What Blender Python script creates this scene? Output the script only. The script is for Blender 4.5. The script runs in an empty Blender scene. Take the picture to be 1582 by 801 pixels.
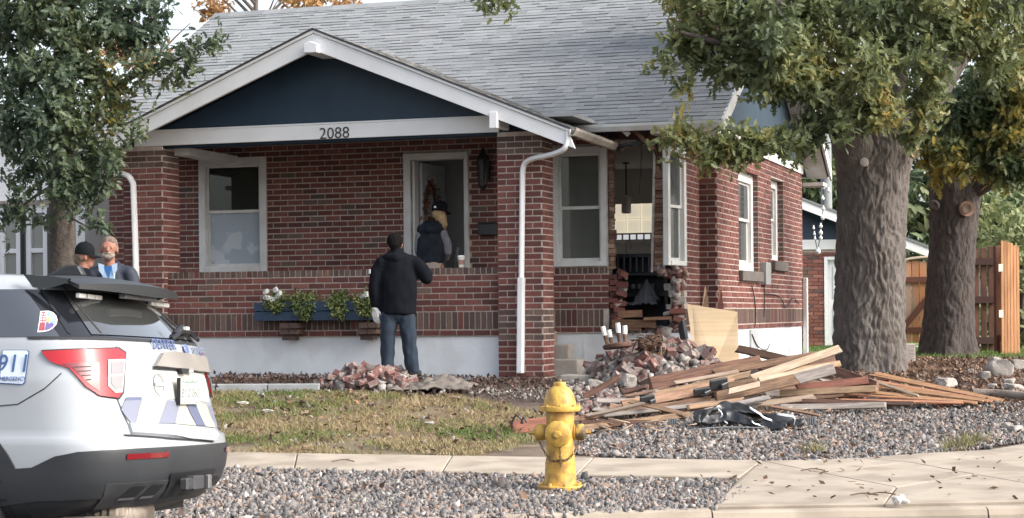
import bpy, bmesh, math, random
import numpy as np
from mathutils import Vector, Matrix, Euler, noise
random.seed(7); rng = np.random.default_rng(7)
S = bpy.context.scene; C = S.collection
R = math.radians
# ------------------------------------------------------------------ camera
EYE, FPX, PCX, PCY, ROLL = 1.365, 2900.0, 791.0, 487.0, 0.009
cam_d = bpy.data.cameras.new('camera'); cam = bpy.data.objects.new('camera', cam_d); C.objects.link(cam)
cam.location = (0, 0, EYE); cam.rotation_euler = (math.pi/2, ROLL, 0)
cam_d.sensor_width = 36; cam_d.lens = 36*FPX/1582; cam_d.shift_y = (PCY-400.5)/1582
cam_d.clip_start = 0.1; cam_d.clip_end = 2000
S.camera = cam
# ------------------------------------------------------------------ light
SUN_DIR = Vector((0.80, -0.30, 0.62)).normalized()
w = bpy.data.worlds.new('World'); S.world = w; w.use_nodes = True
nt = w.node_tree; bg = nt.nodes['Background']
sky = nt.nodes.new('ShaderNodeTexSky'); sky.sky_type = 'NISHITA'; sky.sun_disc = False
sky.sun_elevation = math.asin(SUN_DIR.z); sky.sun_rotation = math.atan2(SUN_DIR.x, SUN_DIR.y)
sky.air_density = 1.0; sky.dust_density = 4.0; sky.ozone_density = 1.0
hs = nt.nodes.new('ShaderNodeHueSaturation'); hs.inputs['Saturation'].default_value = 0.5
nt.links.new(sky.outputs[0], hs.inputs['Color']); nt.links.new(hs.outputs[0], bg.inputs['Color'])
bg.inputs['Strength'].default_value = 0.15
sl = bpy.data.lights.new('sun', 'SUN'); so = bpy.data.objects.new('sun', sl); C.objects.link(so)
sl.energy = 1.0; sl.angle = R(14); sl.color = (1.0, 0.95, 0.89)
so.rotation_euler = SUN_DIR.to_track_quat('Z', 'Y').to_euler(); so.location = (20, -10, 30)
S.view_settings.view_transform = 'Standard'; S.view_settings.look = 'None'
S.view_settings.exposure = 1.42; S.view_settings.gamma = 1.0
S.cycles.max_bounces = 6; S.cycles.diffuse_bounces = 3; S.cycles.glossy_bounces = 3
S.cycles.transmission_bounces = 4; S.cycles.transparent_max_bounces = 8
S.cycles.use_denoising = True
# ------------------------------------------------------------------ measuring helpers (photo pixel -> place)
def unroll(x, y):
    dx, dy = x-PCX, y-PCY
    return (dx-ROLL*dy)/FPX, (dy+ROLL*dx)/FPX
def at(x, y, D):
    a, b = unroll(x, y); return Vector((a*D, D, EYE-b*D))
ZD = [-50, 13, 14.5, 15.5, 17.2, 19, 21, 22.5, 24, 27, 40, 200, 900]
ZZ = [0, 0, 0, .03, .09, .22, .45, .57, .61, .65, .70, 1.0, 1.0]
def zg(D): return float(np.interp(D, ZD, ZZ))
def gnd(x, y, dz=0.0):
    a, b = unroll(x, y); D = 20.0
    for _ in range(40): D = 0.5*D + 0.5*(EYE-zg(D)-dz)/b
    return Vector((a*D, D, zg(D)+dz))
HT = R(18); hc, hsn = math.cos(HT), math.sin(HT)
HO = at(840, 590, 22.8)
def onY(x, y, yl):
    a, b = unroll(x, y); t = (yl+HO.x*hsn+HO.y*hc)/(a*hsn+hc)
    X, Y = a*t-HO.x, t-HO.y
    return Vector((X*hc-Y*hsn, X*hsn+Y*hc, EYE-b*t))
def onX(x, y, xl):
    a, b = unroll(x, y); t = (xl+HO.x*hc-HO.y*hsn)/(a*hc-hsn)
    X, Y = a*t-HO.x, t-HO.y
    return Vector((X*hc-Y*hsn, X*hsn+Y*hc, EYE-b*t))
def h2w(v): return Vector((HO.x+v[0]*hc+v[1]*hsn, HO.y-v[0]*hsn+v[1]*hc, v[2]))
# ------------------------------------------------------------------ object helpers
def tag(o, label=None, cat=None, group=None, kind=None):
    if label: o['label'] = label
    if cat: o['category'] = cat
    if group: o['group'] = group
    if kind: o['kind'] = kind
    return o
def thing(name, label, cat, loc=(0, 0, 0), rz=0.0, group=None):
    o = bpy.data.objects.new(name, None); C.objects.link(o); o.location = loc; o.rotation_euler = (0, 0, rz)
    o.empty_display_size = .1
    return tag(o, label, cat, group)
def link(name, me, mat=None, parent=None):
    o = bpy.data.objects.new(name, me); C.objects.link(o)
    if mat is not None and not me.materials: me.materials.append(mat)
    if parent is not None: o.parent = parent
    return o
def dup(o, parent=None, loc=None, rz=None):
    c = o.copy(); C.objects.link(c); c.parent = parent
    if loc is not None: c.location = loc
    if rz is not None: c.rotation_euler = (0, 0, rz)
    for ch in list(o.children): dup(ch, c)
    return c
def npmesh(name, V, F, mat=None, smooth=False):
    """V (n,3), F (m,k) array of equal-size faces"""
    V = np.asarray(V, np.float32); F = np.asarray(F, np.int32); m, k = F.shape
    me = bpy.data.meshes.new(name)
    me.vertices.add(len(V)); me.vertices.foreach_set('co', V.ravel())
    me.loops.add(m*k); me.loops.foreach_set('vertex_index', F.ravel())
    me.polygons.add(m); me.polygons.foreach_set('loop_start', np.arange(0, m*k, k, dtype=np.int32))
    if smooth: me.polygons.foreach_set('use_smooth', np.ones(m, bool))
    me.update(calc_edges=True)
    if mat: me.materials.append(mat)
    return me
def axes(d, up=Vector((0, 0, 1))):
    """rotation matrix whose x axis is d"""
    d = Vector(d).normalized()
    if abs(d.dot(up)) > .98: up = Vector((0, 1, 0))
    y = up.cross(d).normalized(); z = d.cross(y)
    return Matrix((d, y, z)).transposed()
class MB:
    def __init__(s): s.v = []; s.f = []; s.m = []; s.cur = 0
    def add(s, vs, fs):
        b = len(s.v); s.v += [tuple(v) for v in vs]; s.f += [tuple(i+b for i in f) for f in fs]; s.m += [s.cur]*len(fs)
    def box(s, c, size, rot=None, taper=1.0):
        c = Vector(c); h = Vector(size)*.5; vs = []
        for z in (-1, 1):
            t = taper if z > 0 else 1
            for x, y in ((-1, -1), (1, -1), (1, 1), (-1, 1)):
                p = Vector((x*h.x*t, y*h.y*t, z*h.z))
                if rot is not None: p = rot @ p
                vs.append(c+p)
        s.add(vs, [(0, 3, 2, 1), (4, 5, 6, 7), (0, 1, 5, 4), (1, 2, 6, 5), (2, 3, 7, 6), (3, 0, 4, 7)])
    def bb(s, x0, x1, y0, y1, z0, z1): s.box(((x0+x1)/2, (y0+y1)/2, (z0+z1)/2), (x1-x0, y1-y0, z1-z0))
    def bar(s, a, b, wd, th, roll=0.0):
        a, b = Vector(a), Vector(b); m = axes(b-a) @ Matrix.Rotation(roll, 3, 'X')
        s.box((a+b)/2, ((b-a).length, wd, th), m)
    def tube(s, path, rad, n=8, cap=True, sq=1.0):
        path = [Vector(p) for p in path]; k = len(path)
        rad = rad if hasattr(rad, '__len__') else [rad]*k
        rings = []; up = Vector((0, 0, 1)); prev = None
        for i, p in enumerate(path):
            d = (path[min(i+1, k-1)]-path[max(i-1, 0)]).normalized()
            if prev is None:
                u = up if abs(d.dot(up)) < .9 else Vector((1, 0, 0))
                x = u.cross(d).normalized()
            else:
                x = (prev-d*prev.dot(d)).normalized()
            prev = x; y = d.cross(x)
            rings.append([p+(x*math.cos(2*math.pi*j/n)+y*math.sin(2*math.pi*j/n)*sq)*rad[i] for j in range(n)])
        vs = [q for r in rings for q in r]; fs = []
        for i in range(k-1):
            for j in range(n): fs.append((i*n+j, i*n+(j+1) % n, (i+1)*n+(j+1) % n, (i+1)*n+j))
        if cap: fs.append(tuple(range(n-1, -1, -1))); fs.append(tuple((k-1)*n+j for j in range(n)))
        s.add(vs, fs)
    def lathe(s, prof, n=24, c=(0, 0, 0), rot=None, cap=True, mod=None):
        c = Vector(c); vs = []; k = len(prof)
        for i, (r, z) in enumerate(prof):
            for j in range(n):
                a = 2*math.pi*j/n; rr = r*(mod(a, z) if mod else 1)
                p = Vector((rr*math.cos(a), rr*math.sin(a), z))
                if rot is not None: p = rot @ p
                vs.append(c+p)
        fs = [(i*n+j, i*n+(j+1) % n, (i+1)*n+(j+1) % n, (i+1)*n+j) for i in range(k-1) for j in range(n)]
        if cap: fs.append(tuple(range(n-1, -1, -1))); fs.append(tuple((k-1)*n+j for j in range(n)))
        s.add(vs, fs)
    def prism(s, poly, a0, a1, axis='y'):
        """polygon in the two other axes, extruded along axis from a0 to a1"""
        n = len(poly); vs = []
        for a in (a0, a1):
            for p, q in poly:
                vs.append({'y': (p, a, q), 'x': (a, p, q), 'z': (p, q, a)}[axis])
        s.add(vs, [tuple(range(n)), tuple(range(2*n-1, n-1, -1))]+[(i, i+n, (i+1) % n+n, (i+1) % n) for i in range(n)])
    def quad(s, *vs): s.add(vs, [tuple(range(len(vs)))])
    def build(s, name, mat, parent=None, smooth=False, bevel=0, sharp=None):
        me = bpy.data.meshes.new(name); me.from_pydata(s.v, [], s.f)
        mats = mat if isinstance(mat, (list, tuple)) else [mat]
        for m in mats: me.materials.append(m)
        if len(mats) > 1: me.polygons.foreach_set('material_index', s.m)
        bm = bmesh.new(); bm.from_mesh(me)
        bmesh.ops.recalc_face_normals(bm, faces=bm.faces)
        if bevel:
            bmesh.ops.bevel(bm, geom=[e for e in bm.edges if len(e.link_faces) == 2 and e.calc_face_angle(0) > .5], offset=bevel, segments=2 if bevel > .01 else 1, affect='EDGES', profile=.6)
        bm.to_mesh(me); bm.free()
        if smooth:
            me.polygons.foreach_set('use_smooth', [True]*len(me.polygons))
            me.set_sharp_from_angle(angle=R(sharp or 40))
        me.update()
        return link(name, me, None, parent)
def shapebake(o, mods):
    """apply modifiers by evaluating, keep object"""
    for t, kw in mods:
        m = o.modifiers.new(t, t)
        for k, v in kw.items(): setattr(m, k, v)
    dg = bpy.context.evaluated_depsgraph_get(); me = bpy.data.meshes.new_from_object(o.evaluated_get(dg))
    o.modifiers.clear(); o.data = me
    return o
def blob(name, caps, mat, parent=None, vox=.014, it=4, wrinkle=0, wscale=14):
    """caps: list of (path, radii, squash) tapered tubes with round ends, fused to ONE continuous surface"""
    mb = MB()
    for cp in caps:
        path, rad = cp[0], cp[1]; sq = cp[2] if len(cp) > 2 else (1, 1)
        path = [Vector(p) for p in path]
        if not hasattr(rad, '__len__'): rad = [rad]*len(path)
        if len(path) == 1: path = [path[0], path[0]+Vector((0, 0, 1e-3))]; rad = [rad[0], rad[0]]
        # dense sampling with spherical ends
        pts = []; d0 = (path[1]-path[0]).normalized(); d1 = (path[-1]-path[-2]).normalized()
        fe = cp[3] if len(cp) > 3 else (1, 1)
        for a in (85, 60, 35, 12): pts.append((path[0]-d0*rad[0]*fe[0]*math.sin(R(a)), rad[0]*(math.cos(R(a))**(1 if fe[0] == 1 else .35))))
        for i in range(len(path)-1):
            for k in range(4):
                t = k/4; pts.append((path[i].lerp(path[i+1], t), rad[i]*(1-t)+rad[i+1]*t))
        for a in (0, 12, 35, 60, 85): pts.append((path[-1]+d1*rad[-1]*fe[1]*math.sin(R(a)), rad[-1]*(math.cos(R(a))**(1 if fe[1] == 1 else .35))))
        b = len(mb.v); mb.tube([p for p, _ in pts], [r for _, r in pts], 14)
        if sq != (1, 1):   # squash about the path centre in world x,y
            n = 14
            for i, (p, r) in enumerate(pts):
                for j in range(n):
                    v = Vector(mb.v[b+i*n+j])-p; mb.v[b+i*n+j] = tuple(p+Vector((v.x*sq[0], v.y*sq[1], v.z)))
    o = mb.build(name, mat, parent)
    shapebake(o, [('REMESH', dict(mode='VOXEL', voxel_size=vox)), ('SMOOTH', dict(factor=.5, iterations=it))])
    me = o.data
    if wrinkle:
        for v in me.vertices:
            n = v.normal; p = v.co*wscale; v.co += n*wrinkle*noise.noise(Vector((p.x, p.y, p.z*.6)))
    me.polygons.foreach_set('use_smooth', [True]*len(me.polygons)); me.update()
    return o
def text_mesh(name, txt, size, mat, parent, loc, rot, ext=.004, align='CENTER', font_shear=0, sx=1.0, off=0):
    cu = bpy.data.curves.new(name, 'FONT'); cu.body = txt; cu.size = size; cu.extrude = ext; cu.align_x = align; cu.align_y = 'CENTER'
    cu.shear = font_shear; cu.resolution_u = 3; cu.offset = off
    t = bpy.data.objects.new(name, cu); C.objects.link(t)
    dg = bpy.context.evaluated_depsgraph_get(); me = bpy.data.meshes.new_from_object(t.evaluated_get(dg))
    bpy.data.objects.remove(t); bpy.data.curves.remove(cu)
    o = bpy.data.objects.new(name, me); C.objects.link(o)
    me.materials.clear(); me.materials.append(mat); o.parent = parent; o.location = loc; o.rotation_euler = rot; o.scale = (sx, 1, 1)
    return o
def curve(pts, k=5):
    pts = [Vector(p) for p in pts]; out = []
    for i in range(len(pts)-1):
        p0, p1, p2, p3 = pts[max(i-1, 0)], pts[i], pts[i+1], pts[min(i+2, len(pts)-1)]
        for j in range(k):
            t = j/k; out.append(.5*((2*p1)+(p2-p0)*t+(2*p0-5*p1+4*p2-p3)*t*t+(3*p1-p0-3*p2+p3)*t**3))
    return out+[pts[-1]]
# ------------------------------------------------------------------ materials
def M(name, c, r=.7, c2=None, ns=6.0, det=4, lo=.35, hi=.65, bump=0, bs=60, vary=0, hue=0, metal=0, spec=.5, coat=0, stretch=None, ramp=None, rampns=0, trans=0, c3=None, ns3=.7, emit=0, alpha=None, objco=False):
    m = bpy.data.materials.new(name); m.use_nodes = True; t = m.node_tree; N = t.nodes; L = t.links
    b = N['Principled BSDF']; b.inputs['Roughness'].default_value = r; b.inputs['Metallic'].default_value = metal
    b.inputs['Specular IOR Level'].default_value = spec; b.inputs['Coat Weight'].default_value = coat
    geo = N.new('ShaderNodeNewGeometry'); vec = geo.outputs['Position']
    if objco: vec = N.new('ShaderNodeTexCoord').outputs['Object']
    if stretch:
        mp = N.new('ShaderNodeMapping'); mp.inputs['Scale'].default_value = stretch[:3]
        if len(stretch) > 3: mp.inputs['Rotation'].default_value = (0, 0, stretch[3])
        mp.vector_type = 'TEXTURE' if False else 'POINT'
        L.new(vec, mp.inputs['Vector']); vec = mp.outputs[0]
    def rgb(x): return (*x, 1)
    def mix(f, a, bb):
        n = N.new('ShaderNodeMix'); n.data_type = 'RGBA'
        if hasattr(f, 'is_linked'): L.new(f, n.inputs[0])
        else: n.inputs[0].default_value = f
        for sock, v in ((n.inputs[6], a), (n.inputs[7], bb)):
            if hasattr(v, 'is_linked'): L.new(v, sock)
            else: sock.default_value = rgb(v)
        return n.outputs[2]
    def noisef(sc, a, z, d=4):
        n = N.new('ShaderNodeTexNoise'); n.inputs['Scale'].default_value = sc; n.inputs['Detail'].default_value = d; L.new(vec, n.inputs['Vector'])
        mr = N.new('ShaderNodeMapRange'); mr.inputs[1].default_value = a; mr.inputs[2].default_value = z; mr.clamp = True
        L.new(n.outputs[0], mr.inputs[0]); return mr.outputs[0]
    col = c
    rnd = None
    if vary or ramp or hue:
        oi = N.new('ShaderNodeObjectInfo'); ad = N.new('ShaderNodeMath'); ad.operation = 'ADD'
        L.new(geo.outputs['Random Per Island'], ad.inputs[0]); L.new(oi.outputs['Random'], ad.inputs[1])
        fr = N.new('ShaderNodeMath'); fr.operation = 'FRACT'; L.new(ad.outputs[0], fr.inputs[0]); rnd = fr.outputs[0]
    if ramp:
        cr = N.new('ShaderNodeValToRGB'); e = cr.color_ramp.elements
        while len(e) < len(ramp): e.new(.5)
        for i, (p, q) in enumerate(ramp): e[i].position = p; e[i].color = rgb(q)
        if rampns:   # island random pushed by a slow place noise so that tones come in patches
            f = noisef(rampns, .3, .7, 2); mm = N.new('ShaderNodeMath'); mm.operation = 'MULTIPLY_ADD'
            L.new(f, mm.inputs[0]); mm.inputs[1].default_value = .62; hf = N.new('ShaderNodeMath'); hf.operation = 'MULTIPLY'
            L.new(rnd, hf.inputs[0]); hf.inputs[1].default_value = .38; L.new(hf.outputs[0], mm.inputs[2]); L.new(mm.outputs[0], cr.inputs[0])
        else: L.new(rnd, cr.inputs[0])
        col = cr.outputs[0]
    if c2 is not None: col = mix(noisef(ns, lo, hi, det), col, c2)
    if c3 is not None: col = mix(noisef(ns3, .45, .62, 5), col, c3)
    if vary:
        h = N.new('ShaderNodeHueSaturation'); mr = N.new('ShaderNodeMapRange'); mr.inputs[3].default_value = 1-vary; mr.inputs[4].default_value = 1+vary
        L.new(rnd, mr.inputs[0]); L.new(mr.outputs[0], h.inputs['Value'])
        if hue:
            f2 = N.new('ShaderNodeMath'); f2.operation = 'MULTIPLY'; f2.inputs[1].default_value = 7.13; L.new(rnd, f2.inputs[0])
            f3 = N.new('ShaderNodeMath'); f3.operation = 'FRACT'; L.new(f2.outputs[0], f3.inputs[0])
            m2 = N.new('ShaderNodeMapRange'); m2.inputs[3].default_value = .5-hue; m2.inputs[4].default_value = .5+hue
            L.new(f3.outputs[0], m2.inputs[0]); L.new(m2.outputs[0], h.inputs['Hue'])
        if hasattr(col, 'is_linked'): L.new(col, h.inputs['Color'])
        else: h.inputs['Color'].default_value = rgb(col)
        col = h.outputs[0]
    if hasattr(col, 'is_linked'): L.new(col, b.inputs['Base Color'])
    else: b.inputs['Base Color'].default_value = rgb(col)
    if bump:
        n = N.new('ShaderNodeTexNoise'); n.inputs['Scale'].default_value = bs; n.inputs['Detail'].default_value = 5; L.new(vec, n.inputs['Vector'])
        bp = N.new('ShaderNodeBump'); bp.inputs['Strength'].default_value = bump; bp.inputs['Distance'].default_value = .02
        L.new(n.outputs[0], bp.inputs['Height']); L.new(bp.outputs[0], b.inputs['Normal'])
    if trans:
        tr = N.new('ShaderNodeBsdfTranslucent'); ms = N.new('ShaderNodeMixShader'); ms.inputs[0].default_value = trans
        if hasattr(col, 'is_linked'): L.new(col, tr.inputs[0])
        else: tr.inputs[0].default_value = rgb(col)
        L.new(b.outputs[0], ms.inputs[1]); L.new(tr.outputs[0], ms.inputs[2]); L.new(ms.outputs[0], N['Material Output'].inputs[0])
    if emit:
        b.inputs['Emission Color'].default_value = rgb(c); b.inputs['Emission Strength'].default_value = emit
    return m
def glass(name, tint, alpha, rough=.03):
    """window glass: mirror-like coat over a see-through tinted sheet"""
    m = bpy.data.materials.new(name); m.use_nodes = True; t = m.node_tree; N = t.nodes; L = t.links
    b = N['Principled BSDF']; b.inputs['Base Color'].default_value = (*tint, 1); b.inputs['Roughness'].default_value = rough
    b.inputs['Specular IOR Level'].default_value = .8
    tr = N.new('ShaderNodeBsdfTransparent'); ms = N.new('ShaderNodeMixShader'); ms.inputs[0].default_value = alpha
    L.new(tr.outputs[0], ms.inputs[1]); L.new(b.outputs[0], ms.inputs[2]); L.new(ms.outputs[0], N['Material Output'].inputs[0])
    return m
white = M('white_paint', (.80, .81, .82), .5, (.75, .75, .74), 2.5, bump=.05)
trim = M('trim_paint', (.70, .70, .69), .5, (.61, .60, .57), 5, bump=.05)
brickm = M('red_brick', (.15, .04, .033), .88, ramp=[(0, (.095, .038, .033)), (.35, (.145, .050, .041)), (.75, (.18, .064, .051)), (1, (.225, .09, .07))], c2=(.08, .035, .03), ns=38, lo=.52, hi=.78, bump=.35, bs=160)
brickdark = M('brown_brick', (.1, .05, .04), .88, ramp=[(0, (.080, .055, .047)), (.5, (.12, .075, .062)), (1, (.17, .11, .088))], c2=(.06, .035, .03), ns=38, lo=.5, hi=.8, bump=.35, bs=160)
mortar = M('mortar', (.56, .48, .43), .95, (.45, .38, .33), 14, bump=.4, bs=90)
navy = M('navy_paint', (.012, .031, .055), .55, (.018, .040, .066), 2.5, bump=.08, bs=25, stretch=(1, 1, .4))
fndm = M('foundation_paint', (.78, .80, .82), .75, (.70, .72, .74), 1.6, bump=.15, bs=30, c3=(.68, .69, .70), ns3=3.0)
concrete = M('concrete', (.39, .335, .265), .9, (.34, .285, .225), 2.2, bump=.2, bs=120, c3=(.27, .225, .175), ns3=2.1, vary=.04)
greyconc = M('grey_concrete', (.40, .38, .35), .92, (.30, .28, .25), 5, bump=.3, bs=60, vary=.12)
black = M('black_plastic', (.014, .015, .017), .45)
darkgrey = M('dark_grey', (.05, .052, .055), .5, (.035, .036, .04), 8)
metalm = M('bare_metal', (.5, .5, .5), .35, metal=.9)
# ================================================================== GROUND, STREET, PAVING
def kerb(X): return float(np.interp(X, [-40, -6, .04, 1.37, 3.55, 6, 10, 40], [9.0, 11.55, 12.69, 12.93, 13.06, 13.5, 15.0, 30]))
dirtm = M('bare_soil', (.12, .085, .06), .95, (.07, .05, .038), 4, bump=.5, bs=50, c3=(.17, .13, .095), ns3=.8)
lawnm = M('dry_lawn_soil', (.21, .165, .10), .95, (.15, .115, .07), 3.2, bump=.5, bs=80, c3=(.15, .125, .075), ns3=.75)
gravbase = M('gravel_bed', (.11, .10, .095), .95, (.07, .065, .06), 9, bump=.6, bs=70)
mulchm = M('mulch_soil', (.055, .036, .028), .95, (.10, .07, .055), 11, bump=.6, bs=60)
grassgreen = M('green_turf', (.09, .16, .035), .95, (.13, .19, .05), 6, bump=.5, bs=60)
asphalt = M('asphalt', (.055, .055, .056), .9, (.04, .04, .042), 9, bump=.3, bs=200)
def inpoly(x, y, P):
    r = False; n = len(P)
    for i in range(n):
        x1, y1 = P[i]; x2, y2 = P[i-1]
        if (y1 > y) != (y2 > y) and x < (x2-x1)*(y-y1)/(y2-y1)+x1: r = not r
    return r
def gp(pts): return [(lambda v: (v.x, v.y))(gnd(*p)) for p in pts]
LAWN = gp([(200, 704), (730, 704), (840, 682), (850, 640), (700, 612), (500, 606), (200, 606)])
GRAV_A = gp([(150, 727), (300, 724), (700, 734), (1090, 744), (1150, 748), (1160, 764), (1118, 782), (1108, 788)])+[(-.2, 12.62), (-3.5, 12.0), (-4.2, 14.5)]
GRAV_B = gp([(880, 700), (1000, 708), (1140, 714), (1240, 716), (1330, 712), (1450, 700), (1582, 682), (1640, 668), (1610, 625), (1400, 622), (1200, 640), (1000, 655), (905, 676)])
LITTER = gp([(1400, 622), (1582, 650), (1700, 640), (1700, 560), (1400, 553), (1290, 585), (1200, 620)])
def ground_mat(x, y):
    if inpoly(x, y, GRAV_A) or inpoly(x, y, GRAV_B): return 2
    if inpoly(x, y, LAWN): return 1
    if y < 16 and x < -3: return 2
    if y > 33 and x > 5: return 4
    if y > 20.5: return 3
    return 0
mb = MB()
xs = list(np.concatenate([np.linspace(-90, -9, 18)[:-1], np.arange(-9, 11, .25), np.linspace(11, 110, 20)]))
ts = list(np.concatenate([np.arange(0, 14, .25), np.arange(14, 30, 1), np.array([30, 45, 70, 110, 170, 260])]))
V = []; 
for t in ts:
    for x in xs:
        k = kerb(x)+.1; y = k+t*(1 if t < 14 else 1); V.append((x, y, zg(y)-.02+.012*noise.noise(Vector((x*1.3, y*1.3, 0)))))
n = len(xs); Fc = []; mi = []
for j in range(len(ts)-1):
    for i in range(n-1):
        Fc.append((j*n+i, j*n+i+1, (j+1)*n+i+1, (j+1)*n+i))
        cx = (V[Fc[-1][0]][0]+V[Fc[-1][2]][0])/2; cy = (V[Fc[-1][0]][1]+V[Fc[-1][2]][1])/2
        mi.append(ground_mat(cx, cy))
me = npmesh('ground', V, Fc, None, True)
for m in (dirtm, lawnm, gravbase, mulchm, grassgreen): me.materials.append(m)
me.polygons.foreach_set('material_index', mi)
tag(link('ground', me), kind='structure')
mb = MB()
sx = [-90, -40, -20, -9, -6, -4, -2, 0, 1.37, 2.5, 3.55, 6, 10, 40, 110]
for a, b in zip(sx[:-1], sx[1:]):
    mb.quad((a, kerb(a)+.12, -.16), (b, kerb(b)+.12, -.16), (b, kerb(b)-2.2, -.075), (a, kerb(a)-2.2, -.075))
    mb.quad((a, kerb(a)-2.2, -.075), (b, kerb(b)-2.2, -.075), (b, -40, -.07), (a, -40, -.07))
tag(mb.build('street', asphalt), kind='structure')
# kerb: one object of stones
kerb_root = tag(bpy.data.objects.new('kerb', None), kind='structure'); C.objects.link(kerb_root)
kx = [-12, -9.5, -7, -4.5, -2, 0.1, 1.37, 3.3, 5.6, 8, 10]
for a, b in zip(kx[:-1], kx[1:]):
    p, q = Vector((a+.006, kerb(a), 0)), Vector((b-.006, kerb(b), 0)); d = (q-p).normalized(); nrm = Vector((-d.y, d.x, 0))
    low = 0.0 if b <= 1.4 else -.015
    prof = [(.0, -.3), (.15, -.3), (.15, .012+low), (.05, .012+low), (.018, .0+low), (0.0, -.04+low)]
    m_ = MB(); vs = [p+nrm*u+Vector((0, 0, z)) for u, z in prof]+[q+nrm*u+Vector((0, 0, z)) for u, z in prof]
    k_ = len(prof); m_.add(vs, [tuple(range(k_)), tuple(range(2*k_-1, k_-1, -1))]+[(i, i+k_, (i+1) % k_+k_, (i+1) % k_) for i in range(k_)])
    m_.build('kerb_stone', concrete, kerb_root)
# sidewalk slabs
walk = tag(bpy.data.objects.new('sidewalk', None), kind='structure'); C.objects.link(walk)
def slab(poly, th=.10, lift=.022, gap=.006):
    c = Vector((sum(p.x for p in poly)/len(poly), sum(p.y for p in poly)/len(poly), 0))
    m_ = MB(); tops = []; ins = []
    for p in poly:
        d = Vector((p.x-c.x, p.y-c.y, 0)); l = d.length; q = c+d*((l-gap)/l); q2 = c+d*((l-gap-.012)/l)
        tops.append(Vector((q.x, q.y, zg(q.y)+lift-.008))); ins.append(Vector((q2.x, q2.y, zg(q2.y)+lift)))
    k_ = len(poly); bot = [v-Vector((0, 0, th)) for v in tops]
    m_.add(ins+tops+bot, [tuple(range(k_))]+[(i, i+k_, (i+1) % k_+k_, (i+1) % k_) for i in range(k_)]+[(i+k_, i+2*k_, (i+1) % k_+2*k_, (i+1) % k_+k_) for i in range(k_)])
    return m_.build('paving_slab', concrete, walk)
def lerp2(a, b, t): return a.lerp(b, t)
fL, fR, bL, bR = gnd(345, 726), gnd(1142, 742), gnd(345, 701), gnd(1178, 715)
def fr(t): return fL.lerp(fR, t)
def br(t): return bL.lerp(bR, t)
cuts = [-1.5, -1.15, -.8, -.45, -.1, .145, .44, .70, 1.0]
for a, b in zip(cuts[:-1], cuts[1:]): slab([fr(a), fr(b), br(b), br(a)])
k0 = Vector((1.42, kerb(1.42)+.155, 0)); 
P = lambda x, y: gnd(x, y)
K = lambda X: Vector((X, kerb(X)+.155, 0))
slab([P(1142, 743), P(1120, 768), K(1.40), K(2.6), P(1385, 757), P(1270, 735), P(1178, 716)])
slab([P(1178, 716), P(1270, 735), P(1402, 717.5), P(1330, 711.5)])
slab([P(1270, 735), P(1385, 757), P(1505, 737), P(1402, 717.5)])
slab([P(1385, 757), K(2.6), K(3.9), P(1640, 760), P(1505, 737)])
slab([P(1330, 711.5), P(1402, 717.5), P(1582, 704), P(1525, 699), P(1420, 704)])
slab([P(1402, 717.5), P(1505, 737), P(1700, 722), P(1582, 704)])
slab([P(1525, 699), P(1582, 704), P(1700, 722), P(1760, 700), P(1650, 680), P(1582, 689)])
slab([P(1505, 737), P(1640, 760), P(1800, 740), P(1700, 722)])
slab([P(1640, 760), K(3.9), K(5.6), P(1800, 740)])
# --------------------------------------------------------- loose stones: uncountable gravel
def stone_templates(k=6):
    bm = bmesh.new(); bmesh.ops.create_icosphere(bm, subdivisions=1, radius=1); v0 = np.array([v.co[:] for v in bm.verts]); f0 = np.array([[v.index for v in f.verts] for f in bm.faces]); bm.free()
    T = []
    for i in range(k):
        v = v0*rng.uniform(.5, 1.25, (len(v0), 1)); v = v*np.array([1.2, .8, .55]); T.append(v)
    return T, f0
STV, STF = stone_templates()
RBF = np.array([(0, 3, 2), (0, 2, 1), (4, 5, 6), (4, 6, 7), (0, 1, 5), (0, 5, 4), (1, 2, 6), (1, 6, 5), (2, 3, 7), (2, 7, 6), (3, 0, 4), (3, 4, 7)])
RBV = []
for _ in range(7):
    b_ = np.array([(-1, -1, -1), (1, -1, -1), (1, 1, -1), (-1, 1, -1), (-1, -1, 1), (1, -1, 1), (1, 1, 1), (-1, 1, 1)], float)
    RBV.append((b_*rng.uniform(.55, 1.15, (8, 3)))*np.array([1.0, .7, .45])*rng.uniform(.75, 1.15, 3))
def rotmats(n, tilt=1.0):
    a = rng.uniform(0, 2*np.pi, n); b = rng.normal(0, tilt, n); c = rng.normal(0, tilt, n)
    ca, sa, cb, sb, cc, sc = np.cos(a), np.sin(a), np.cos(b), np.sin(b), np.cos(c), np.sin(c)
    Z = np.zeros(n); O = np.ones(n)
    Rz = np.stack([np.stack([ca, -sa, Z], -1), np.stack([sa, ca, Z], -1), np.stack([Z, Z, O], -1)], 1)
    Ry = np.stack([np.stack([cb, Z, sb], -1), np.stack([Z, O, Z], -1), np.stack([-sb, Z, cb], -1)], 1)
    Rx = np.stack([np.stack([O, Z, Z], -1), np.stack([Z, cc, -sc], -1), np.stack([Z, sc, cc], -1)], 1)
    return Rz @ Ry @ Rx
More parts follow.
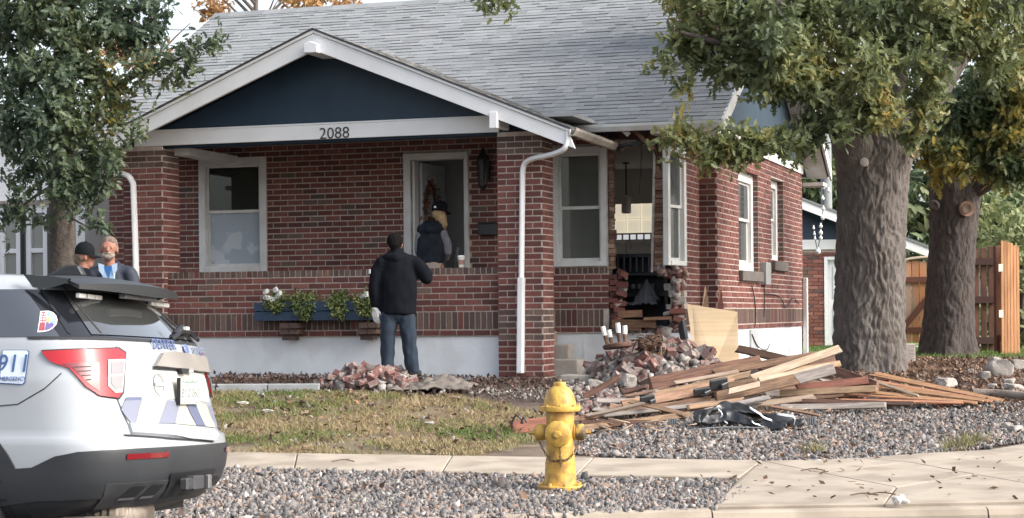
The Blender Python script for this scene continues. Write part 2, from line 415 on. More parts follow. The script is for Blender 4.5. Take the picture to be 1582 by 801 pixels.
def scatter(name, P, size, TV, TF, mat, tilt=1.0, kind='stuff', smooth=False, parent=None):
    n = len(P); k = len(TV); Vs = []; Fs = []; base = 0
    Rm = rotmats(n, tilt); pick = rng.integers(0, k, n)
    for i in range(k):
        idx = np.where(pick == i)[0]
        if not len(idx): continue
        v = np.einsum('nij,vj->nvi', Rm[idx], TV[i])*size[idx][:, None, None]+P[idx][:, None, :]
        f = TF[None]+(np.arange(len(idx))*len(TV[i]))[:, None, None]+base
        base += len(idx)*len(TV[i]); Vs.append(v.reshape(-1, 3)); Fs.append(f.reshape(-1, TF.shape[1]))
    o = link(name, npmesh(name, np.concatenate(Vs), np.concatenate(Fs), mat, smooth), None, parent)
    if kind: o['kind'] = kind
    return o
def fill(poly, n):
    xs_ = [p[0] for p in poly]; ys_ = [p[1] for p in poly]; out = []
    while len(out) < n:
        X = rng.uniform(min(xs_), max(xs_), 4000); Y = rng.uniform(min(ys_), max(ys_), 4000)
        out += [(x, y) for x, y in zip(X, Y) if inpoly(x, y, poly)]
    return np.array(out[:n])
def gz(p, dz=0): return np.column_stack([p, np.interp(p[:, 1], ZD, ZZ)+dz])
gravm = M('gravel_stone', (.3, .3, .3), .9, ramp=[(0, (.07, .068, .07)), (.22, (.13, .128, .13)), (.45, (.19, .175, .165)), (.6, (.22, .18, .155)), (.76, (.28, .265, .25)), (.88, (.29, .19, .14)), (.95, (.36, .33, .30)), (1, (.48, .45, .42))], c2=(.13, .12, .115), ns=60, lo=.5, hi=.8, bump=.4, bs=120)
p = fill(GRAV_A, 20500); scatter('gravel', gz(p, .0)+rng.normal(0, .008, (len(p), 3))*[0, 0, 1], rng.gamma(5.5, .0035, len(p))+.004, STV, STF, gravm)
tag(bpy.data.objects['gravel'], 'mixed grey and pink river gravel in the strip round the hydrant', None)
p = fill(GRAV_B, 21500); o = scatter('gravel', gz(p, .0)+rng.normal(0, .008, (len(p), 3))*[0, 0, 1], rng.gamma(5, .0036, len(p))+.004, STV, STF, gravm)
tag(o, 'mixed grey gravel in the bed in front of the lumber heap', None)
# leaves and chips
LFV = [np.array([(0, 0, 0), (.35, .28, .12), (1, .05, .1), (.4, -.3, .15), (.5, 0, -.03)]), np.array([(0, 0, 0), (.4, .25, -.05), (1, -.05, .25), (.5, -.28, .2), (.5, 0, .02)]), np.array([(0, 0, .1), (.45, .35, 0), (.9, 0, .02), (.45, -.2, .16), (.5, 0, .06)])]
LFF = np.array([(0, 4, 1), (1, 4, 2), (2, 4, 3), (3, 4, 0)])
litm = M('fallen_leaf', (.2, .12, .06), .8, ramp=[(0, (.07, .04, .028)), (.35, (.125, .072, .048)), (.65, (.19, .12, .085)), (.9, (.30, .22, .16)), (1, (.30, .15, .07))], trans=.15)
p = fill(LITTER, 11000); o = scatter('leaf_litter', gz(p, .01), rng.uniform(.03, .08, len(p)), LFV, LFF, litm, .5)
tag(o, 'brown fallen leaves covering the ground under the two trees')
p = np.concatenate([fill(LAWN, 800), fill(GRAV_A, 110), fill(GRAV_B, 520), fill(gp([(1120, 716), (1582, 690), (1582, 778), (1115, 784)]), 70)])
o = scatter('leaf_litter', gz(p, .035), rng.uniform(.035, .09, len(p)), LFV, LFF, litm, .4); tag(o, 'scattered dry leaves on the lawn, paving and gravel')
MUL = gp([(330, 592), (800, 600), (860, 622), (700, 612), (500, 592), (330, 583)])
mchm = M('bark_chip', (.1, .06, .04), .9, ramp=[(0, (.05, .03, .022)), (.5, (.10, .06, .045)), (1, (.2, .13, .1))])
p = fill(gp([(332, 594), (500, 596), (780, 600), (860, 606), (860, 588), (640, 580), (332, 580)]), 2600); o = scatter('bark_mulch', gz(p, .02), rng.uniform(.025, .07, len(p)), LFV, LFF, mchm, .8)
tag(o, 'dark bark mulch along the white foundation')
# grass blades
def blades(name, poly, n, hmin, hmax, mat, label, dz=0, thin=False):
    p = fill(poly, n)
    if thin: p = p[np.array([noise.noise(Vector((x*1.7, y*1.7, 3)))+.5*noise.noise(Vector((x*5, y*5, 7)))+rng.normal(0, .16) > -.10 for x, y in p])]
    n = len(p); q = gz(p, dz)+rng.normal(0, .03, (n, 3))*[1, 1, 0]; a = rng.uniform(0, 2*np.pi, n); h = rng.uniform(hmin, hmax, n)
    wv = np.column_stack([np.cos(a), np.sin(a), np.zeros(n)])*rng.uniform(.004, .008, n)[:, None]
    lean = np.column_stack([rng.normal(0, .6, n), rng.normal(0, .6, n), np.ones(n)])*h[:, None]
    Vv = np.stack([q-wv, q+wv, q+lean], 1).reshape(-1, 3)
    o = link(name, npmesh(name, Vv, np.arange(3*n).reshape(n, 3), mat)); tag(o, label, None, None, 'stuff'); return o
grm = M('lawn_blade', (.2, .18, .06), .8, ramp=[(0, (.40, .31, .185)), (.36, (.34, .26, .15)), (.52, (.25, .22, .10)), (.66, (.14, .175, .05)), (1, (.085, .145, .035))], rampns=.85, trans=.2)
blades('lawn_grass', LAWN, 60000, .015, .06, grm, 'patchy straw coloured lawn with green spots before the porch', 0, True)
gg = M('green_blade', (.12, .2, .04), .8, vary=.3, trans=.2)
blades('lawn_grass', [(5.6, 27.6), (11, 27.6), (13, 36), (5, 36)], 9000, .05, .1, gg, 'bright green grass behind the big trees')
wd = M('weed_blade', (.22, .2, .09), .8, vary=.4, hue=.03, trans=.2)
for (x, y, k) in ((1490, 690, 130), (1512, 684, 90), (1258, 700, 80), (1470, 696, 60)):
    g = gnd(x, y); o = blades('weed_tuft', [(g.x-.09, g.y-.12), (g.x+.09, g.y-.12), (g.x+.09, g.y+.12), (g.x-.09, g.y+.12)], k, .05, .16, wd, 'dry weed tuft at the edge of the gravel by the paving')
# ================================================================== THE BRICK HOUSE
house = thing('brick_house', 'red brick bungalow with a porch, navy gable and a hole smashed in its front corner', 'house', HO.xy.to_3d(), -HT)
BR = []          # every brick: (centre, along, size, dark, owner)
MODX, CRS = .222, .0757
def rows_of(z0, pat):
    out = []; z = z0
    for ch in pat:
        h = {'s': CRS, 'S': CRS*3, 'r': CRS*1.25, 'd': CRS}[ch]; out.append((z, h, ch)); z += h
    return out, z
def courses(owner, P0, ux, nr, L, rows, holes=(), jag=None, phase=0, depth=.06, ext0=0, ext1=0, dark=0.0):
    P0 = Vector((*P0, 0)); ux = Vector((*ux, 0)); nr = Vector((*nr, 0))
    for i, (z, h, ch) in enumerate(rows):
        mod = MODX if ch in 'sd' else CRS
        s = -mod/2 if (i+phase) % 2 and ch in 'sd' else 0.0
        zc = z+h/2
        lo, hi = (0, L) if jag is None else jag(zc, L)
        while s < hi:
            a, b = max(s, lo), min(s+mod, hi); s += mod
            spans = [(a, b)]
            for (h0, h1, hz0, hz1) in holes:
                if hz0 < zc < hz1:
                    ns_ = []
                    for a_, b_ in spans:
                        if b_ <= h0 or a_ >= h1: ns_.append((a_, b_))
                        else:
                            if a_ < h0: ns_.append((a_, h0))
                            if b_ > h1: ns_.append((h1, b_))
                    spans = ns_
            for a_, b_ in spans:
                if b_-a_ < .03: continue
                g = .0076
                a2 = a_+g if a_ > lo+1e-4 or not ext0 else a_-ext0
                b2 = b_-g if b_ < hi-1e-4 or not ext1 else b_+ext1
                pr = .008+random.uniform(-.002, .002)
                c = P0+ux*((a2+b2)/2)+nr*(pr-depth/2)+Vector((0, 0, zc+random.uniform(-.0012, .0012)))
                dk = 1 if (ch in 'Srd' and random.random() < .86) or random.random() < dark else 0
                BR.append((c, ux, (b2-a2, depth, h-2*g), dk, owner))
def core(mb, P0, ux, nr, L, z0, z1, th, holes=(), jagmax=None):
    """mortar wall cut round its openings"""
    P0 = Vector((*P0, 0)); ux = Vector((*ux, 0)); nr = Vector((*nr, 0))
    ss = sorted({0, L, *[h[0] for h in holes], *[h[1] for h in holes]}); zs = sorted({z0, z1, *[h[2] for h in holes], *[h[3] for h in holes]})
    rot = Matrix((ux, nr, Vector((0, 0, 1)))).transposed()
    if rot.determinant() < 0: rot = Matrix((ux, -nr, Vector((0, 0, 1)))).transposed()
    for a, b in zip(ss[:-1], ss[1:]):
        for c, d in zip(zs[:-1], zs[1:]):
            if c < z0 or d > z1 or a < 0 or b > L: continue
            if any(h[0] <= (a+b)/2 <= h[1] and h[2] <= (c+d)/2 <= h[3] for h in holes): continue
            mb.box(P0+ux*((a+b)/2)-nr*(th/2)+Vector((0, 0, (c+d)/2)), (b-a, th, d-c), rot)
EX, EY = (1, 0), (0, 1)
# --- pillars
PD = .45; ZP0, ZP1 = .45, 3.60
pr_rows, _ = rows_of(ZP0, 'dd'+'s'*6+'dd'+'ddd'+'s'*25+'ddd'); pr_rows = [r for r in pr_rows if r[0]+r[1] < ZP1+.03]
mb = MB(); mb.bb(-.565, 0, 0, PD, ZP0, ZP1); pilR = mb.build('porch_pillar', mortar, house)
mb = MB(); mb.bb(-5.72, -5.155, 0, PD, ZP0, ZP1); pilL = mb.build('porch_pillar', mortar, house)
courses(pilR, (-.565, 0), EX, (0, -1), .565, pr_rows, ext0=.006, ext1=.006)
courses(pilR, (0, 0), EY, (1, 0), PD, pr_rows, phase=1)
# --- parapet
mb = MB(); mb.bb(-5.155, -.565, .121, .36, 1.11, 1.955); par = mb.build('porch_wall', mortar, house)
par_rows, _ = rows_of(1.112, 'sS'+'s'*6+'r')
courses(par, (-5.155, .12), EX, (0, -1), 4.59, par_rows, dark=.04)
nprio = len(BR)
courses(pilL, (-5.72, 0), EX, (0, -1), .565, pr_rows, ext0=.006, ext1=.006)
courses(pilL, (-5.155, 0), EY, (1, 0), PD, pr_rows, phase=1)
# --- front wall
W1 = (-5.53, -4.50, 1.99, 3.58); DR = (-2.47, -1.55, 1.17, 3.54); W2 = (-.40, .345, 1.99, 3.55)
FX0 = -6.96
jr = random.Random(5); jl = {}
def jag_front(z, L):
    if z < 1.2: e = .30
    elif z < 1.43: e = .29
    elif z < 1.9: e = jl.setdefault(round(z, 2), jr.uniform(.27, .56))
    elif z < 3.55: e = .352
    else: e = .45
    return 0, e-FX0
fr_rows, ztop = rows_of(1.13, 'sS'+'s'*6+'r'+'s'*24); fr_rows = [r for r in fr_rows if r[0]+r[1] < 3.80]
hol = [(h[0]-FX0, h[1]-FX0, h[2], h[3]) for h in (W1, DR, W2)]
mb = MB(); core(mb, (FX0, 1.75), EX, (0, -1), .352-FX0, 1.12, 3.80, .20, hol)
frw = mb.build('front_wall', mortar, house)
courses(frw, (FX0, 1.75), EX, (0, -1), .5-FX0, fr_rows, hol, jag_front, dark=.10)
low_rows, _ = rows_of(.52, 's'*8)
courses(frw, (FX0, 1.75), EX, (0, -1), 1.1, low_rows)
# --- right side walls
XS1, XS2, YB, YE = 1.31, 1.547, 2.91, 9.95
js = {}
def jag_side(z, L):
    if z < 1.95: return js.setdefault(round(z, 2), jr.uniform(.0, .42)), L
    return .32, L
sd_rows, _ = rows_of(1.13, 'sS'+'s'*34); sd_rows = [r for r in sd_rows if r[0]+r[1] < 3.80]
mb = MB(); core(mb, (XS1, 1.75), EY, (1, 0), YB-1.75, 1.12, 3.80, .20, [(0, .33, 1.12, 3.80)])
core(mb, (XS1, 1.95), EY, (1, 0), .2, 1.12, 1.80, .18)
mb.bb(XS1-.1, XS2, YB, YB+.2, 1.12, 3.80)
W3 = (4.40-YB, 5.95-YB, 1.97, 3.42); W4 = (7.0-YB, 8.15-YB, 2.165, 3.46)
core(mb, (XS2, YB+.2), EY, (1, 0), YE-YB-.2, 1.16, 3.80, .25, [(h[0]-.2, h[1]-.2, h[2], h[3]) for h in (W3, W4)])
mb.bb(FX0, XS2-.26, YE-.2, YE, .4, 3.8); mb.bb(FX0, FX0+.2, 1.96, YE-.21, .4, 3.8)
sdw = mb.build('side_wall', mortar, house)
courses(sdw, (XS1, 1.75), EY, (1, 0), YB-1.75, sd_rows, (), jag_side)
courses(sdw, (XS1, YB), EX, (0, -1), XS2-XS1, sd_rows, ext1=.006)
courses(sdw, (XS2, YB), EY, (1, 0), YE-YB, sd_rows, [W3, W4], phase=1)
for h in (W3, W4):  # brick reveals at the far jamb
    courses(sdw, (XS2-.2, YB+h[1]), EX, (0, -1), .2, [r for r in sd_rows if h[2] < r[0]+.03 and r[0]+r[1] < h[3]+.03], dark=.6)
# --- chimney
CH = (.95, 1.62, 3.35, 4.0)
mb = MB(); mb.bb(CH[0], CH[1], CH[2], CH[3], 4.6, 7.0)
chm_rows, _ = rows_of(4.7, 's'*30)
# --- foundations
mbf = MB(); mbf.bb(-5.155, -.565, .15, .35, .35, 1.108); mbf.bb(FX0, .0, 1.78, 1.94, .35, 1.118); 
mbf.bb(.0, XS1-.01, 1.77, 1.97, .35, 1.115); mbf.bb(XS1-.21, XS1-.012, 1.975, YB, .35, 1.115); mbf.bb(XS2-.22, XS2-.015, YB-.01, YE-.02, .35, 1.155)
mbf.build('foundation', fndm, house)
mb2 = MB(); mb2.bb(-5.70, -.35, .362, 1.748, .9, 1.15); mb2.build('porch_floor', concrete, house)
# --- roof
XL, XR, Y0, YR, Y1, Z0, ZR = -7.35, 1.95, 1.30, 5.85, 10.45, 3.80, 6.31
SLP = (ZR-Z0)/(YR-Y0)
under = M('roof_underside', (.6, .59, .57), .8, (.5, .48, .45), 3)
decking = M('roof_decking', (.10, .10, .11), .9)
mb = MB(); mb.cur = 0
mb.prism([(Y0, Z0-.02), (YR, ZR-.02), (Y1, Z0-.02), (Y1, Z0-.12), (YR, ZR-.12), (Y0, Z0-.12)], XL, XR, 'x')
roof = mb.build('roof', decking, house)
chb = MB(); chb.bb(*CH, 4.9, 6.9); chb.build('chimney', mortar, roof)
courses(None, (CH[0], CH[2]), EX, (0, -1), CH[1]-CH[0], chm_rows, ext0=.006, ext1=.006); courses(None, (CH[1], CH[2]), EY, (1, 0), CH[3]-CH[2], chm_rows, phase=1)
courses(None, (CH[0], CH[3]), (0, -1), (-1, 0), CH[3]-CH[2], chm_rows, phase=1)
mb = MB(); t_ = .025
mb.prism([(Y0+.02, Z0-.125), (YR, ZR-.125), (Y1-.02, Z0-.125), (Y1-.02, Z0-.125-t_), (YR, ZR-.125-t_), (Y0+.02, Z0-.125-t_)], XS2+.02, XR-.04, 'x')
mb.bb(XS2+.02, XR-.04, Y1-.50, Y1-.03, Z0-.30, Z0-.24); mb.bb(1.05, XS2, Y0+.03, 1.73, Z0-.17, Z0-.15)
mb.build('soffit', under, house)
for s_ in (XR, XL-.035):
    mb = MB()
    mb.prism([(Y0-.02, Z0-.01), (YR, ZR-.01), (YR, ZR-.20), (Y0-.02, Z0-.19)], s_, s_+.035, 'x')
    mb.prism([(YR, ZR-.01), (Y1+.02, Z0-.01), (Y1+.02, Z0-.19), (YR, ZR-.20)], s_, s_+.035, 'x')
    mb.build('rake_board', trim, house)
mb = MB(); mb.bb(1.05, XR+.03, Y0-.045, Y0-.022, Z0-.16, Z0-.03)
mb.build('fascia_board', trim, house)
mb = MB(); mb.prism([(YB+.02, 3.76), (YB+.02, Z0+SLP*(YB-Y0)-.16), (YR, ZR-.16), (YE, Z0+SLP*(Y1-YE)-.16), (YE, 3.76)], XS2-.06, XS2+.004, 'x')
mb.prism([(1.8, 3.76), (1.8, Z0+SLP*(1.8-Y0)-.16), (YB+.019, Z0+SLP*(YB-Y0)-.16), (YB+.019, 3.76)], XS1-.06, XS1+.004, 'x')
mb.build('side_gable', navy, house)
mb = MB(); mb.bb(XS2-.02, XS2+.03, YB-.03, YE, 3.70, 3.86); mb.bb(XS1+.0, XS2+.03, YB-.035, YB-.004, 3.70, 3.86); mb.build('frieze_board', trim, house)
# shingles
shm = M('roof_shingle', (.3, .31, .32), .92, ramp=[(0, (.195, .203, .208)), (.3, (.222, .232, .236)), (.7, (.245, .255, .26)), (1, (.275, .285, .29))], c2=(.19, .195, .20), ns=70, lo=.5, hi=.85, bump=.3, bs=220)
shd = M('porch_shingle', (.25, .25, .25), .92, ramp=[(0, (.13, .13, .13)), (.5, (.22, .22, .215)), (1, (.34, .33, .32))], c2=(.16, .13, .1), ns=20, lo=.55, hi=.8, bump=.3, bs=220)
E_ = .125
def shingle_rows(o, du, ds, W, Ls, clip=None, rnd=None):
    """o lower corner, du across, ds up slope; yields 8-corner wedges"""
    o, du, ds = Vector(o), Vector(du).normalized(), Vector(ds).normalized(); nr = du.cross(ds)
    if nr.z < 0: nr = -nr
    k = 0; out = []
    while k*E_ < Ls:
        s = rnd.uniform(-.2, 0)
        while s < W:
            wd = rnd.choice((.13, .17, .22, .28, .35)); a, b = max(0, s+.002), min(W, s+wd-.002); s += wd
            if b-a < .03: continue
            if clip and not clip((a+b)/2, (k+.5)*E_): continue
            th = rnd.choice((.009, .010, .015, .018)); l0 = k*E_-rnd.uniform(0, .006); l1 = min(Ls, (k+1)*E_+.02)
            vs = []
            for (u, l, h) in ((a, l0, 0), (b, l0, 0), (b, l1, 0), (a, l1, 0), (a, l0, th), (b, l0, th), (b, l1, .004), (a, l1, .004)):
                vs.append(o+du*u+ds*l+nr*h)
            out.append((k, a, vs))
        k += 1
    return out
BF = [(0, 3, 2, 1), (4, 5, 6, 7), (0, 1, 5, 4), (1, 2, 6, 5), (2, 3, 7, 6), (3, 0, 4, 7)]
SR = random.Random(11)
def valley(u, s):   # leave out what lies beneath the porch roof
    x = XL+u; y = Y0+s*(YR-Y0)/math.hypot(YR-Y0, ZR-Z0); z = Z0+(y-Y0)*SLP
    return z > 4.93-.412*abs(x+2.8)-.05
allsh = shingle_rows((XL, Y0-.02, Z0-.02), (1, 0, 0), (0, YR-Y0, ZR-Z0), XR-XL+.02, math.hypot(YR-Y0, ZR-Z0), valley, SR)
pick = [t for t in allsh if -0.2 < XL+t[1] < 1.75 and t[0] < 34][:300]
pset = set(map(id, pick))
ms = MB()
for t in allsh:
    if id(t) in pset:
        m1 = MB(); c0 = t[2][0]; m1.add([v-c0 for v in t[2]], BF); ob = link('shingle', bpy.data.meshes.new('shingle'), None, roof)
        ob.data.from_pydata(m1.v, [], m1.f); ob.data.materials.append(shm); ob.location = c0
    else: ms.add(t[2], BF)
for t in shingle_rows((XL, Y1+.02, Z0-.02), (1, 0, 0), (0, YR-Y1, ZR-Z0), XR-XL+.02, math.hypot(YR-Y1, ZR-Z0), None, SR): ms.add(t[2], BF)
k = 0.0
while k < XR-XL: ms.prism([(YR-.15, ZR-.15*SLP+.012), (YR, ZR+.026), (YR+.15, ZR-.15*SLP+.012), (YR+.15, ZR-.15*SLP-.004), (YR, ZR+.008), (YR-.15, ZR-.15*SLP-.004)], XL+k, XL+min(k+.300, XR-XL), 'x'); k += .302
o = ms.build('shingle', shm, house); o['kind'] = 'stuff'
# porch gable roof
PXC, PZ, PXL, PXR, PY = -2.80, 4.93, -6.12, .50, -.45
PSL = .412; PZE = PZ-PSL*(PXR-PXC)
mb = MB()
for sgn, xe in ((1, PXR), (-1, PXL)):
    ze = PZ-PSL*abs(xe-PXC)
    q = [Vector((PXC, PY+.02, PZ-.01)), Vector((PXC, 3.3, PZ-.01)), Vector((xe, 1.42, ze-.01)), Vector((xe, PY+.02, ze-.01))]
    q2 = [v-Vector((0, 0, .07)) for v in q]
    mb.add(q+q2, [(0, 1, 2, 3), (4, 7, 6, 5)]+[(i, i+4, (i+1) % 4+4, (i+1) % 4) for i in range(4)])
proof = mb.build('porch_roof', decking, house)
ms = MB()
for sgn, xe in ((1, PXR), (-1, PXL)):
    ze = PZ-PSL*abs(xe-PXC); Ls = math.hypot(xe-PXC, PZ-ze)
    cl = lambda u, s, sgn=sgn, xe=xe, Ls=Ls: (PY+u) < 1.5+1.9*(s/Ls)
    for t in shingle_rows((xe, PY-.02, ze), (0, 1, 0), (PXC-xe, 0, PZ-ze), 3.8, Ls, cl, SR): ms.add(t[2], BF)
o = ms.build('shingle', shd, proof); o['kind'] = 'stuff'
mb = MB()
for sgn, xe in ((1, PXR), (-1, PXL)):
    ze = PZ-PSL*abs(xe-PXC); n_ = sgn
    mb.prism([(PXC, PZ-.015), (xe, ze-.015), (xe+n_*.0, ze-.05), (PXC, PZ-.05)], PY-.03, PY+.01, 'y')
    mb.prism([(PXC, PZ-.053), (xe-n_*.03, ze-.04), (xe+n_*.05, ze-.245), (PXC, PZ-.265)], PY, PY+.045, 'y')
mb.build('barge_board', white, house, bevel=.004)
mb = MB()
for sgn, xe in ((1, PXR), (-1, PXL)):
    ze = PZ-PSL*abs(xe-PXC); mb.prism([(PXC, PZ+.008), (xe, ze+.008), (xe, ze-.013), (PXC, PZ-.013)], PY-.045, PY+.02, 'y')
mb.build('drip_edge', darkgrey, house)
mb = MB(); mb.prism([(PXC, PZ-.14), (PXL+.35, PZ-PSL*(PXC-PXL-.35)-.14), (PXL+.7, 3.775), (PXR-.7, 3.775), (PXR-.35, PZ-PSL*(PXR-.35-PXC)-.14)], .02, .08, 'y')
mb.build('porch_gable', navy, house)
mb = MB(); mb.bb(-5.56, -.545, -.012, .06, 3.605, 3.79); mb.bb(-5.58, -.53, -.02, .07, 3.79, 3.812); mb.build('porch_beam', white, house, bevel=.004)
mb = MB(); mb.bb(-5.14, -.545, .07, .30, 3.60, 3.78); mb.bb(-5.15, -4.93, .31, 1.75, 3.50, 3.60); mb.build('porch_beam', white, house)
mb = MB(); mb.bb(-5.9, .3, .31, 1.76, 3.80, 3.84); mb.build('porch_ceiling', M('porch_boards', (.35, .35, .35), .8), house)
mb = MB(); mb.prism([(PXC-.09, PZ-.31), (PXC+.09, PZ-.31), (PXC+.09, PZ-.20), (PXC, PZ-.165), (PXC-.09, PZ-.20)], PY-.11, .03, 'y'); mb.build('gable_bracket', white, house, bevel=.008)
mb = MB(); mb.bb(-.50, -.40, PY-.06, PY+.02, 3.60, 3.80); mb.bb(-.49, -.41, PY+.022, .0, 3.62, 3.78); mb.build('gable_bracket', white, house, bevel=.008)
numm = M('number_black', (.012, .012, .013), .4)
p = onY(516.5, 206.5, -.02); text_mesh('house_number', '2088', .205, numm, house, (p.x, -.014, p.z), (R(90), R(-.4), 0), .008, sx=1.02, off=-.002)
# gutters and downspouts
def gutter(a, b, name='gutter', mat=trim):
    a, b = Vector(a), Vector(b); m_ = MB(); d = (b-a).normalized(); sd = Vector((d.y, -d.x, 0))
    prof = [(0, 0), (.0, -.09), (.06, -.09), (.095, -.035), (.095, 0), (.088, 0), (.085, -.03), (.055, -.082), (.008, -.082), (.008, 0)]
    k_ = len(prof); vs = [a+sd*u+Vector((0, 0, z)) for u, z in prof]+[b+sd*u+Vector((0, 0, z)) for u, z in prof]
    m_.add(vs, [tuple(range(k_)), tuple(range(2*k_-1, k_-1, -1))]+[(i, i+k_, (i+1) % k_+k_, (i+1) % k_) for i in range(k_)])
    return m_.build(name, mat, house)
gutter((.07, Y0-.04, Z0-.03), (XR, Y0-.04, Z0-.03))
gutter((PXR-.01, PY-.04, PZE+.0), (PXR-.01, 1.42, PZE-.02), mat=M('aged_gutter', (.52, .48, .43), .6, (.35, .3, .25), 7))
rivet = trim
def spout(path, w, d, name='downspout'):
    m_ = MB(); path = [Vector(p) for p in path]
    m_.tube(path, [w*.62]*len(path), 12, sq=.7); return m_.build(name, white, house, smooth=True)
ya = -.07
spout(curve([onY(877, 203, PY+.02), onY(876.5, 218, PY+.02), onY(871, 231, -.42), onY(852, 239, -.30), onY(828, 244, -.16), onY(814, 250, ya-.02), onY(808, 262, ya), onY(807, 300, ya), onY(805.5, 432, ya)], 4), .075, .06)
m_ = MB(); a_, b_ = onY(805.5, 429, ya), onY(804, 577, ya); m_.bar(a_, b_, .07, .118); m_.build('downspout', white, house, bevel=.012)
spout(curve([onY(160, 265, .0), onY(178, 267, -.02), onY(196, 271, ya), onY(204, 281, ya), onY(206.5, 300, ya), onY(211, 440, ya), onY(214, 560, ya)], 4), .082, .06)
m_ = MB(); m_.bb(XS2+.01, XS2+.09, YE-.06, YE+.02, .5, 1.95); m_.build('downspout', trim, house, bevel=.01)
# windows
gl_up = glass('upper_pane_glass', (.03, .036, .03), .72); gl_dk = glass('dark_pane_glass', (.12, .135, .125), .62); gl_side = glass('side_pane_glass', (.10, .115, .12), .42)
film = M('window_film', (.36, .41, .46), .35, (.50, .54, .57), 3.4, lo=.53, hi=.57, det=3, bump=.1, bs=12)
def window(P0, ux, nr, wd, z0, z1, fw=.085, rec=.03, mats=(gl_dk, gl_dk), mid=.5, sill=True, deep=.09, room=True):
    P0, ux, nr = Vector((*P0, 0)), Vector((*ux, 0)), Vector((*nr, 0)); rot = Matrix((ux, nr, Vector((0, 0, 1)))).transposed()
    def wb(m_, s0, s1, o0, o1, za, zb): m_.box(P0+ux*((s0+s1)/2)+nr*((o0+o1)/2)+Vector((0, 0, (za+zb)/2)), (s1-s0, o1-o0, zb-za), rot)
    m_ = MB(); o0, o1 = -deep, rec
    wb(m_, 0, fw, o0, o1, z0, z1); wb(m_, wd-fw, wd, o0, o1, z0, z1); wb(m_, fw, wd-fw, o0, o1, z1-fw, z1); wb(m_, fw, wd-fw, o0, o1+.015, z0, z0+fw*.8)
    fr_ = m_.build('window', trim, house, bevel=.004)
    zm = z0+(z1-z0)*mid; sw = .035
    for k, (za, zb, of, mt) in enumerate(((zm-.02, z1-fw, -.02, mats[0]), (z0+fw*.8, zm+.02, -.045, mats[1]))):
        m_ = MB(); s0, s1 = fw, wd-fw
        wb(m_, s0, s0+sw, of-.03, of, za, zb); wb(m_, s1-sw, s1, of-.03, of, za, zb); wb(m_, s0+sw, s1-sw, of-.03, of, za, za+sw*1.2); wb(m_, s0+sw, s1-sw, of-.03, of, zb-sw, zb)
        m_.build('sash', trim, fr_, bevel=.003)
        m_ = MB(); wb(m_, s0+sw, s1-sw, of-.018, of-.012, za+sw*1.2, zb-sw); m_.build('pane', mt, fr_)
    return fr_
w1 = window((W1[0], 1.75), EX, (0, -1), W1[1]-W1[0], W1[2], W1[3], .10, .035, (gl_up, film), .53)
w2 = window((W2[0], 1.75), EX, (0, -1), W2[1]-W2[0], W2[2], W2[3], .085, .035, (gl_dk, gl_dk), .49)
window((XS2-.10, YB+W3[0]), EY, (1, 0), W3[1]-W3[0]-.01, W3[2]+.01, W3[3]-.01, .14, .02, (gl_side, gl_side), .52)
window((XS2-.12, YB+W4[0]), EY, (1, 0), W4[1]-W4[0]-.01, W4[2]+.01, W4[3]-.01, .12, .02, (gl_side, gl_side), .52)
stone = M('window_sill_stone', (.13, .11, .10), .9, (.09, .08, .07), 9, bump=.3)
for h in (W3, W4):
    m_ = MB(); m_.bb(XS2-.11, XS2+.07, YB+h[0]-.03, YB+h[1]+.03, h[2]-.15, h[2]-.002); m_.build('window_sill', stone, house, bevel=.008)
# the window pushed out of the missing corner
A_ = onY(1030, 300, 1.47); B_ = Vector((1.31, 2.06, 0)); A_.z = 0; dd = (B_-A_); wl = dd.length; dd.normalize()
window((A_.x, A_.y), (dd.x, dd.y), (dd.y, -dd.x), wl, 1.98, 3.50, .075, .02, (gl_side, gl_dk), .5, deep=.055)
# front door
m_ = MB(); dx0, dx1, dz0, dz1 = DR
m_.bb(dx0, dx0+.10, 1.70, 1.90, dz0, dz1); m_.bb(dx1-.06, dx1, 1.70, 1.90, dz0, dz1); m_.bb(dx0+.10, dx1-.06, 1.70, 1.90, dz1-.09, dz1)
m_.bb(dx0+.115, dx0+.15, 1.74, 1.90, dz0, dz1-.095)
m_.bb(dx0+.10, dx1-.06, 1.76, 1.90, dz0-.01, dz0+.02); df = m_.build('door_frame', trim, house, bevel=.005)
doorm = M('door_paint', (.50, .52, .54), .5)
hinge = Vector((dx0+.17, 1.92, 0)); leafd = Vector((math.sin(R(2)), math.cos(R(2)), 0)); lr = Matrix((leafd, Vector((-leafd.y, leafd.x, 0)), Vector((0, 0, 1)))).transposed()
m_ = MB(); m_.box(hinge+leafd*.41+Vector((0, 0, (dz0+dz1)/2-.05)), (.82, .045, dz1-dz0-.12), lr)
for za, zb in ((1.35, 1.95), (2.1, 2.55), (2.7, 3.3)):
    for sa in (.12, .45): m_.box(hinge+leafd*(sa+.125)-Vector((-leafd.y, leafd.x, 0))*.027+Vector((0, 0, (za+zb)/2)), (.25, .012, zb-za), lr)
door = m_.build('front_door', doorm, house, bevel=.004)
m_ = MB(); m_.lathe([(.0, 0), (.03, .0), (.032, .03), (.0, .05)], 10, hinge+leafd*.74+Vector((leafd.y, -leafd.x, 0))*.03+Vector((0, 0, 2.15)), Matrix.Rotation(R(90), 3, 'Y')); m_.build('door_knob', darkgrey, door, True)
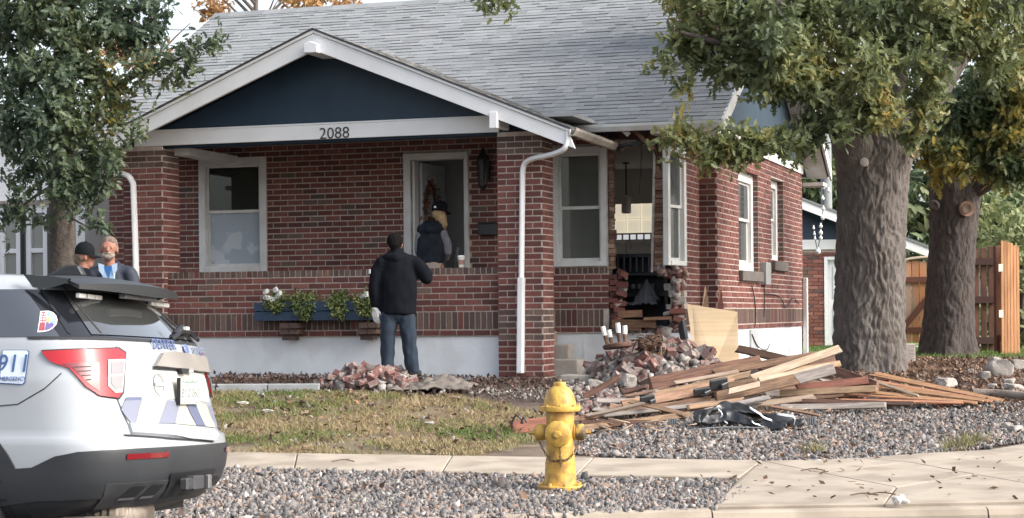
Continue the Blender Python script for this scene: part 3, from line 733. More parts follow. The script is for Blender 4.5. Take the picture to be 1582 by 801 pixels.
# interior shell
inw = M('plaster_wall', (.72, .72, .71), .9, (.66, .65, .64), 1.5); inf = M('wood_floor', (.18, .10, .05), .6, (.12, .065, .03), 5, stretch=(1, 8, 1)); inc = M('ceiling_white', (.74, .74, .74), .9)
ZC = 3.62
m_ = MB(); m_.bb(FX0+.22, XS1-.22, 1.98, YE-.25, 1.08, 1.16); m_.build('interior_floor', inf, house)
m_ = MB(); m_.bb(FX0+.22, XS1-.0, 1.97, YE-.25, ZC, ZC+.05); m_.build('interior_ceiling', inc, house)
m_ = MB(); m_.bb(-3.2, -1.47, 3.55, 3.65, 1.16, ZC); m_.bb(-1.47, -1.40, 1.98, 6.6, 1.16, ZC); m_.bb(-3.3, -3.2, 1.98, 3.65, 1.16, ZC)
m_.bb(FX0+.22, -3.3, 4.5, 4.6, 1.16, ZC)
q0 = onY(944, 318, 6.6); q1 = onY(1006, 366, 6.6)
hx0, hx1, hz0, hz1 = q0.x, q1.x+.05, q1.z-.06, q0.z+.02
for (a, b, c, d) in ((-1.40, hx0, 1.16, ZC), (hx1, XS1-.2, 1.16, ZC), (hx0, hx1, 1.16, hz0), (hx0, hx1, hz1, ZC)): m_.bb(a, b, 6.6, 6.7, c, d)
m_.build('interior_wall', inw, house)
shade = M('daylight_glow_shade', (.80, .72, .56), .9, emit=.27)  # emission put into the shade, standing in for daylight coming through it
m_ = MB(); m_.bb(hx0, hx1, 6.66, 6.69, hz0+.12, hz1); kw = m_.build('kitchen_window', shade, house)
m_ = MB(); m_.bb(hx0-.05, hx1+.05, 6.56, 6.6, hz0-.06, hz0+.0); m_.bb(hx0, hx1, 6.62, 6.65, hz0+.0, hz0+.025); m_.bb(hx0, hx1, 6.61, 6.65, hz0+.10, hz0+.125)
for i in range(6): x_ = hx0+(hx1-hx0)*(i+.5)/6; m_.bb(x_-.012, x_+.012, 6.615, 6.645, hz0+.025, hz0+.10)
m_.build('window_frame', trim, kw)
shade2 = M('daylight_glow_pane', (.70, .72, .74), .9, emit=.25)  # self-glow instead of real daylight behind this strip of glass
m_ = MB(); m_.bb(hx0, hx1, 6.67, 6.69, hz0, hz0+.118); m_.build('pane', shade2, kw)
m_ = MB()
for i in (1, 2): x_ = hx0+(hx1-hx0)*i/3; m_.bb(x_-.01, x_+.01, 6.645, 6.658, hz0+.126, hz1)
m_.bb(hx0, hx1, 6.646, 6.656, (hz0+hz1)/2+.05, (hz0+hz1)/2+.07); m_.build('muntin_shadow', M('shade_shadow_bars', (.76, .68, .525), .9, emit=.262), kw)  # slightly dimmer glowing bars, painted muntin shadows on the shade
# broken edges of the hole
lath = M('lath_wood', (.26, .155, .10), .9, ramp=[(0, (.15, .085, .06)), (.5, (.27, .16, .11)), (1, (.40, .28, .2))], bump=.4)
brokenp = M('broken_plaster', (.46, .43, .40), .95, (.3, .26, .24), 14, bump=.7, bs=60)
jr2 = random.Random(3)
for (xa, xb, za, zb, tilt) in ((.362, .432, 1.95, 3.56, .0), (.985, 1.105, 1.92, 3.58, -.03)):
    z = za
    while z < zb:
        h = jr2.uniform(.035, .06); m_ = MB(); m_.box((0, 0, 0), (xb-xa+jr2.uniform(-.02, .02), .09, h)); o = m_.build('lath', lath, house)
        o.location = ((xa+xb)/2+jr2.uniform(-.008, .008)+tilt*(zb-z)*.5, 1.80+jr2.uniform(-.02, .02), z+h/2); o.rotation_euler = (jr2.uniform(-.1, .1), jr2.uniform(-.08, .08), jr2.uniform(-.15, .15)); z += h+.006
m_ = MB(); m_.bar((.975-.04, 1.76, 1.90), (.985, 1.76, 3.58), .03, .03); m_.bar((1.10, 1.73, 1.92), (1.125, 1.73, 3.5), .03, .03); m_.bar((.355, 1.72, 1.98), (.352, 1.73, 3.57), .012, .02); m_.build('plaster_edge', M('plaster_edge_white', (.6, .58, .55), .9, (.4, .36, .32), 9), house)
# lumps of mortar and brick on the torn edges
lump_t, lump_f = stone_templates(5)
pts = []
for z in np.arange(1.15, 1.95, .05): pts += [(jl.get(min(jl, key=lambda q: abs(q-z)), .4)+jr2.uniform(-.06, .03), 1.82+jr2.uniform(-.05, .06), z+jr2.uniform(-.02, .02))]*1
for z in np.arange(1.15, 1.98, .035): pts.append((XS1-.06+jr2.uniform(-.06, .04), 1.80+jr2.uniform(-.03, .22), z))
for x in np.arange(.32, 1.3, .035): pts.append((x, 1.82+jr2.uniform(-.04, .08), 1.13+jr2.uniform(-.02, .04)))
for x in np.arange(1.0, 1.36, .03): pts.append((x, 1.75+jr2.uniform(-.06, .12), 1.93+jr2.uniform(-.04, .03)))
pts = np.array(pts); o = scatter('mortar_rubble', pts, rng.uniform(.04, .085, len(pts)), RBV, RBF, M('broken_masonry', (.3, .2, .17), .95, ramp=[(0, (.14, .06, .05)), (.35, (.26, .15, .125)), (.6, (.36, .3, .27)), (1, (.46, .42, .39))], bump=.5), 1.0, 'stuff', False, house)
# splintered joists and header
jm = M('old_timber', (.20, .11, .065), .85, (.12, .065, .04), 6, stretch=(1, 1, 6), bump=.3, vary=.3)
for (a, b, t) in (((.42, 1.70, 1.245), (.98, 1.72, 1.235), .10), ((.48, 1.78, 1.36), (.78, 1.80, 1.37), .09), ((.44, 1.66, 1.17), (.80, 1.68, 1.165), .05), ((.85, 1.62, 1.30), (1.2, 1.7, 1.31), .04)):
    m_ = MB(); m_.bar(a, b, .12, t); m_.build('joist', jm, house)
for (a, b, t) in (((.40, 1.66, 3.66), (1.2, 1.68, 3.615), .07), ((.42, 1.55, 3.735), (.75, 1.57, 3.70), .05), ((.60, 1.5, 3.70), (1.28, 1.62, 3.69), .05), ((.36, 1.40, 3.62), (.52, 1.45, 3.55), .06), ((1.1, 1.6, 3.55), (1.34, 1.68, 3.6), .06)):
    m_ = MB(); m_.bar(a, b, .1, t); m_.build('header_timber', M('burnt_red_timber', (.13, .05, .04), .9, (.07, .035, .03), 12, bump=.4), house)
for k in range(16):
    c_ = Vector((jr2.uniform(.40, 1.32), jr2.uniform(1.40, 1.74), jr2.uniform(3.52, 3.74))); d_ = Vector((jr2.gauss(0, 1), jr2.gauss(0, .4), jr2.gauss(-.2, .5))).normalized()*jr2.uniform(.06, .20); m_ = MB(); m_.bar(c_-d_, c_+d_, jr2.uniform(.02, .07), jr2.uniform(.012, .04), jr2.uniform(0, 3)); m_.build('torn_eave_wood', jm if k % 3 else darkgrey, house)
for k in range(9):
    c_ = Vector((XS1-jr2.uniform(.02, .22), jr2.uniform(1.74, 1.95), 1.2+k*.085)); m_ = MB(); m_.box(c_, (jr2.uniform(.08, .2), jr2.uniform(.05, .12), jr2.uniform(.05, .1)), Euler((jr2.gauss(0, .3), jr2.gauss(0, .3), jr2.gauss(0, .4))).to_matrix()); m_.build('plaster_lump', brokenp, house, bevel=.01)
for k in range(12):
    z_ = 1.20+jr2.random()*.7; x_ = jl.get(min(jl, key=lambda q: abs(q-z_)), .4) if k < 7 else XS1-.1; o = link('torn_brick', None or bpy.data.meshes.new('torn_brick'), None, house); m1 = MB(); m1.box((0, 0, 0), (.21*jr2.uniform(.5, 1), .10, .064)); o.data.from_pydata(m1.v, [], m1.f); o.data.materials.append(brickm); o.location = (x_+jr2.uniform(-.04, .06), 1.77+jr2.uniform(-.03, .05), z_); o.rotation_euler = (jr2.gauss(0, .2), jr2.gauss(.15, .25), jr2.gauss(0, .4))
for k in range(4):
    x_ = jr2.uniform(.45, 1.2); m_ = MB(); m_.tube(curve([(x_, 1.7, 3.65), (x_+jr2.gauss(0, .05), 1.68, 3.45), (x_+jr2.gauss(0, .1), 1.66, 3.2-.1*k)]), .006, 4); m_.build('hanging_wire', black, house)
m_ = MB(); m_.bb(-.0, 1.0, Y0+.05, 1.70, Z0-.05, Z0-.03); m_.build('eave_board', darkgrey, house)
m_ = MB(); m_.bar((.66, 1.36, 3.72), (.74, 1.38, 3.64), .08, .06); m_.build('eave_block', trim, house)
# electrical box, vent, lantern, mail slot
m_ = MB(); m_.bb(XS2, XS2+.10, 6.03, 6.42, 1.78, 2.12); m_.build('meter_box', M('meter_grey', (.25, .25, .25), .5), house, bevel=.01)
m_ = MB(); m_.bb(XS2-.02, XS2+.02, 5.2, 5.75, .72, 1.12)
m_.build('foundation_vent', M('vent_grey', (.33, .34, .35), .6), house, bevel=.006)
for pts_ in ([(6.2, 1.78), (6.2, 1.5), (6.15, 1.3)], [(5.2, 1.75), (5.35, 1.65), (5.5, 1.35), (5.4, 1.15)], [(5.2, 1.05), (5.6, .88), (6.3, .80), (6.6, .88)], [(6.3, 1.65), (7.5, 1.62), (8.1, 1.45), (8.8, 1.6), (9.4, 1.5)]):
    m_ = MB(); m_.tube(curve([(XS2+.03, y, z) for y, z in pts_], 4), .009, 5); m_.build('cable', black, house, True)
lz = 3.04; lx = -1.29
m_ = MB(); m_.bb(lx-.05, lx+.05, 1.70, 1.738, lz+.12, lz+.36); m_.tube(curve([(lx, 1.70, lz+.30), (lx, 1.62, lz+.42), (lx, 1.56, lz+.44)]), .012, 6); m_.lathe([(.02, .52), (.03, .47), (.10, .38), (.085, .37), (.085, .36)], 8, (lx, 1.56, lz)); m_.lathe([(.05, .0), (.06, .03), (.02, -.04)], 8, (lx, 1.56, lz))
for k in range(6):
    a = k*math.pi/3; m_.tube([(lx+.055*math.cos(a), 1.56+.055*math.sin(a), lz+.03), (lx+.08*math.cos(a), 1.56+.08*math.sin(a), lz+.36)], .008, 5)
ln = m_.build('porch_lantern', black, house)
m_ = MB(); m_.lathe([(.05, .03), (.076, .36)], 6, (lx, 1.56, lz)); m_.build('lantern_glass', glass('lantern_glass', (.05, .055, .06), .6), ln)
p = onY(755, 355, 1.73); m_ = MB(); m_.bb(p.x-.13, p.x+.13, 1.66, 1.738, p.z-.075, p.z+.075); m_.bb(p.x-.135, p.x+.135, 1.65, 1.7, p.z+.078, p.z+.10); m_.build('mailbox', M('mailbox_grey', (.03, .032, .035), .5), house, bevel=.008)
# corbels under the flower box
for xc in (-3.31, -2.24):
    for i, wd in enumerate((.26, .26, .18)):
        m_ = MB(); zc = 1.255-i*.076; n_ = 2 if wd > .2 else 1
        for k in range(n_):
            m_.box((xc-.03*i+(k-(n_-1)/2)*wd/n_, .02-.02*i*0-.04+i*.025, zc), (wd/n_-.008, .24-.05*i, .066))
        m_.build('corbel', brickdark, house)
# ---- lay the bricks: 300 that show largest one by one, the rest as one part
unit = {}
for dk, mt in ((0, brickm), (1, brickdark)):
    m_ = MB(); m_.box((0, 0, 0), (1, 1, 1)); t = m_.build('brick', mt); unit[dk] = t.data; bpy.data.objects.remove(t)
rest = {0: MB(), 1: MB()}
front_first = sorted(range(nprio), key=lambda i: -BR[i][0].x)[:300]; fs_ = set(front_first)
for i, (c, ux, sz, dk, ow) in enumerate(BR):
    if i in fs_:
        o = link('brick', unit[dk], None, ow); o.location = c; o.scale = sz
        o.rotation_euler = (0, 0, math.atan2(ux.y, ux.x))
    else:
        rot = Matrix((ux, Vector((-ux.y, ux.x, 0)), Vector((0, 0, 1)))).transposed() @ Matrix.Rotation(random.uniform(-.006, .006), 3, 'Y')
        rest[dk].box(c, sz, rot)
allb = MB()
for dk in (0, 1):
    allb.cur = dk; b_ = len(allb.v); allb.v += rest[dk].v; allb.f += [tuple(k_+b_ for k_ in f) for f in rest[dk].f]; allb.m += [dk]*len(rest[dk].f)
o = allb.build('brick', [brickm, brickdark], house); o['kind'] = 'stuff'
# ================================================================== POLICE CAR
CA = 12.5; _r = Vector((math.sin(R(CA)), math.cos(R(CA)), 0)); _b = Vector((math.cos(R(CA)), -math.sin(R(CA)), 0))
CARO = Vector(((159-PCX)*10.2/FPX, 10.2, -.11))+_r*.95+_b*.12
CARM = Matrix.Translation(CARO) @ Matrix.Rotation(R(180-CA), 4, 'Z') @ Matrix.Rotation(R(2.4), 4, 'X')
car = thing('police_car', 'white police SUV parked at left, seen from its rear corner', 'police car')
car.matrix_world = CARM
CARI = CARM.inverted()
zt = [.30, .36, .42, .50, .58, .70, .77, .80, .90, 1.10, 1.30, 1.335, 1.45, 1.615, 1.66, 1.70, 1.725, 1.738]
wt = [.84, .90, .955, .975, .985, .995, .995, .985, .985, .985, .955, .945, .885, .80, .77, .71, .56, .30]
rt = [.40, .25, .12, .045, .015, .0, .01, .055, .085, .12, .165, .19, .31, .48, .535, .62, .85, 1.2]
ft = [4.6, 4.75, 4.9, 4.97, 5.0, 5.0, 5.0, 5.0, 4.98, 4.72, 3.42, 3.32, 3.03, 2.62, 2.52, 2.42, 2.2, 1.9]
BOW, FIL = .12, .30
def cW(z): return float(np.interp(z, zt, wt))
def cR(z): return float(np.interp(z, zt, rt))
def cF(z):
    return float(np.interp(z, [.3, .36, .42, .5, .58, .9, 1.02, 1.09, 1.12, 1.16, 1.3, 1.335, 1.45, 1.615, 1.66, 1.7, 1.725, 1.738], [4.6, 4.75, 4.9, 4.97, 5.0, 4.99, 4.93, 4.75, 4.35, 3.8, 3.42, 3.32, 3.03, 2.62, 2.52, 2.42, 2.2, 1.9]))
def cwc(z): return cW(z)-.045*min(1, cW(z)/.9)
def cP(s, z):
    wc = cwc(z); w0 = cW(z)
    if s > wc:
        p = cP(2*wc-s, z); return Vector((p.x, -p.y, p.z))
    xr = cR(z); bow = BOW*min(1, w0/.7); xc = xr+bow; r = min(FIL, wc*.5)
    def side(d): return Vector((xc+d, wc+(w0-wc)*min(1, max(0, d/1.2))**.6, z))
    def rear(q): y = wc-q; return Vector((xr+bow*(y/wc)**2, y, z))
    if s <= -r: return side(-s)
    if s >= r: return rear(s)
    t = (s+r)/(2*r); a, b, c = side(r), Vector((xc, wc, z)), rear(r)
    return a*(1-t)**2+b*2*t*(1-t)+c*t*t
def cN(s, z):
    a = cP(s+.01, z)-cP(s-.01, z); b = cP(s, z+.008)-cP(s, z-.008); n_ = a.cross(b)
    n_.normalize(); c = cP(s, z)
    if n_.dot(Vector((c.x-1.2, c.y, 0))) < 0: n_ = -n_
    return n_
carw = M('car_white', (.37, .39, .415), .25, (.34, .36, .38), 1.5, coat=.5); carb = M('car_gloss_black', (.012, .013, .016), .12, coat=.5)
carc = M('car_cladding', (.034, .037, .041), .42, (.028, .03, .034), 3); cglass = glass('car_glass', (.03, .034, .04), .93, .05); cglass.node_tree.nodes['Principled BSDF'].inputs['IOR'].default_value = 2.1
redl = M('tail_light_red', (.36, .004, .010), .15, coat=.4); redd = M('tail_light_deep_red', (.16, .003, .007), .15, coat=1); lens = M('reverse_lens', (.42, .40, .39), .15, coat=1); gap = M('panel_gap', (.02, .02, .022), .7)
zs_ = [.30, .33, .36, .39, .42, .46, .50, .54, .58, .64, .70, .74, .77, .785, .80, .83, .86, .90, .95, 1.0, 1.04, 1.07, 1.09, 1.105, 1.12, 1.14, 1.16, 1.2, 1.25, 1.30, 1.335, 1.37, 1.41, 1.45, 1.5, 1.56, 1.615, 1.64, 1.66, 1.68, 1.70, 1.715, 1.725, 1.733, 1.738]
def contour(z):
    wc = cwc(z); xf = cF(z); xc = cR(z)+BOW*min(1, cW(z)/.7); half = []
    for q in np.linspace(wc, min(FIL, wc*.5), 9): half.append(cP(q, z))
    r = min(FIL, wc*.5)
    for t in np.linspace(r, -r, 8)[1:]: half.append(cP(t, z))
    L_ = xf-.55*min(1, cW(z)/.9)-xc
    for t in np.linspace(0, 1, 26)[1:]: half.append(cP(-(r+(L_-r)*t), z))
    e = half[-1]; w_ = e.y
    for t in np.linspace(0, 1, 9)[1:]:
        a = t*math.pi/2; half.append(Vector((e.x+(xf-e.x)*math.sin(a), w_*(math.cos(a)**.55 if t < 1 else 0), z)))
    return half
mb = MB(); rings = []
for z in zs_:
    h = contour(z); full = h+[Vector((p.x, -p.y, p.z)) for p in h[-2:0:-1]]; rings.append(full)
n_ = len(rings[0]); mb.v = [tuple(p) for r_ in rings for p in r_]
for i in range(len(rings)-1):
    for j in range(n_): mb.f.append((i*n_+j, i*n_+(j+1) % n_, (i+1)*n_+(j+1) % n_, (i+1)*n_+j))
mb.f.append(tuple(range(n_-1, -1, -1))); mb.f.append(tuple((len(rings)-1)*n_+j for j in range(n_))); mb.m = [1 if k < 5*n_ else 0 for k in range(len(mb.f)-2)]+[1, 0]
body = mb.build('body', [carw, carc], car, True, sharp=50)
def patch(name, poly, mat, parent=car, off=.004, grid=.07, skirt=.0, fn=None, smooth=True):
    bm = bmesh.new(); bm.faces.new([bm.verts.new((p[0], p[1], 0)) for p in poly])
    for ax in (0, 1):
        lo, hi = min(p[ax] for p in poly), max(p[ax] for p in poly); g = lo+grid
        while g < hi-1e-4:
            co = (g, 0, 0) if ax == 0 else (0, g, 0); no = (1, 0, 0) if ax == 0 else (0, 1, 0)
            bmesh.ops.bisect_plane(bm, geom=bm.verts[:]+bm.edges[:]+bm.faces[:], plane_co=co, plane_no=no, dist=1e-5); g += grid
    base = {}
    f_ = fn or (lambda s, z, o: cP(s, z)+cN(s, z)*o)
    if skirt:
        be = [e for e in bm.edges if len(e.link_faces) == 1]; ex = bmesh.ops.extrude_edge_only(bm, edges=be)
        low = {v for v in ex['geom'] if isinstance(v, bmesh.types.BMVert)}
    else: low = set()
    for v in bm.verts: s, z = v.co.x, v.co.y; v.co = f_(s, z, off-skirt if v in low else off)
    bmesh.ops.recalc_face_normals(bm, faces=bm.faces)
    me = bpy.data.meshes.new(name); bm.to_mesh(me); bm.free(); me.materials.append(mat)
    if smooth: me.polygons.foreach_set('use_smooth', [True]*len(me.polygons)); me.set_sharp_from_angle(angle=R(45))
    return link(name, me, None, parent)
def cpix(s, z):
    p = CARM @ cP(s, z); dx, dy = p.x*FPX/p.y, (EYE-p.z)*FPX/p.y
    return PCX+dx+ROLL*dy, PCY+dy-ROLL*dx
CGRID = [(s_, z_, cpix(s_, z_)) for s_ in np.linspace(-1.6, 1.9, 71) for z_ in np.linspace(.4, 1.66, 43)]
def sp(x, y):
    """photo pixel -> (s, z) on the car's shell"""
    s, z, _ = min(CGRID, key=lambda g: (g[2][0]-x)**2+(g[2][1]-y)**2+(0 if g[0] < 1.75 else 1e6))
    for _ in range(8):
        p0 = cpix(s, z); ps = cpix(s+.004, z); pz = cpix(s, z+.004)
        a, b, c, d = (ps[0]-p0[0])/.004, (pz[0]-p0[0])/.004, (ps[1]-p0[1])/.004, (pz[1]-p0[1])/.004
        det = a*d-b*c
        if abs(det) < 800: break
        ex, ey = x-p0[0], y-p0[1]; ds, dz = (d*ex-b*ey)/det, (a*ey-c*ex)/det
        s += max(-.05, min(.05, ds)); z += max(-.05, min(.05, dz))
    return (s, z)
rp = sp
def strip(name, pts, wd, mat=gap, off=.003, fn=None):
    """thin line along (s,z) points"""
    for a, b in zip(pts[:-1], pts[1:]):
        d = Vector((b[0]-a[0], b[1]-a[1])); l = d.length; q = Vector((-d.y, d.x))/l*wd/2
        patch(name, [(a[0]+q.x, a[1]+q.y), (b[0]+q.x, b[1]+q.y), (b[0]-q.x, b[1]-q.y), (a[0]-q.x, a[1]-q.y)], mat, body, off, .08)
WC = cwc(1.0); RW = 2*WC
# dark greenhouse, roof pillar, rear glass
patch('side_window', [(-3.15, 1.34), (-.1, 1.34), (-.1, 1.612), (-2.05, 1.612)], cglass, off=.006, grid=.08)
strip('window_pillar', [sp(107, 517), sp(57, 440)], .02, carb, .009); strip('window_pillar', [(-1.62, 1.34), (-1.55, 1.61)], .09, carb, .009)
strip('window_pillar', [sp(155, 517), sp(118, 474), sp(84, 432)], .012, gap, .012)
w2_ = 2*cwc(1.45)
patch('window', [(-.1, 1.34), (2*cwc(1.34)+.1, 1.34), (2*cwc(1.612)+.1, 1.612), (-.1, 1.612)], carb, off=.005)
rg = patch('rear_window', [(.13, 1.352), (2*cwc(1.35)-.13, 1.352), (2*cwc(1.60)-.15, 1.605), (.15, 1.605)], M('rear_glass', (.045, .047, .046), .08, spec=1.0, coat=1), off=.010)
patch('windshield_trim', [(-.3, 1.325), (-.3, 1.34), (2*cwc(1.33)+.3, 1.34), (2*cwc(1.33)+.3, 1.325)], gap, off=.004)
# bumper cladding
bp_ = [(-.66, .605), (-.42, .622), (-.29, .685), (-.16, .708), (.0, .715), (.25, .72), (RW-.25, .72), (RW, .715), (RW+.16, .708), (RW+.29, .685), (RW+.42, .622), (RW+.66, .605), (RW+.64, .41), (RW+.3, .44), (RW, .46), (.9, .46), (.3, .455), (.0, .455), (-.3, .44), (-.62, .40)]
bumper = patch('rear_bumper', bp_, carc, off=.016, grid=.06, skirt=.03)
patch('bumper_lower', [(.10, .40), (RW-.10, .40), (RW-.05, .535), (.05, .535)], darkgrey, bumper, off=.020, skirt=.01)
for y0, y1 in ((.20, .34), (.40, .54), (RW-.54, RW-.40), (RW-.34, RW-.20)):
    patch('bumper_slot', [(y0, .46), (y1, .46), (y1+.05, .515), (y0+.05, .515)], black, bumper, off=.024)
    patch('bumper_slot', [(y0-.01, .448), (y1-.01, .448), (y1-.0, .462), (y0, .462)], metalm, bumper, off=.026)
patch('hitch_recess', [(.66, .44), (1.28, .44), (1.34, .575), (.62, .575)], black, bumper, off=.025)
hm = MB(); hm.box((-.01, .0, .50), (.06, .16, .085)); hm.box((-.03, .18, .50), (.05, .10, .07)); hm.build('hitch', darkgrey, bumper, bevel=.008)
hm = MB(); hm.box((-.045, -.12, .50), (.03, .05, .085)); hm.box((-.045, .20, .495), (.02, .05, .045)); hm.build('hitch_pin', M('hitch_steel', (.18, .18, .18), .45, metal=.5), bumper, bevel=.006)
for a, b in ((.17, .58), (RW-.35, RW-.02)):
    patch('reflector', [(a, .665), (b, .665), (b, .695), (a, .695)], redd, bumper, off=.022)
# wheel arches and wheels
for xw in (1.13, 4.0):
    for sg in (1, -1):
        def wfn(u, v, o, sg=sg): p = cP(-(u-cR(v)-BOW), v); nn = Vector((0, 1, 0)); q = p+nn*o; return Vector((q.x, q.y*sg, q.z))
        ring = [(xw+.53*math.cos(a), .40+.53*math.sin(a)) for a in np.linspace(-.05*0, math.pi, 22)]
        ring = [(x, z) for x, z in ring if z > .31]
        patch('wheel_arch', [(xw+.53, .33)]+ring+[(xw-.53, .33)], carc, body, off=.012, grid=.09, fn=wfn, skirt=.012)
        r2 = [(xw+.43*math.cos(a), .40+.43*math.sin(a)) for a in np.linspace(0, math.pi, 20)]
        patch('wheel_well', [(xw+.43, .315)]+r2+[(xw-.43, .315)], gap, body, off=.017, grid=.12, fn=wfn)
        wm = MB(); rot = Matrix.Rotation(R(-90*sg), 3, 'X')
        wm.lathe([(.22, -.11), (.35, -.12), (.375, -.09), (.375, .09), (.35, .12), (.24, .125), (.235, .09)], 36, (xw, sg*.885, .375), rot)
        ty = wm.build('wheel', M('tyre_rubber', (.018, .018, .019), .85), car, True)
        wm = MB(); wm.lathe([(.01, .135), (.06, .135), (.07, .10), (.22, .085), (.235, .118), (.235, .10), (.2, .05)], 30, (xw, sg*.885, .375), rot)
        for k in range(5): 
            a = k*2*math.pi/5; wm.bar((xw+.05*math.cos(a), sg*(.885+.115), .375+.05*math.sin(a)), (xw+.225*math.cos(a), sg*(.885+.105), .375+.225*math.sin(a)), .06, .03)
        wm.build('rim', darkgrey, ty)
# tail lights (near one follows the corner)
def tl(px_): return [sp(x, y) for x, y in px_]

tail_px = [(65, 543.5), (122, 541), (180, 539.5), (191, 546.5), (187, 606), (180, 615.5), (153, 612), (132, 598), (107, 570), (80, 560.5), (71, 553)]
tpoly = [sp(*p) for p in tail_px]
for mir in (0, 1):
    def fnm(s, z, o, mir=mir):
        p = cP(s, z)+cN(s, z)*o; return Vector((p.x, -p.y if mir else p.y, p.z))
    T_ = patch('tail_light', tpoly, redl, off=.014, grid=.05, skirt=.014, fn=fnm)
    patch('tail_light_bezel', [(lambda c: (p[0]+(p[0]-c[0])*.035+.004*(1 if p[0] > c[0] else -1), p[1]+(p[1]-c[1])*.06))((-.22, 1.12)) for p in tpoly], gap, T_, off=.005, grid=.05, fn=fnm)
    patch('red_lens', [sp(*p) for p in ((95, 563), (140, 561), (151, 561), (152, 606), (136, 594), (112, 570))], redd, T_, off=.017, grid=.05, fn=fnm)
    for yy in (568, 574.5, 581, 587.5): patch('lens_rib', [sp(*p) for p in ((112+(yy-568)*1.0, yy), (139, yy-.8), (139, yy+.6), (113+(yy-568)*1.0, yy+1.4))], gap, T_, off=.019, grid=.05, fn=fnm)
    patch('reverse_light', [sp(*p) for p in ((164, 557), (190, 556), (186, 607), (175, 608), (164, 597))], lens, T_, off=.018, grid=.05, fn=fnm)
    for q in (((168, 561), (187.5, 560.5), (186, 578), (168, 579)), ((168, 583), (186, 582), (184, 601), (175, 603), (168, 594))):
        patch('reverse_lamp_cell', [sp(*p) for p in q], M('lens_grey', (.22, .20, .20), .2, coat=1), T_, off=.021, grid=.05, fn=fnm)
# spoiler
sm_ = MB(); NY, NX = 24, 5; g = []
def spo(v, u, top):
    y = v*.71; xf = .64; xt = .275+.13*abs(v)**2.4; x = xf+(xt-xf)*u
    zr_ = 1.722-.03*v*v; ztr = 1.665-.025*abs(v)**3
    z = zr_+(ztr-zr_)*u**1.15+.012*math.sin(u*math.pi)
    if not top: z -= .012+.050*u*(1-.75*v*v)
    return Vector((x, y, z))
for top in (1, 0):
    for i in range(NY+1):
        for j in range(NX+1): sm_.v.append(tuple(spo(-1+2*i/NY, j/NX, top)))
o_ = (NY+1)*(NX+1)
for i in range(NY):
    for j in range(NX):
        a = i*(NX+1)+j; sm_.f += [(a, a+1, a+NX+2, a+NX+1), (o_+a, o_+a+NX+1, o_+a+NX+2, o_+a+1)]
    a, b = i*(NX+1)+NX, (i+1)*(NX+1)+NX; sm_.f.append((a, o_+a, o_+b, b)); a, b = i*(NX+1), (i+1)*(NX+1); sm_.f.append((a, b, o_+b, o_+a))
for i in (0, NY):
    for j in range(NX): a = i*(NX+1)+j; sm_.f.append((a, o_+a, o_+a+1, a+1))
sm_.m = [0]*len(sm_.f)
spl = sm_.build('spoiler', M('spoiler_black', (.018, .019, .021), .4), car, True, sharp=35)
sm_ = MB(); sm_.prism([(.72, 1.70), (.40, 1.655), (.42, 1.60), (.50, 1.58), (.60, 1.60)], .735, .765, 'y'); sm_.prism([(.72, 1.70), (.40, 1.655), (.42, 1.60), (.50, 1.58), (.60, 1.60)], -.765, -.735, 'y')
for k_, sgn in enumerate((1, -1)):
    q = MB(); q.prism([(.72, 1.70), (.44, 1.672), (.46, 1.645), (.55, 1.62), (.66, 1.625)], sgn*.735, sgn*.765, 'y'); q.build('spoiler_fin', carb, spl)
lampw = M('warning_lamp', (.8, .78, .74), .2, coat=.5)
for y0 in (.60, .49, .39, -.41, -.50, -.60):
    q = MB(); q.box((.445, y0, 1.583), (.03, .085, .028)); q.build('warning_light', lampw, spl, bevel=.005)
q = MB(); q.box((.36, 0, 1.60), (.05, .46, .03)); q.build('brake_light', M('brake_lens', (.2, .19, .2), .3), spl, bevel=.006)
# liftgate seams, garnish, plate, wiper
strip('seam', [sp(160, 518), sp(180, 537)], .007); strip('seam', [sp(181, 617), sp(205, 671)], .007)
strip('seam', [rp(191, 673.5), rp(260, 678), rp(328, 683)], .009, gap, .006)
strip('seam', [sp(-8, 628), sp(27.6, 625), sp(70, 600), sp(95, 577)], .006)
patch('gate_ledge', [rp(197, 655), rp(331, 666), rp(329, 682), rp(203, 672)], carw, body, off=.02, skirt=.02)
patch('plate_recess', [rp(232, 573), rp(322, 579), rp(322, 622), rp(219, 613)], M('plate_recess_white', (.42, .41, .385), .4), body, off=.003)
gn = patch('liftgate_garnish', [rp(247, 546.5), rp(262, 544.5), rp(316, 553), rp(323, 558), rp(323, 577), rp(235, 567)], M('garnish_grey', (.27, .25, .225), .35, (.22, .2, .18), 5), car, off=.03, skirt=.03)
patch('garnish_shadow_gap', [rp(235, 568), rp(322, 577.5), rp(322, 580), rp(235, 571)], gap, gn, off=.010)
patch('reverse_camera', [rp(271, 571), rp(284, 572), rp(282, 579), rp(274, 579)], black, gn, off=.036, skirt=.02)
patch('camera_lens', [rp(284, 572), rp(291, 573), rp(291, 578), rp(284, 577)], lens, gn, off=.034, skirt=.02)
plm = M('plate_white', (.55, .56, .53), .4)
PA, PB = rp(263, 584), rp(297, 592.5); plw = .31; yc = (cwc(1)-PA[0]+cwc(1)-PB[0])/2; zc = (rp(266, 602)[1]+rp(297, 608)[1])/2; xp = cR(zc)-.035
q = MB(); q.box((xp, yc, zc), (.012, plw, .155)); plate = q.build('number_plate', plm, car, bevel=.003)
q = MB(); q.box((xp+.002, yc+plw/2+.006, zc), (.02, .012, .16)); q.build('plate_frame', black, plate)
pt = M('plate_print', (.16, .18, .17), .5); pgm = M('plate_green', (.24, .30, .25), .5)
text_mesh('plate_number', 'BYZ·060', .078, pt, plate, (xp-.0065, yc, zc-.012), (R(90), 0, R(-90)), .001)
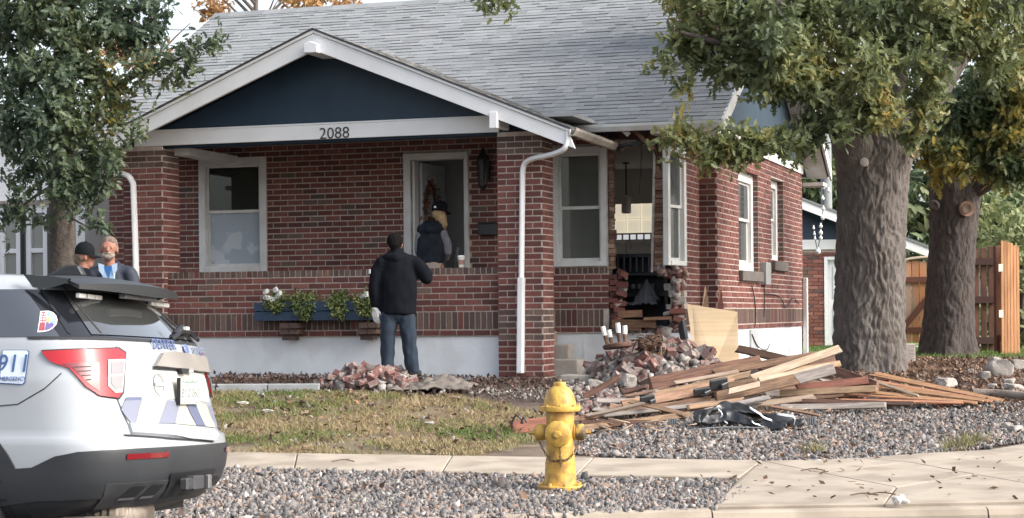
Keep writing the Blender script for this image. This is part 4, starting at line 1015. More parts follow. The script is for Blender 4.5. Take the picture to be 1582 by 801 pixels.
q = MB(); q.prism([(-.11, .052), (.11, .052), (.06, .07), (.02, .058), (-.03, .072), (-.07, .060)], 0, .002, 'x'); o = q.build('plate_mountains', pgm, plate); o.location = (xp-.009, yc, zc)
for yy, zz in ((.11, .062), (-.11, .062), (.09, -.064), (-.09, -.064)):
    q = MB(); q.lathe([(.007, 0), (.006, .004)], 8, (xp-.006, yc+yy, zc+zz), Matrix.Rotation(R(-90), 3, 'Y')); q.build('plate_screw', metalm, plate)
dec = M('decal_grey_blue', (.19, .20, .26), .35); dec2 = M('decal_slate', (.11, .125, .20), .35); cream = M('decal_cream', (.46, .425, .33), .35)
for mt, q in ((cream, [(219, 615.5), (257, 618), (244, 654), (209, 654)]), (cream, [(277.5, 623), (286.5, 627), (302, 658), (270, 655)]), (cream, [(300.5, 623), (318, 627), (333, 662), (316, 659)]), (dec, [(193.5, 616), (218.5, 615.5), (209, 654.7), (201, 654.7), (186, 633)]), (dec2, [(193.5, 614.5), (217, 613.5), (216, 618), (192, 619)]), (dec, [(257.6, 618), (277.5, 623), (270, 655), (244, 654)]), (dec2, [(287, 627), (300.3, 622.5), (316, 659), (302.6, 658)]), (dec, [(318, 626), (326, 628), (329.5, 637), (336, 655), (334, 668), (331, 660)])):
    patch('chevron_decal', [rp(*p) for p in q], mt, car, off=.006 if mt is not dec2 else .008)
blu = M('police_blue', (.10, .14, .28), .4); blu2 = M('faded_blue', (.20, .23, .31), .4)
def reartext(txt, px0, px1, size, mt, name='lettering'):
    a, b = rp(*px0), rp(*px1); z = (a[1]+b[1])/2; y = cwc(z)-(a[0]+b[0])/2
    x = cR(z)+BOW*(y/cwc(z))**2-.012; sl_ = math.atan2(2*BOW*y/cwc(z)**2, 1)
    return text_mesh(name, txt, size, mt, car, (x, y, z), (R(72), 0, R(-90)-sl_), .002, sx=1.0)
reartext('DENVER', (231, 530), (268, 536), .088, blu, 'lettering'); reartext('POLICE', (296, 541), (321, 547), .088, blu2, 'lettering')
e_ = rp(284, 540); q = MB(); q.lathe([(.001, 0), (.035, .0), (.030, .004), (.001, .006)], 16, (0, 0, 0)); o = q.build('badge', blu, car); o.location = (cR(e_[1])+.0-.008, cwc(e_[1])-e_[0], e_[1]); o.rotation_euler = (R(72), 0, R(-90))
e_ = rp(244, 594); q = MB(); q.lathe([(.058, 0), (.066, .003), (.066, 0), (.058, -.002)], 24, cap=False); q.box((0, 0, .001), (.10, .02, .004)); o = q.build('gate_badge', M('faint_grey', (.36, .36, .355), .4), car); o.location = (cR(e_[1])+BOW*((cwc(1)-e_[0])/cwc(1))**2-.008, cwc(e_[1])-e_[0], e_[1]); o.rotation_euler = (R(83), 0, R(-90)-.1)
wp = MB()
def rq(x, y, off): s, z = rp(x, y); return cP(s, z)+cN(s, z)*off
wp.tube([rq(266, 521, .02), rq(272, 518, .05), rq(285, 522, .045), rq(308, 533, .03)], [.02, .03, .022, .012], 8); wp.tube([rq(262, 527, .012), rq(270, 522, .03)], .018, 6); wp.build('rear_wiper', black, car, True)
q = MB(); q.box(rq(275, 521.5, .075), (.02, .05, .02)); q.build('wiper_cap', lampw, car)
# stickers on the near side
st = M('sticker_white_blue', (.62, .68, .78), .35); stb = M('sticker_blue', (.06, .12, .27), .4)
def fnf(s, z, o): return cP(s, z)+Vector((0, o, 0))
S0 = [(5.5, 542), (42, 542), (44.5, 545), (38.5, 590), (35, 593.5), (0, 591.5)]
stk = patch('emergency_sticker', [sp(*p) for p in [(4.5, 541), (42.5, 541), (46, 544), (39.8, 591.5), (36, 595), (-2, 593)]], stb, car, off=.005)
patch('sticker_face', [sp(*p) for p in S0], st, stk, off=.007)
a = sp(21.5, 563); b = sp(19, 585.5)
for txt, q, sz, shr in (('911', a, .140, .12), ('EMERGENCY', b, .031, .08)):
    pos = cP(*q); text_mesh('lettering', txt, sz, stb, stk, (pos.x, pos.y+.011, pos.z), (R(86), 0, R(180)), .0015, font_shear=shr, sx=.95 if txt == '911' else 1.0)
cw_ = M('emblem_white', (.75, .72, .76), .4); cr_ = M('emblem_red', (.30, .07, .08), .4); cb_ = M('emblem_blue', (.20, .45, .62), .4); cp_ = M('emblem_purple', (.13, .10, .26), .4); cy_ = M('emblem_sun', (.55, .36, .16), .4)
def ep(x, y): return sp(40+x*70/801, 460+y*70/801)
emb = patch('city_emblem', [ep(*p) for p in [(255, 258), (400, 252), (480, 280), (535, 340), (555, 410), (540, 490), (480, 560), (400, 605), (330, 622), (208, 630)]], cw_, car, off=.008)
patch('emblem_tower', [ep(*p) for p in [(275, 275), (345, 275), (352, 300), (330, 600), (230, 605)]], cr_, emb, off=.010)
for i in range(4):
    for j in range(2): x, y = 272+j*44-i*4, 305+i*45; patch('emblem_tower_window', [ep(*p) for p in [(x, y), (x+28, y), (x+26, y+24), (x-2, y+24)]], cw_, emb, off=.0115)
sky_ = []
for a in np.linspace(-80, 20, 14): sky_.append((370+165*math.cos(R(a)), 420+150*math.sin(R(a))))
patch('emblem_sky', [ep(*p) for p in [(375, 300)]+sky_+[(470, 480), (380, 440)]], cb_, emb, off=.010)
for a in (-72, -45, -18, 8): patch('emblem_ray', [ep(*p) for p in [(395, 412), (395+150*math.cos(R(a)), 415+140*math.sin(R(a))), (395+150*math.cos(R(a+9)), 415+140*math.sin(R(a+9)))]], cw_, emb, off=.0115)
patch('emblem_sun', [ep(*p) for p in [(365+0, 370), (400, 368), (430, 395), (435, 440), (410, 470), (365, 465)]], cy_, emb, off=.013)
patch('emblem_mountain', [ep(*p) for p in [(360, 480), (385, 465), (415, 490), (450, 468), (500, 495), (480, 540), (420, 585), (345, 605)]], cp_, emb, off=.013)
# underbody
ex = M('exhaust_metal', (.34, .29, .24), .5, (.2, .16, .13), 9, metal=.4)
q = MB(); q.lathe([(.05, 0), (.085, .02)]+[(.088+.012*(i % 2), .03+i*.022) for i in range(9)]+[(.1, .24), (.1, .36), (.05, .42)], 18, (.20, .52, .35), Matrix.Rotation(R(90), 3, 'Y')); q.build('muffler', ex, car, True)
q = MB(); q.lathe([(.05, 0), (.1, .02)]+[(.10+.010*(i % 2), .03+i*.026) for i in range(10)]+[(.1, .32), (.1, .5), (.05, .56)], 18, (.30, .60, .335), Matrix.Rotation(R(90), 3, 'X')); q.build('muffler', ex, car, True)
q = MB(); q.tube(curve([(.1, .75, .31), (.5, .74, .30), (.9, .5, .30), (1.4, .3, .30)]), .04, 8); q.build('exhaust_pipe', ex, car, True)
q = MB(); q.tube([(1.13, .8, .375), (1.13, -.8, .375)], .05, 8); q.box((1.3, 0, .36), (1.9, 1.4, .1)); q.build('underbody', gap, car)
for sg in (1, -1):
    q = MB(); q.box((3.15, sg*1.03, 1.22), (.12, .2, .15)); q.build('wing_mirror', carb, car, bevel=.03)
for sx_ in (-1.95, -3.05, -.80): strip('seam', [(sx_, 1.33), (sx_, .55)], .008)
for sx_ in (-1.15, -2.2): patch('door_handle', [(sx_-.1, 1.13), (sx_+.1, 1.13), (sx_+.1, 1.16), (sx_-.1, 1.16)], carb, car, off=.03, skirt=.03)
for sg in (1, -1):
    def fh(u, v, o, sg=sg): return Vector((cF(v)-.02-.25*(u/.9)**4+o, sg*u, v))
    patch('headlight', [(.5, .86), (.86, .90), (.86, 1.0), (.5, .98)], lens, car, off=.05, fn=fh, skirt=.05)
patch('grille', [(-.45, .72), (.45, .72), (.5, .98), (-.5, .98)], black, car, off=.04, fn=lambda u, v, o: Vector((cF(v)-.02-.25*(u/.9)**4+o, u, v)), skirt=.05)
q = MB(); q.prism([(.95, 1.735), (.70, 1.735), (.74, 1.80), (.82, 1.80)], -.03, .03, 'y'); q.build('roof_antenna', black, car, bevel=.01)
# ================================================================== PEOPLE
skin = M('skin', (.33, .16, .115), .65, (.27, .125, .09), 20, spec=.25)
jeans = M('denim', (.016, .029, .048), .9, (.011, .02, .035), 9, bump=.25, bs=90)
blackcl = M('black_jacket_cloth', (.0075, .0085, .0115), .9, (.010, .011, .0145), 8, bump=.2, bs=70, spec=.05)
vestm = M('navy_vest_cloth', (.009, .013, .02), .7, (.02, .026, .034), 8, bump=.2, bs=50, spec=.2)
hoodie = M('grey_knit', (.22, .22, .25), .9, (.18, .18, .21), 12); beige = M('beige_cloth', (.42, .34, .29), .9)
glove = M('white_glove', (.72, .71, .68), .8, (.6, .59, .56), 20); shoe = M('dark_shoe', (.03, .03, .032), .6); sole = M('shoe_sole', (.4, .4, .4), .8)
hairb = M('dark_hair', (.008, .007, .0065), .9, bump=.6, bs=180, spec=.1); hairbl = M('blonde_hair', (.50, .36, .19), .6, (.36, .24, .12), 25, stretch=(4, 4, .7), bump=.5, bs=90)
hairg = M('grey_brown_hair', (.12, .082, .058), .8, (.20, .16, .13), 30, bump=.5, bs=150); beardm = M('grey_beard', (.30, .25, .215), .8, (.18, .13, .10), 40, bump=.5, bs=180)
V3 = Vector
def hand(mb_caps, wrist, d, palmn, curl=.5, sc=1.0):
    """palm, four unequal bent fingers and a thumb growing from the palm's side"""
    d, n = V3(d).normalized(), V3(palmn).normalized(); s_ = d.cross(n).normalized(); w = V3(wrist)
    for k in range(3):
        o = s_*(.028*(k-1)*sc); mb_caps.append(([w+o*.6, w+o+d*.05*sc, w+o*1.05+d*.088*sc], [.016*sc, .017*sc, .014*sc]))
    for k, ln in enumerate((.068, .078, .073, .056)):
        b = w+s_*(.033-.022*k)*sc+d*.088*sc; p = b; dd = d.copy(); path = [b]; 
        for j, f in enumerate((.45, .32, .23)):
            dd = (dd+n*curl*(.45+.35*j)).normalized(); p = p+dd*ln*f*sc; path.append(p)
        mb_caps.append((path, [.0098*sc, .0092*sc, .0084*sc, .0074*sc]))
    b = w+s_*.030*sc+d*.022*sc; t1 = (s_*.75+d*.75+n*.35).normalized(); t2 = (s_*.2+d*.9+n*.5).normalized()
    mb_caps.append(([b, b+t1*.042*sc, b+t1*.042*sc+t2*.034*sc], [.0125*sc, .0105*sc, .0085*sc]))
def head_caps(c, f, sc=1.0):
    """c centre of the skull, f facing direction (unit, flat); returns caps of skull, jaw, nose, ears, neck"""
    f = V3(f).normalized(); s_ = V3((-f.y, f.x, 0)); u = V3((0, 0, 1)); c = V3(c)
    L = [([c-f*.018*sc+u*.02*sc, c+f*.012*sc+u*.015*sc], [.088*sc, .084*sc]), ([c+u*.0*sc+f*.02*sc, c-u*.07*sc+f*.038*sc], [.072*sc, .054*sc]),
         ([c-u*.085*sc+f*.055*sc], [.032*sc]), ([c+f*.092*sc+u*.005*sc, c+f*.108*sc-u*.025*sc], [.011*sc, .015*sc]), ([c-u*.03*sc-f*.01*sc, c-u*.16*sc-f*.02*sc], [.056*sc, .06*sc]),
         ([c+f*.083*sc-u*.052*sc+s_*.018*sc, c+f*.083*sc-u*.052*sc-s_*.018*sc], [.012*sc]*2)]
    for q in (1, -1):
        L.append(([c+s_*q*.083*sc-u*.0*sc, c+s_*q*.086*sc-u*.035*sc], [.016*sc, .011*sc])); L.append(([c+f*.082*sc+s_*q*.034*sc+u*.022*sc], [.014*sc]))
    return L
def eyes(c, f, parent, sc=1.0):
    f = V3(f).normalized(); s_ = V3((-f.y, f.x, 0)); m_ = MB()
    for q in (1, -1):
        m_.lathe([(.0005, -.004), (.007*sc, -.003), (.009*sc, 0), (.007*sc, .003), (.0005, .004)], 8, V3(c)+f*.0885*sc+s_*q*.032*sc+V3((0, 0, .008*sc)), Matrix.Rotation(R(90), 3, 'X'))
    m_.build('eyes', M('eye_dark', (.12, .085, .07), .4), parent)
def shoe_(parent, heel, toe, nm='shoe'):
    blob(nm, [([V3(heel)+V3((0, 0, .05)), V3(toe)+V3((0, 0, .036))], [.045, .038], (1, 1)), ([V3(heel)+V3((0, 0, .05)), V3(heel)+V3((0, 0, .10))], [.043, .045]), ([V3(toe)+V3((0, 0, .034))], [.045])], shoe, parent, .011, 3)
# ---- man in black, seen from behind, on the rubble by the parapet (local frame: x right, y away from camera, feet z=0)
fw = at(619, 582, 22.05); gz0 = fw.z
man = thing('person', 'man in a black hooded jacket, blue jeans and white gloves standing with his back turned', 'person', (fw.x, fw.y, gz0))
HH = 1.665; c_ = (-.055, .03, HH-.105)
fdir = (.10, 1, 0)
mb_caps = head_caps(c_, fdir)
mb_caps += [([(-.02, 0, .92), (-.02, 0, 1.12), (-.02, .0, 1.33)], [.14, .145, .15], (1.1, .72)), ([(-.12, 0, .86), (-.15, .0, .48), (-.165, -.01, .08)], [.095, .065, .048]), ([(.08, 0, .86), (.10, .0, .48), (.135, .0, .07)], [.095, .065, .048]),
          ([(-.20, 0, 1.32), (-.275, -.02, 1.08), (-.285, .0, .83)], [.06, .05, .035]), ([(.17, 0, 1.32), (.30, .03, 1.15), (.30, .17, 1.235)], [.06, .048, .034])]
blob('body', mb_caps, skin, man, .013, 3)
# jacket
blob('jacket', [([(-.02, .0, .735), (-.02, .0, .93), (-.012, .0, 1.15), (-.008, 0, 1.30)], [.186, .192, .192, .175], (1.14, .74), (.1, 1)), ([(-.155, .0, 1.345), (.135, .0, 1.345)], [.085, .085], (1, .95)), ([(-.03, .0, 1.38), (-.04, .01, 1.45)], [.11, .085]),
               ([(-.205, .0, 1.33), (-.27, -.01, 1.20), (-.30, -.02, 1.06), (-.295, -.01, .93), (-.29, .0, .85)], [.088, .082, .074, .066, .058]), ([(.185, .0, 1.33), (.255, .0, 1.25), (.315, .02, 1.155)], [.088, .085, .078]), ([(.315, .02, 1.155), (.32, .09, 1.19), (.305, .165, 1.235)], [.078, .068, .055])], blackcl, man, .015, 4, .012, 11)
blob('hood', [([(-.14, -.035, 1.405), (-.04, -.085, 1.385), (.06, -.035, 1.405)], [.05, .06, .05]), ([(-.12, .0, 1.43), (-.04, -.05, 1.435), (.04, .0, 1.43)], [.04, .045, .04])], blackcl, man, .013, 3, .006, 20)
blob('jeans', [([(-.02, .0, .86), (-.02, .0, .78)], [.145, .155], (1.05, .74)), ([(-.105, 0, .80), (-.135, .0, .64), (-.15, -.005, .46), (-.155, .0, .25), (-.15, .0, .05)], [.112, .103, .092, .084, .080], (1, 1), (1, .15)), ([(.055, 0, .80), (.08, .0, .64), (.10, .0, .46), (.12, .0, .25), (.14, .0, .05)], [.100, .100, .092, .084, .082], (1, 1), (1, .15))], jeans, man, .013, 4, .014, 15)
shoe_(man, (-.155, -.02, 0), (-.19, .17, 0)); shoe_(man, (.135, -.03, 0), (.20, .14, 0))
blob('hair', [([V3(c_)+V3((0, -.012, .032))], [.099]), ([V3(c_)+V3((0, -.05, -.01)), V3(c_)+V3((0, -.045, -.05))], [.072, .058])], hairb, man, .011, 2, .005, 60)
cp = []; hand(cp, (-.29, .0, .80), (.06, .05, -1), (.5, .6, 0), .35, 1.15); cp.append(([(-.29, 0, .86), (-.29, 0, .80)], [.042, .036])); blob('glove', cp, glove, man, .006, 2)
cp = []; hand(cp, (.305, .19, 1.25), (-.2, .85, .12), (0, .1, -1), .25, 1.15); cp.append(([(.305, .15, 1.235), (.305, .19, 1.25)], [.042, .038])); blob('glove', cp, glove, man, .006, 2)
m_ = MB(); m_.box((-.352, -.055, 1.235), (.01, .045, .05), Matrix.Rotation(R(25), 3, 'Z')); m_.build('sleeve_patch', M('patch_white', (.5, .52, .55), .8), man)
# ---- woman in the doorway, seen from behind leaning to the right
wp_ = h2w(Vector((-2.02, 1.25, 1.15))); q = at(662, 440, wp_.y)
wom = thing('person', 'woman with blonde hair, black cap and dark padded vest standing in the doorway', 'person', (at(668, 420, 24.35).x, 24.35, 1.155))
c_ = (.10, .03, 1.535); fdir = (.70, .72, 0)
mb_caps = head_caps(c_, fdir, .94)
mb_caps += [([(-.02, .02, .85), (.0, .02, 1.05), (.02, .02, 1.28)], [.13, .12, .125], (1.1, .75)), ([(-.09, .02, .82), (-.09, .02, .45), (-.09, .02, .08)], [.09, .06, .045]), ([(.07, .02, .82), (.08, .02, .45), (.09, .02, .08)], [.09, .06, .045]),
            ([(.15, .02, 1.27), (.19, .06, 1.06), (.16, .2, .95)], [.05, .042, .03]), ([(-.13, .02, 1.27), (-.17, .06, 1.05), (-.10, .2, .95)], [.05, .042, .03])]
hand(mb_caps, (.16, .2, .95), (-.2, 1, 0), (0, 0, -1), .5, .95); hand(mb_caps, (-.10, .2, .95), (.2, 1, 0), (0, 0, -1), .5, .95)
blob('body', mb_caps, skin, wom, .010, 2)
blob('vest', [([(-.03, .02, .90), (-.025, .02, 1.02), (-.02, .02, 1.16), (-.005, .02, 1.27)], [.165, .168, .165, .15], (1.08, .78), (.12, 1)), ([(-.12, .02, 1.32), (.10, .02, 1.31)], [.082, .078]), ([(-.06, .0, 1.37), (.08, .0, 1.38)], [.075, .07]), ([(-.05, -.08, 1.33), (.06, -.07, 1.34)], [.06, .06])], vestm, wom, .013, 4, .010, 17)
blob('sleeve', [([(.135, .01, 1.27), (.185, .03, 1.15), (.195, .05, 1.05), (.17, .18, .96)], [.07, .066, .06, .045])], hoodie, wom, .012, 4, .008, 20)
blob('sleeve', [([(-.14, .03, 1.27), (-.17, .06, 1.15), (-.18, .08, 1.05), (-.11, .19, .96)], [.066, .062, .056, .045])], hoodie, wom, .012, 4, .008, 20)
blob('trousers', [([(-.02, .02, .90), (-.02, .02, .80)], [.15, .155], (1.05, .8)), ([(-.09, .02, .78), (-.09, .02, .45), (-.09, .02, .06)], [.10, .078, .06]), ([(.06, .02, .78), (.08, .02, .45), (.09, .02, .06)], [.10, .078, .06])], beige, wom, .013, 4, .008, 18)
shoe_(wom, (-.09, .0, 0), (-.08, .17, 0)); shoe_(wom, (.09, .0, 0), (.12, .17, 0))
C_ = V3(c_); F_ = V3(fdir).normalized()
blob('hair', [([C_+V3((0, 0, .0))-F_*.02], [.085]), ([C_-F_*.035+V3((.03, -.01, -.04)), C_-F_*.02+V3((.05, -.03, -.12)), C_+V3((.065, -.03, -.19))], [.062, .046, .024]), ([C_+V3((.05, -.055, -.04)), C_+V3((.08, -.05, -.15))], [.04, .026])], hairbl, wom, .010, 2, .008, 45)
def cap(parent, c, f, mat, sc=1.0, logo=None):
    c, f = V3(c), V3(f).normalized(); m_ = MB(); rot = axes(f) @ Matrix.Rotation(R(6), 3, 'Y')
    m_.lathe([(.100*sc, -.03*sc), (.103*sc, .0), (.100*sc, .035*sc), (.085*sc, .072*sc), (.055*sc, .098*sc), (.012*sc, .110*sc), (.010*sc, .116*sc), (.001, .117*sc)], 22, c+V3((0, 0, .03*sc)), rot)
    pts_ = []
    for (r_, dz) in ((.098, 0), (.165, -.014)):
        pts_.append([c+V3((0, 0, .012*sc))+rot @ V3((r_*sc*math.cos(a)*(1.0 if r_ < .1 else 1.05), r_*.75*sc*math.sin(a) if r_ > .1 else r_*sc*math.sin(a), dz*sc-.01*abs(math.sin(a)))) for a in np.linspace(-1.25, 1.25, 13)])
    b = len(m_.v); lo = [p-V3((0, 0, .008)) for r_ in pts_ for p in r_]; up_ = [p for r_ in pts_ for p in r_]
    fs = []
    for i in range(12): fs += [(i, i+1, 14+i, 13+i), (26+i, 39+i, 40+i, 27+i), (13+i, 14+i, 40+i, 39+i)]
    m_.add(up_+lo, fs); o = m_.build('cap', mat, parent, True, sharp=50)
    if logo:
        l = MB(); a = V3(logo); l.box((0, 0, 0), (.05, .004, .028)); g = l.build('cap_badge', white, o); g.location = c+a; g.rotation_euler = (R(-15), 0, R(10))
    return o
capm = M('cap_black', (.009, .010, .012), .9, bump=.15, bs=100, spec=.1)
cap(wom, C_+V3((0, 0, .028)), F_, capm, 1.04, (-.045, -.093, .055))
# ---- two men beyond the car
pt_ = at(170, 411, 21.2); gz2 = zg(21.2)
old = thing('person', 'bearded grey haired man in navy jacket over light blue shirt beyond the police car', 'person', (at(172, 420, 21.2).x, 21.2, gz2))
hz = at(168, 385, 21.2).z-gz2; c_ = (-.02, -.02, hz+.0); fdir = (.08, -1, 0); k_ = hz
mb_caps = head_caps(c_, fdir, 1.08)
mb_caps += [([(0, .02, .9), (0, .03, 1.1), (0, .03, k_-.34)], [.14, .14, .12], (1.1, .7)), ([(-.1, 0, .86), (-.12, .0, .45), (-.12, .0, .07)], [.095, .065, .048]), ([(.1, 0, .86), (.12, .0, .45), (.12, .0, .07)], [.095, .065, .048]),
            ([(-.2, 0, k_-.3), (-.27, -.02, k_-.55), (-.25, -.1, k_-.78)], [.06, .05, .035]), ([(.2, 0, k_-.3), (.27, -.02, k_-.55), (.25, -.1, k_-.78)], [.06, .05, .035])]
for sg in (-1, 1): hand(mb_caps, (sg*.25, -.11, k_-.80), (0, -.3, -1), (-sg, 0, 0), .4)
blob('body', mb_caps, skin, old, .011, 2); eyes(c_, fdir, old, 1.08)
navyj = M('navy_jacket_cloth', (.016, .022, .038), .7, (.022, .028, .045), 7, bump=.2, bs=60)
blob('jacket', [([(.0, .02, .82), (.0, .02, 1.05), (.0, .02, k_-.33)], [.19, .195, .175], (1.14, .75)), ([(-.16, .01, k_-.27), (.16, .01, k_-.27)], [.085, .085]), ([(-.085, -.01, k_-.21), (-.05, .07, k_-.165), (.05, .07, k_-.165), (.085, -.01, k_-.21)], [.042, .04, .04, .042]),
                ([(-.21, .0, k_-.29), (-.285, -.01, k_-.53), (-.26, -.09, k_-.74)], [.09, .075, .06]), ([(.21, .0, k_-.29), (.285, -.01, k_-.53), (.26, -.09, k_-.74)], [.09, .075, .06])], navyj, old, .014, 4, .010, 13)
m_ = MB(); m_.prism([(-.085, k_-.20), (.085, k_-.20), (.055, k_-.60), (-.03, k_-.62)], -.176, -.15, 'y'); sh = m_.build('shirt', M('light_blue_shirt', (.33, .45, .62), .8, (.27, .39, .57), 12), old, bevel=.01)
m_ = MB(); m_.prism([(-.045, k_-.20), (.045, k_-.20), (.012, k_-.34)], -.181, -.165, 'y'); m_.build('undershirt', M('blue_tee', (.02, .12, .35), .8), sh)
for sg in (-1, 1):
    m_ = MB(); m_.prism([(sg*.04, k_-.185), (sg*.105, k_-.165), (sg*.10, k_-.25), (sg*.06, k_-.30)], -.185, -.172, 'y'); m_.build('collar', M('shirt_collar', (.37, .49, .65), .8), sh)
m_ = MB(); m_.box((.155, -.135, k_-.40), (.075, .012, .022), Matrix.Rotation(R(20), 3, 'Z')); m_.build('chest_badge', M('badge_grey', (.4, .43, .48), .7), old)
C_ = V3(c_); F_ = V3(fdir).normalized()
blob('hair', [([C_-F_*.022+V3((0, 0, .047))], [.099]), ([C_+F_*.03+V3((-.02, 0, .082)), C_+F_*.03+V3((.03, 0, .085))], [.042, .042]), ([C_-F_*.05+V3((0, 0, -.02))], [.08]), ([C_+V3((-.082, .02, .02)), C_+V3((-.086, .025, -.03))], [.022, .02]), ([C_+V3((.082, .02, .02)), C_+V3((.086, .025, -.03))], [.022, .02])], hairg, old, .010, 2, .006, 50)
blob('beard', [([C_+F_*.07+V3((-.045, 0, -.075)), C_+F_*.085+V3((0, 0, -.098)), C_+F_*.07+V3((.045, 0, -.075))], [.034, .036, .034]), ([C_+F_*.098+V3((-.028, 0, -.052)), C_+F_*.104+V3((0, 0, -.046)), C_+F_*.098+V3((.028, 0, -.052))], [.011, .012, .011])], beardm, old, .008, 2, .004, 70)
blob('trousers', [([(0, .02, .90), (0, .02, .80)], [.16, .165], (1.05, .8)), ([(-.1, .02, .78), (-.12, .0, .45), (-.12, .0, .06)], [.11, .088, .075]), ([(.1, .02, .78), (.12, .0, .45), (.12, .0, .06)], [.11, .088, .075])], jeans, old, .014, 4, .008, 18)
shoe_(old, (-.12, .02, 0), (-.14, -.16, 0)); shoe_(old, (.12, .02, 0), (.14, -.16, 0))
pz = at(131, 393, 20.6); gz3 = zg(20.6)
oth = thing('person', 'man in a black baseball cap and black jacket, half hidden by the police car roof', 'person', (at(127, 420, 20.6).x, 20.6, gz3))
k_ = pz.z-gz3-.03; c_ = (.03, 0, k_); fdir = (.93, .30, 0)
mb_caps = head_caps(c_, fdir, 1.02)
mb_caps += [([(0, 0, .85), (0, 0, 1.05), (0, 0, k_-.32)], [.15, .15, .14], (.85, 1.0)), ([(0, -.1, .86), (0, -.11, .45), (0, -.11, .07)], [.09, .062, .048]), ([(0, .1, .86), (0, .11, .45), (0, .11, .07)], [.09, .062, .048]), ([(0, -.18, k_-.3), (.02, -.24, k_-.55), (.1, -.22, k_-.75)], [.055, .048, .034]), ([(0, .18, k_-.3), (.02, .24, k_-.55), (.1, .22, k_-.75)], [.055, .048, .034])]
for sg in (-1, 1): hand(mb_caps, (.11, sg*.22, k_-.77), (.3, 0, -1), (0, -sg, 0), .4)
blob('body', mb_caps, skin, oth, .011, 2); eyes(c_, fdir, oth)
blob('jacket', [([(.0, .0, .80), (.0, .0, 1.05), (.0, .0, k_-.32)], [.18, .185, .17], (.85, 1.1)), ([(0, -.15, k_-.265), (0, .15, k_-.265)], [.09, .09]), ([(0, 0, k_-.22), (.0, 0, k_-.16)], [.10, .085]), ([(0, -.19, k_-.29), (.02, -.265, k_-.53), (.1, -.24, k_-.72)], [.085, .072, .058]), ([(0, .19, k_-.29), (.02, .265, k_-.53), (.1, .24, k_-.72)], [.085, .072, .058])], blackcl, oth, .014, 4, .010, 13)
blob('hair', [([V3(c_)+V3((-.025, 0, .01))], [.092]), ([V3(c_)+V3((-.05, 0, -.03))], [.07])], hairg, oth, .010, 2, .005, 50)
blob('trousers', [([(0, 0, .88), (0, 0, .80)], [.16, .16], (.85, 1.05)), ([(0, -.1, .78), (0, -.11, .45), (0, -.11, .06)], [.1, .085, .07]), ([(0, .1, .78), (0, .11, .45), (0, .11, .06)], [.1, .085, .07])], jeans, oth, .014, 4, .008, 18)
shoe_(oth, (-.05, -.11, 0), (.13, -.12, 0)); shoe_(oth, (-.05, .11, 0), (.13, .12, 0))
cap(oth, V3(c_)+V3((0, 0, .02)), fdir, capm, 1.06)
# ================================================================== TREES
LEAF = np.array([(0, 0, 0), (.16, .07, .01), (.25, .22, .03), (.36, .09, .01), (.50, .27, .02), (.60, .10, .01), (.74, .21, 0), (.84, .07, -.01), (1, 0, -.03),
                 (.84, -.07, -.01), (.74, -.21, 0), (.60, -.10, .01), (.50, -.27, .02), (.36, -.09, .01), (.25, -.22, .03), (.16, -.07, .01), (.36, 0, -.03), (.60, 0, -.035), (.84, 0, -.03)])
LEAFT = [(0, 1, 15), (1, 2, 3), (1, 3, 16), (1, 16, 15), (15, 16, 13), (15, 13, 14), (3, 4, 5), (3, 5, 17), (3, 17, 16), (16, 17, 11), (16, 11, 13), (13, 11, 12), (5, 6, 7), (5, 7, 18), (5, 18, 17), (17, 18, 9), (17, 9, 11), (11, 9, 10), (7, 8, 18), (18, 8, 9)]
LEAFT = np.array(LEAFT)
SLEAF = np.array([(0, 0, 0), (.35, .2, .03), (.7, .16, .0), (1, 0, -.05), (.7, -.16, .0), (.35, -.2, .03), (.5, 0, -.03)]); SLEAFT = np.array([(0, 1, 6), (1, 2, 6), (2, 3, 6), (3, 4, 6), (4, 5, 6), (5, 0, 6)])
def nrmz(a): return a/np.maximum(1e-6, np.linalg.norm(a, axis=1))[:, None]
def leaf_frames(blobs, per=9, droop=.45, spread=.9, tw=.34):
    P, Dv = [], []
    for (c, r, n) in blobs:
        r = np.array(r if hasattr(r, '__len__') else (r, r, r)); u = nrmz(rng.normal(0, 1, (n, 3))); rad = rng.uniform(.25, 1, n)**.5
        wob = 1+.35*np.array([noise.noise(Vector(q*1.9)+Vector(c)) for q in u])
        t = np.array(c)+u*(rad*wob)[:, None]*r; d = nrmz(u*.7+rng.normal(0, .55, (n, 3))+np.array([0, 0, -.15]))
        for k in range(per):
            P.append(t+d*(rng.uniform(-tw, tw*.3, n))[:, None]+rng.normal(0, .025, (n, 3))); Dv.append(nrmz(d+rng.normal(0, spread, (n, 3))+np.array([0, 0, -droop])))
    P, Dv = np.concatenate(P), np.concatenate(Dv)
    nn = rng.normal(0, .6, P.shape)+np.array([.1, -.5, .7]); sv = nrmz(np.cross(nn, Dv)); nn = np.cross(Dv, sv)
    return P, Dv, sv, nn
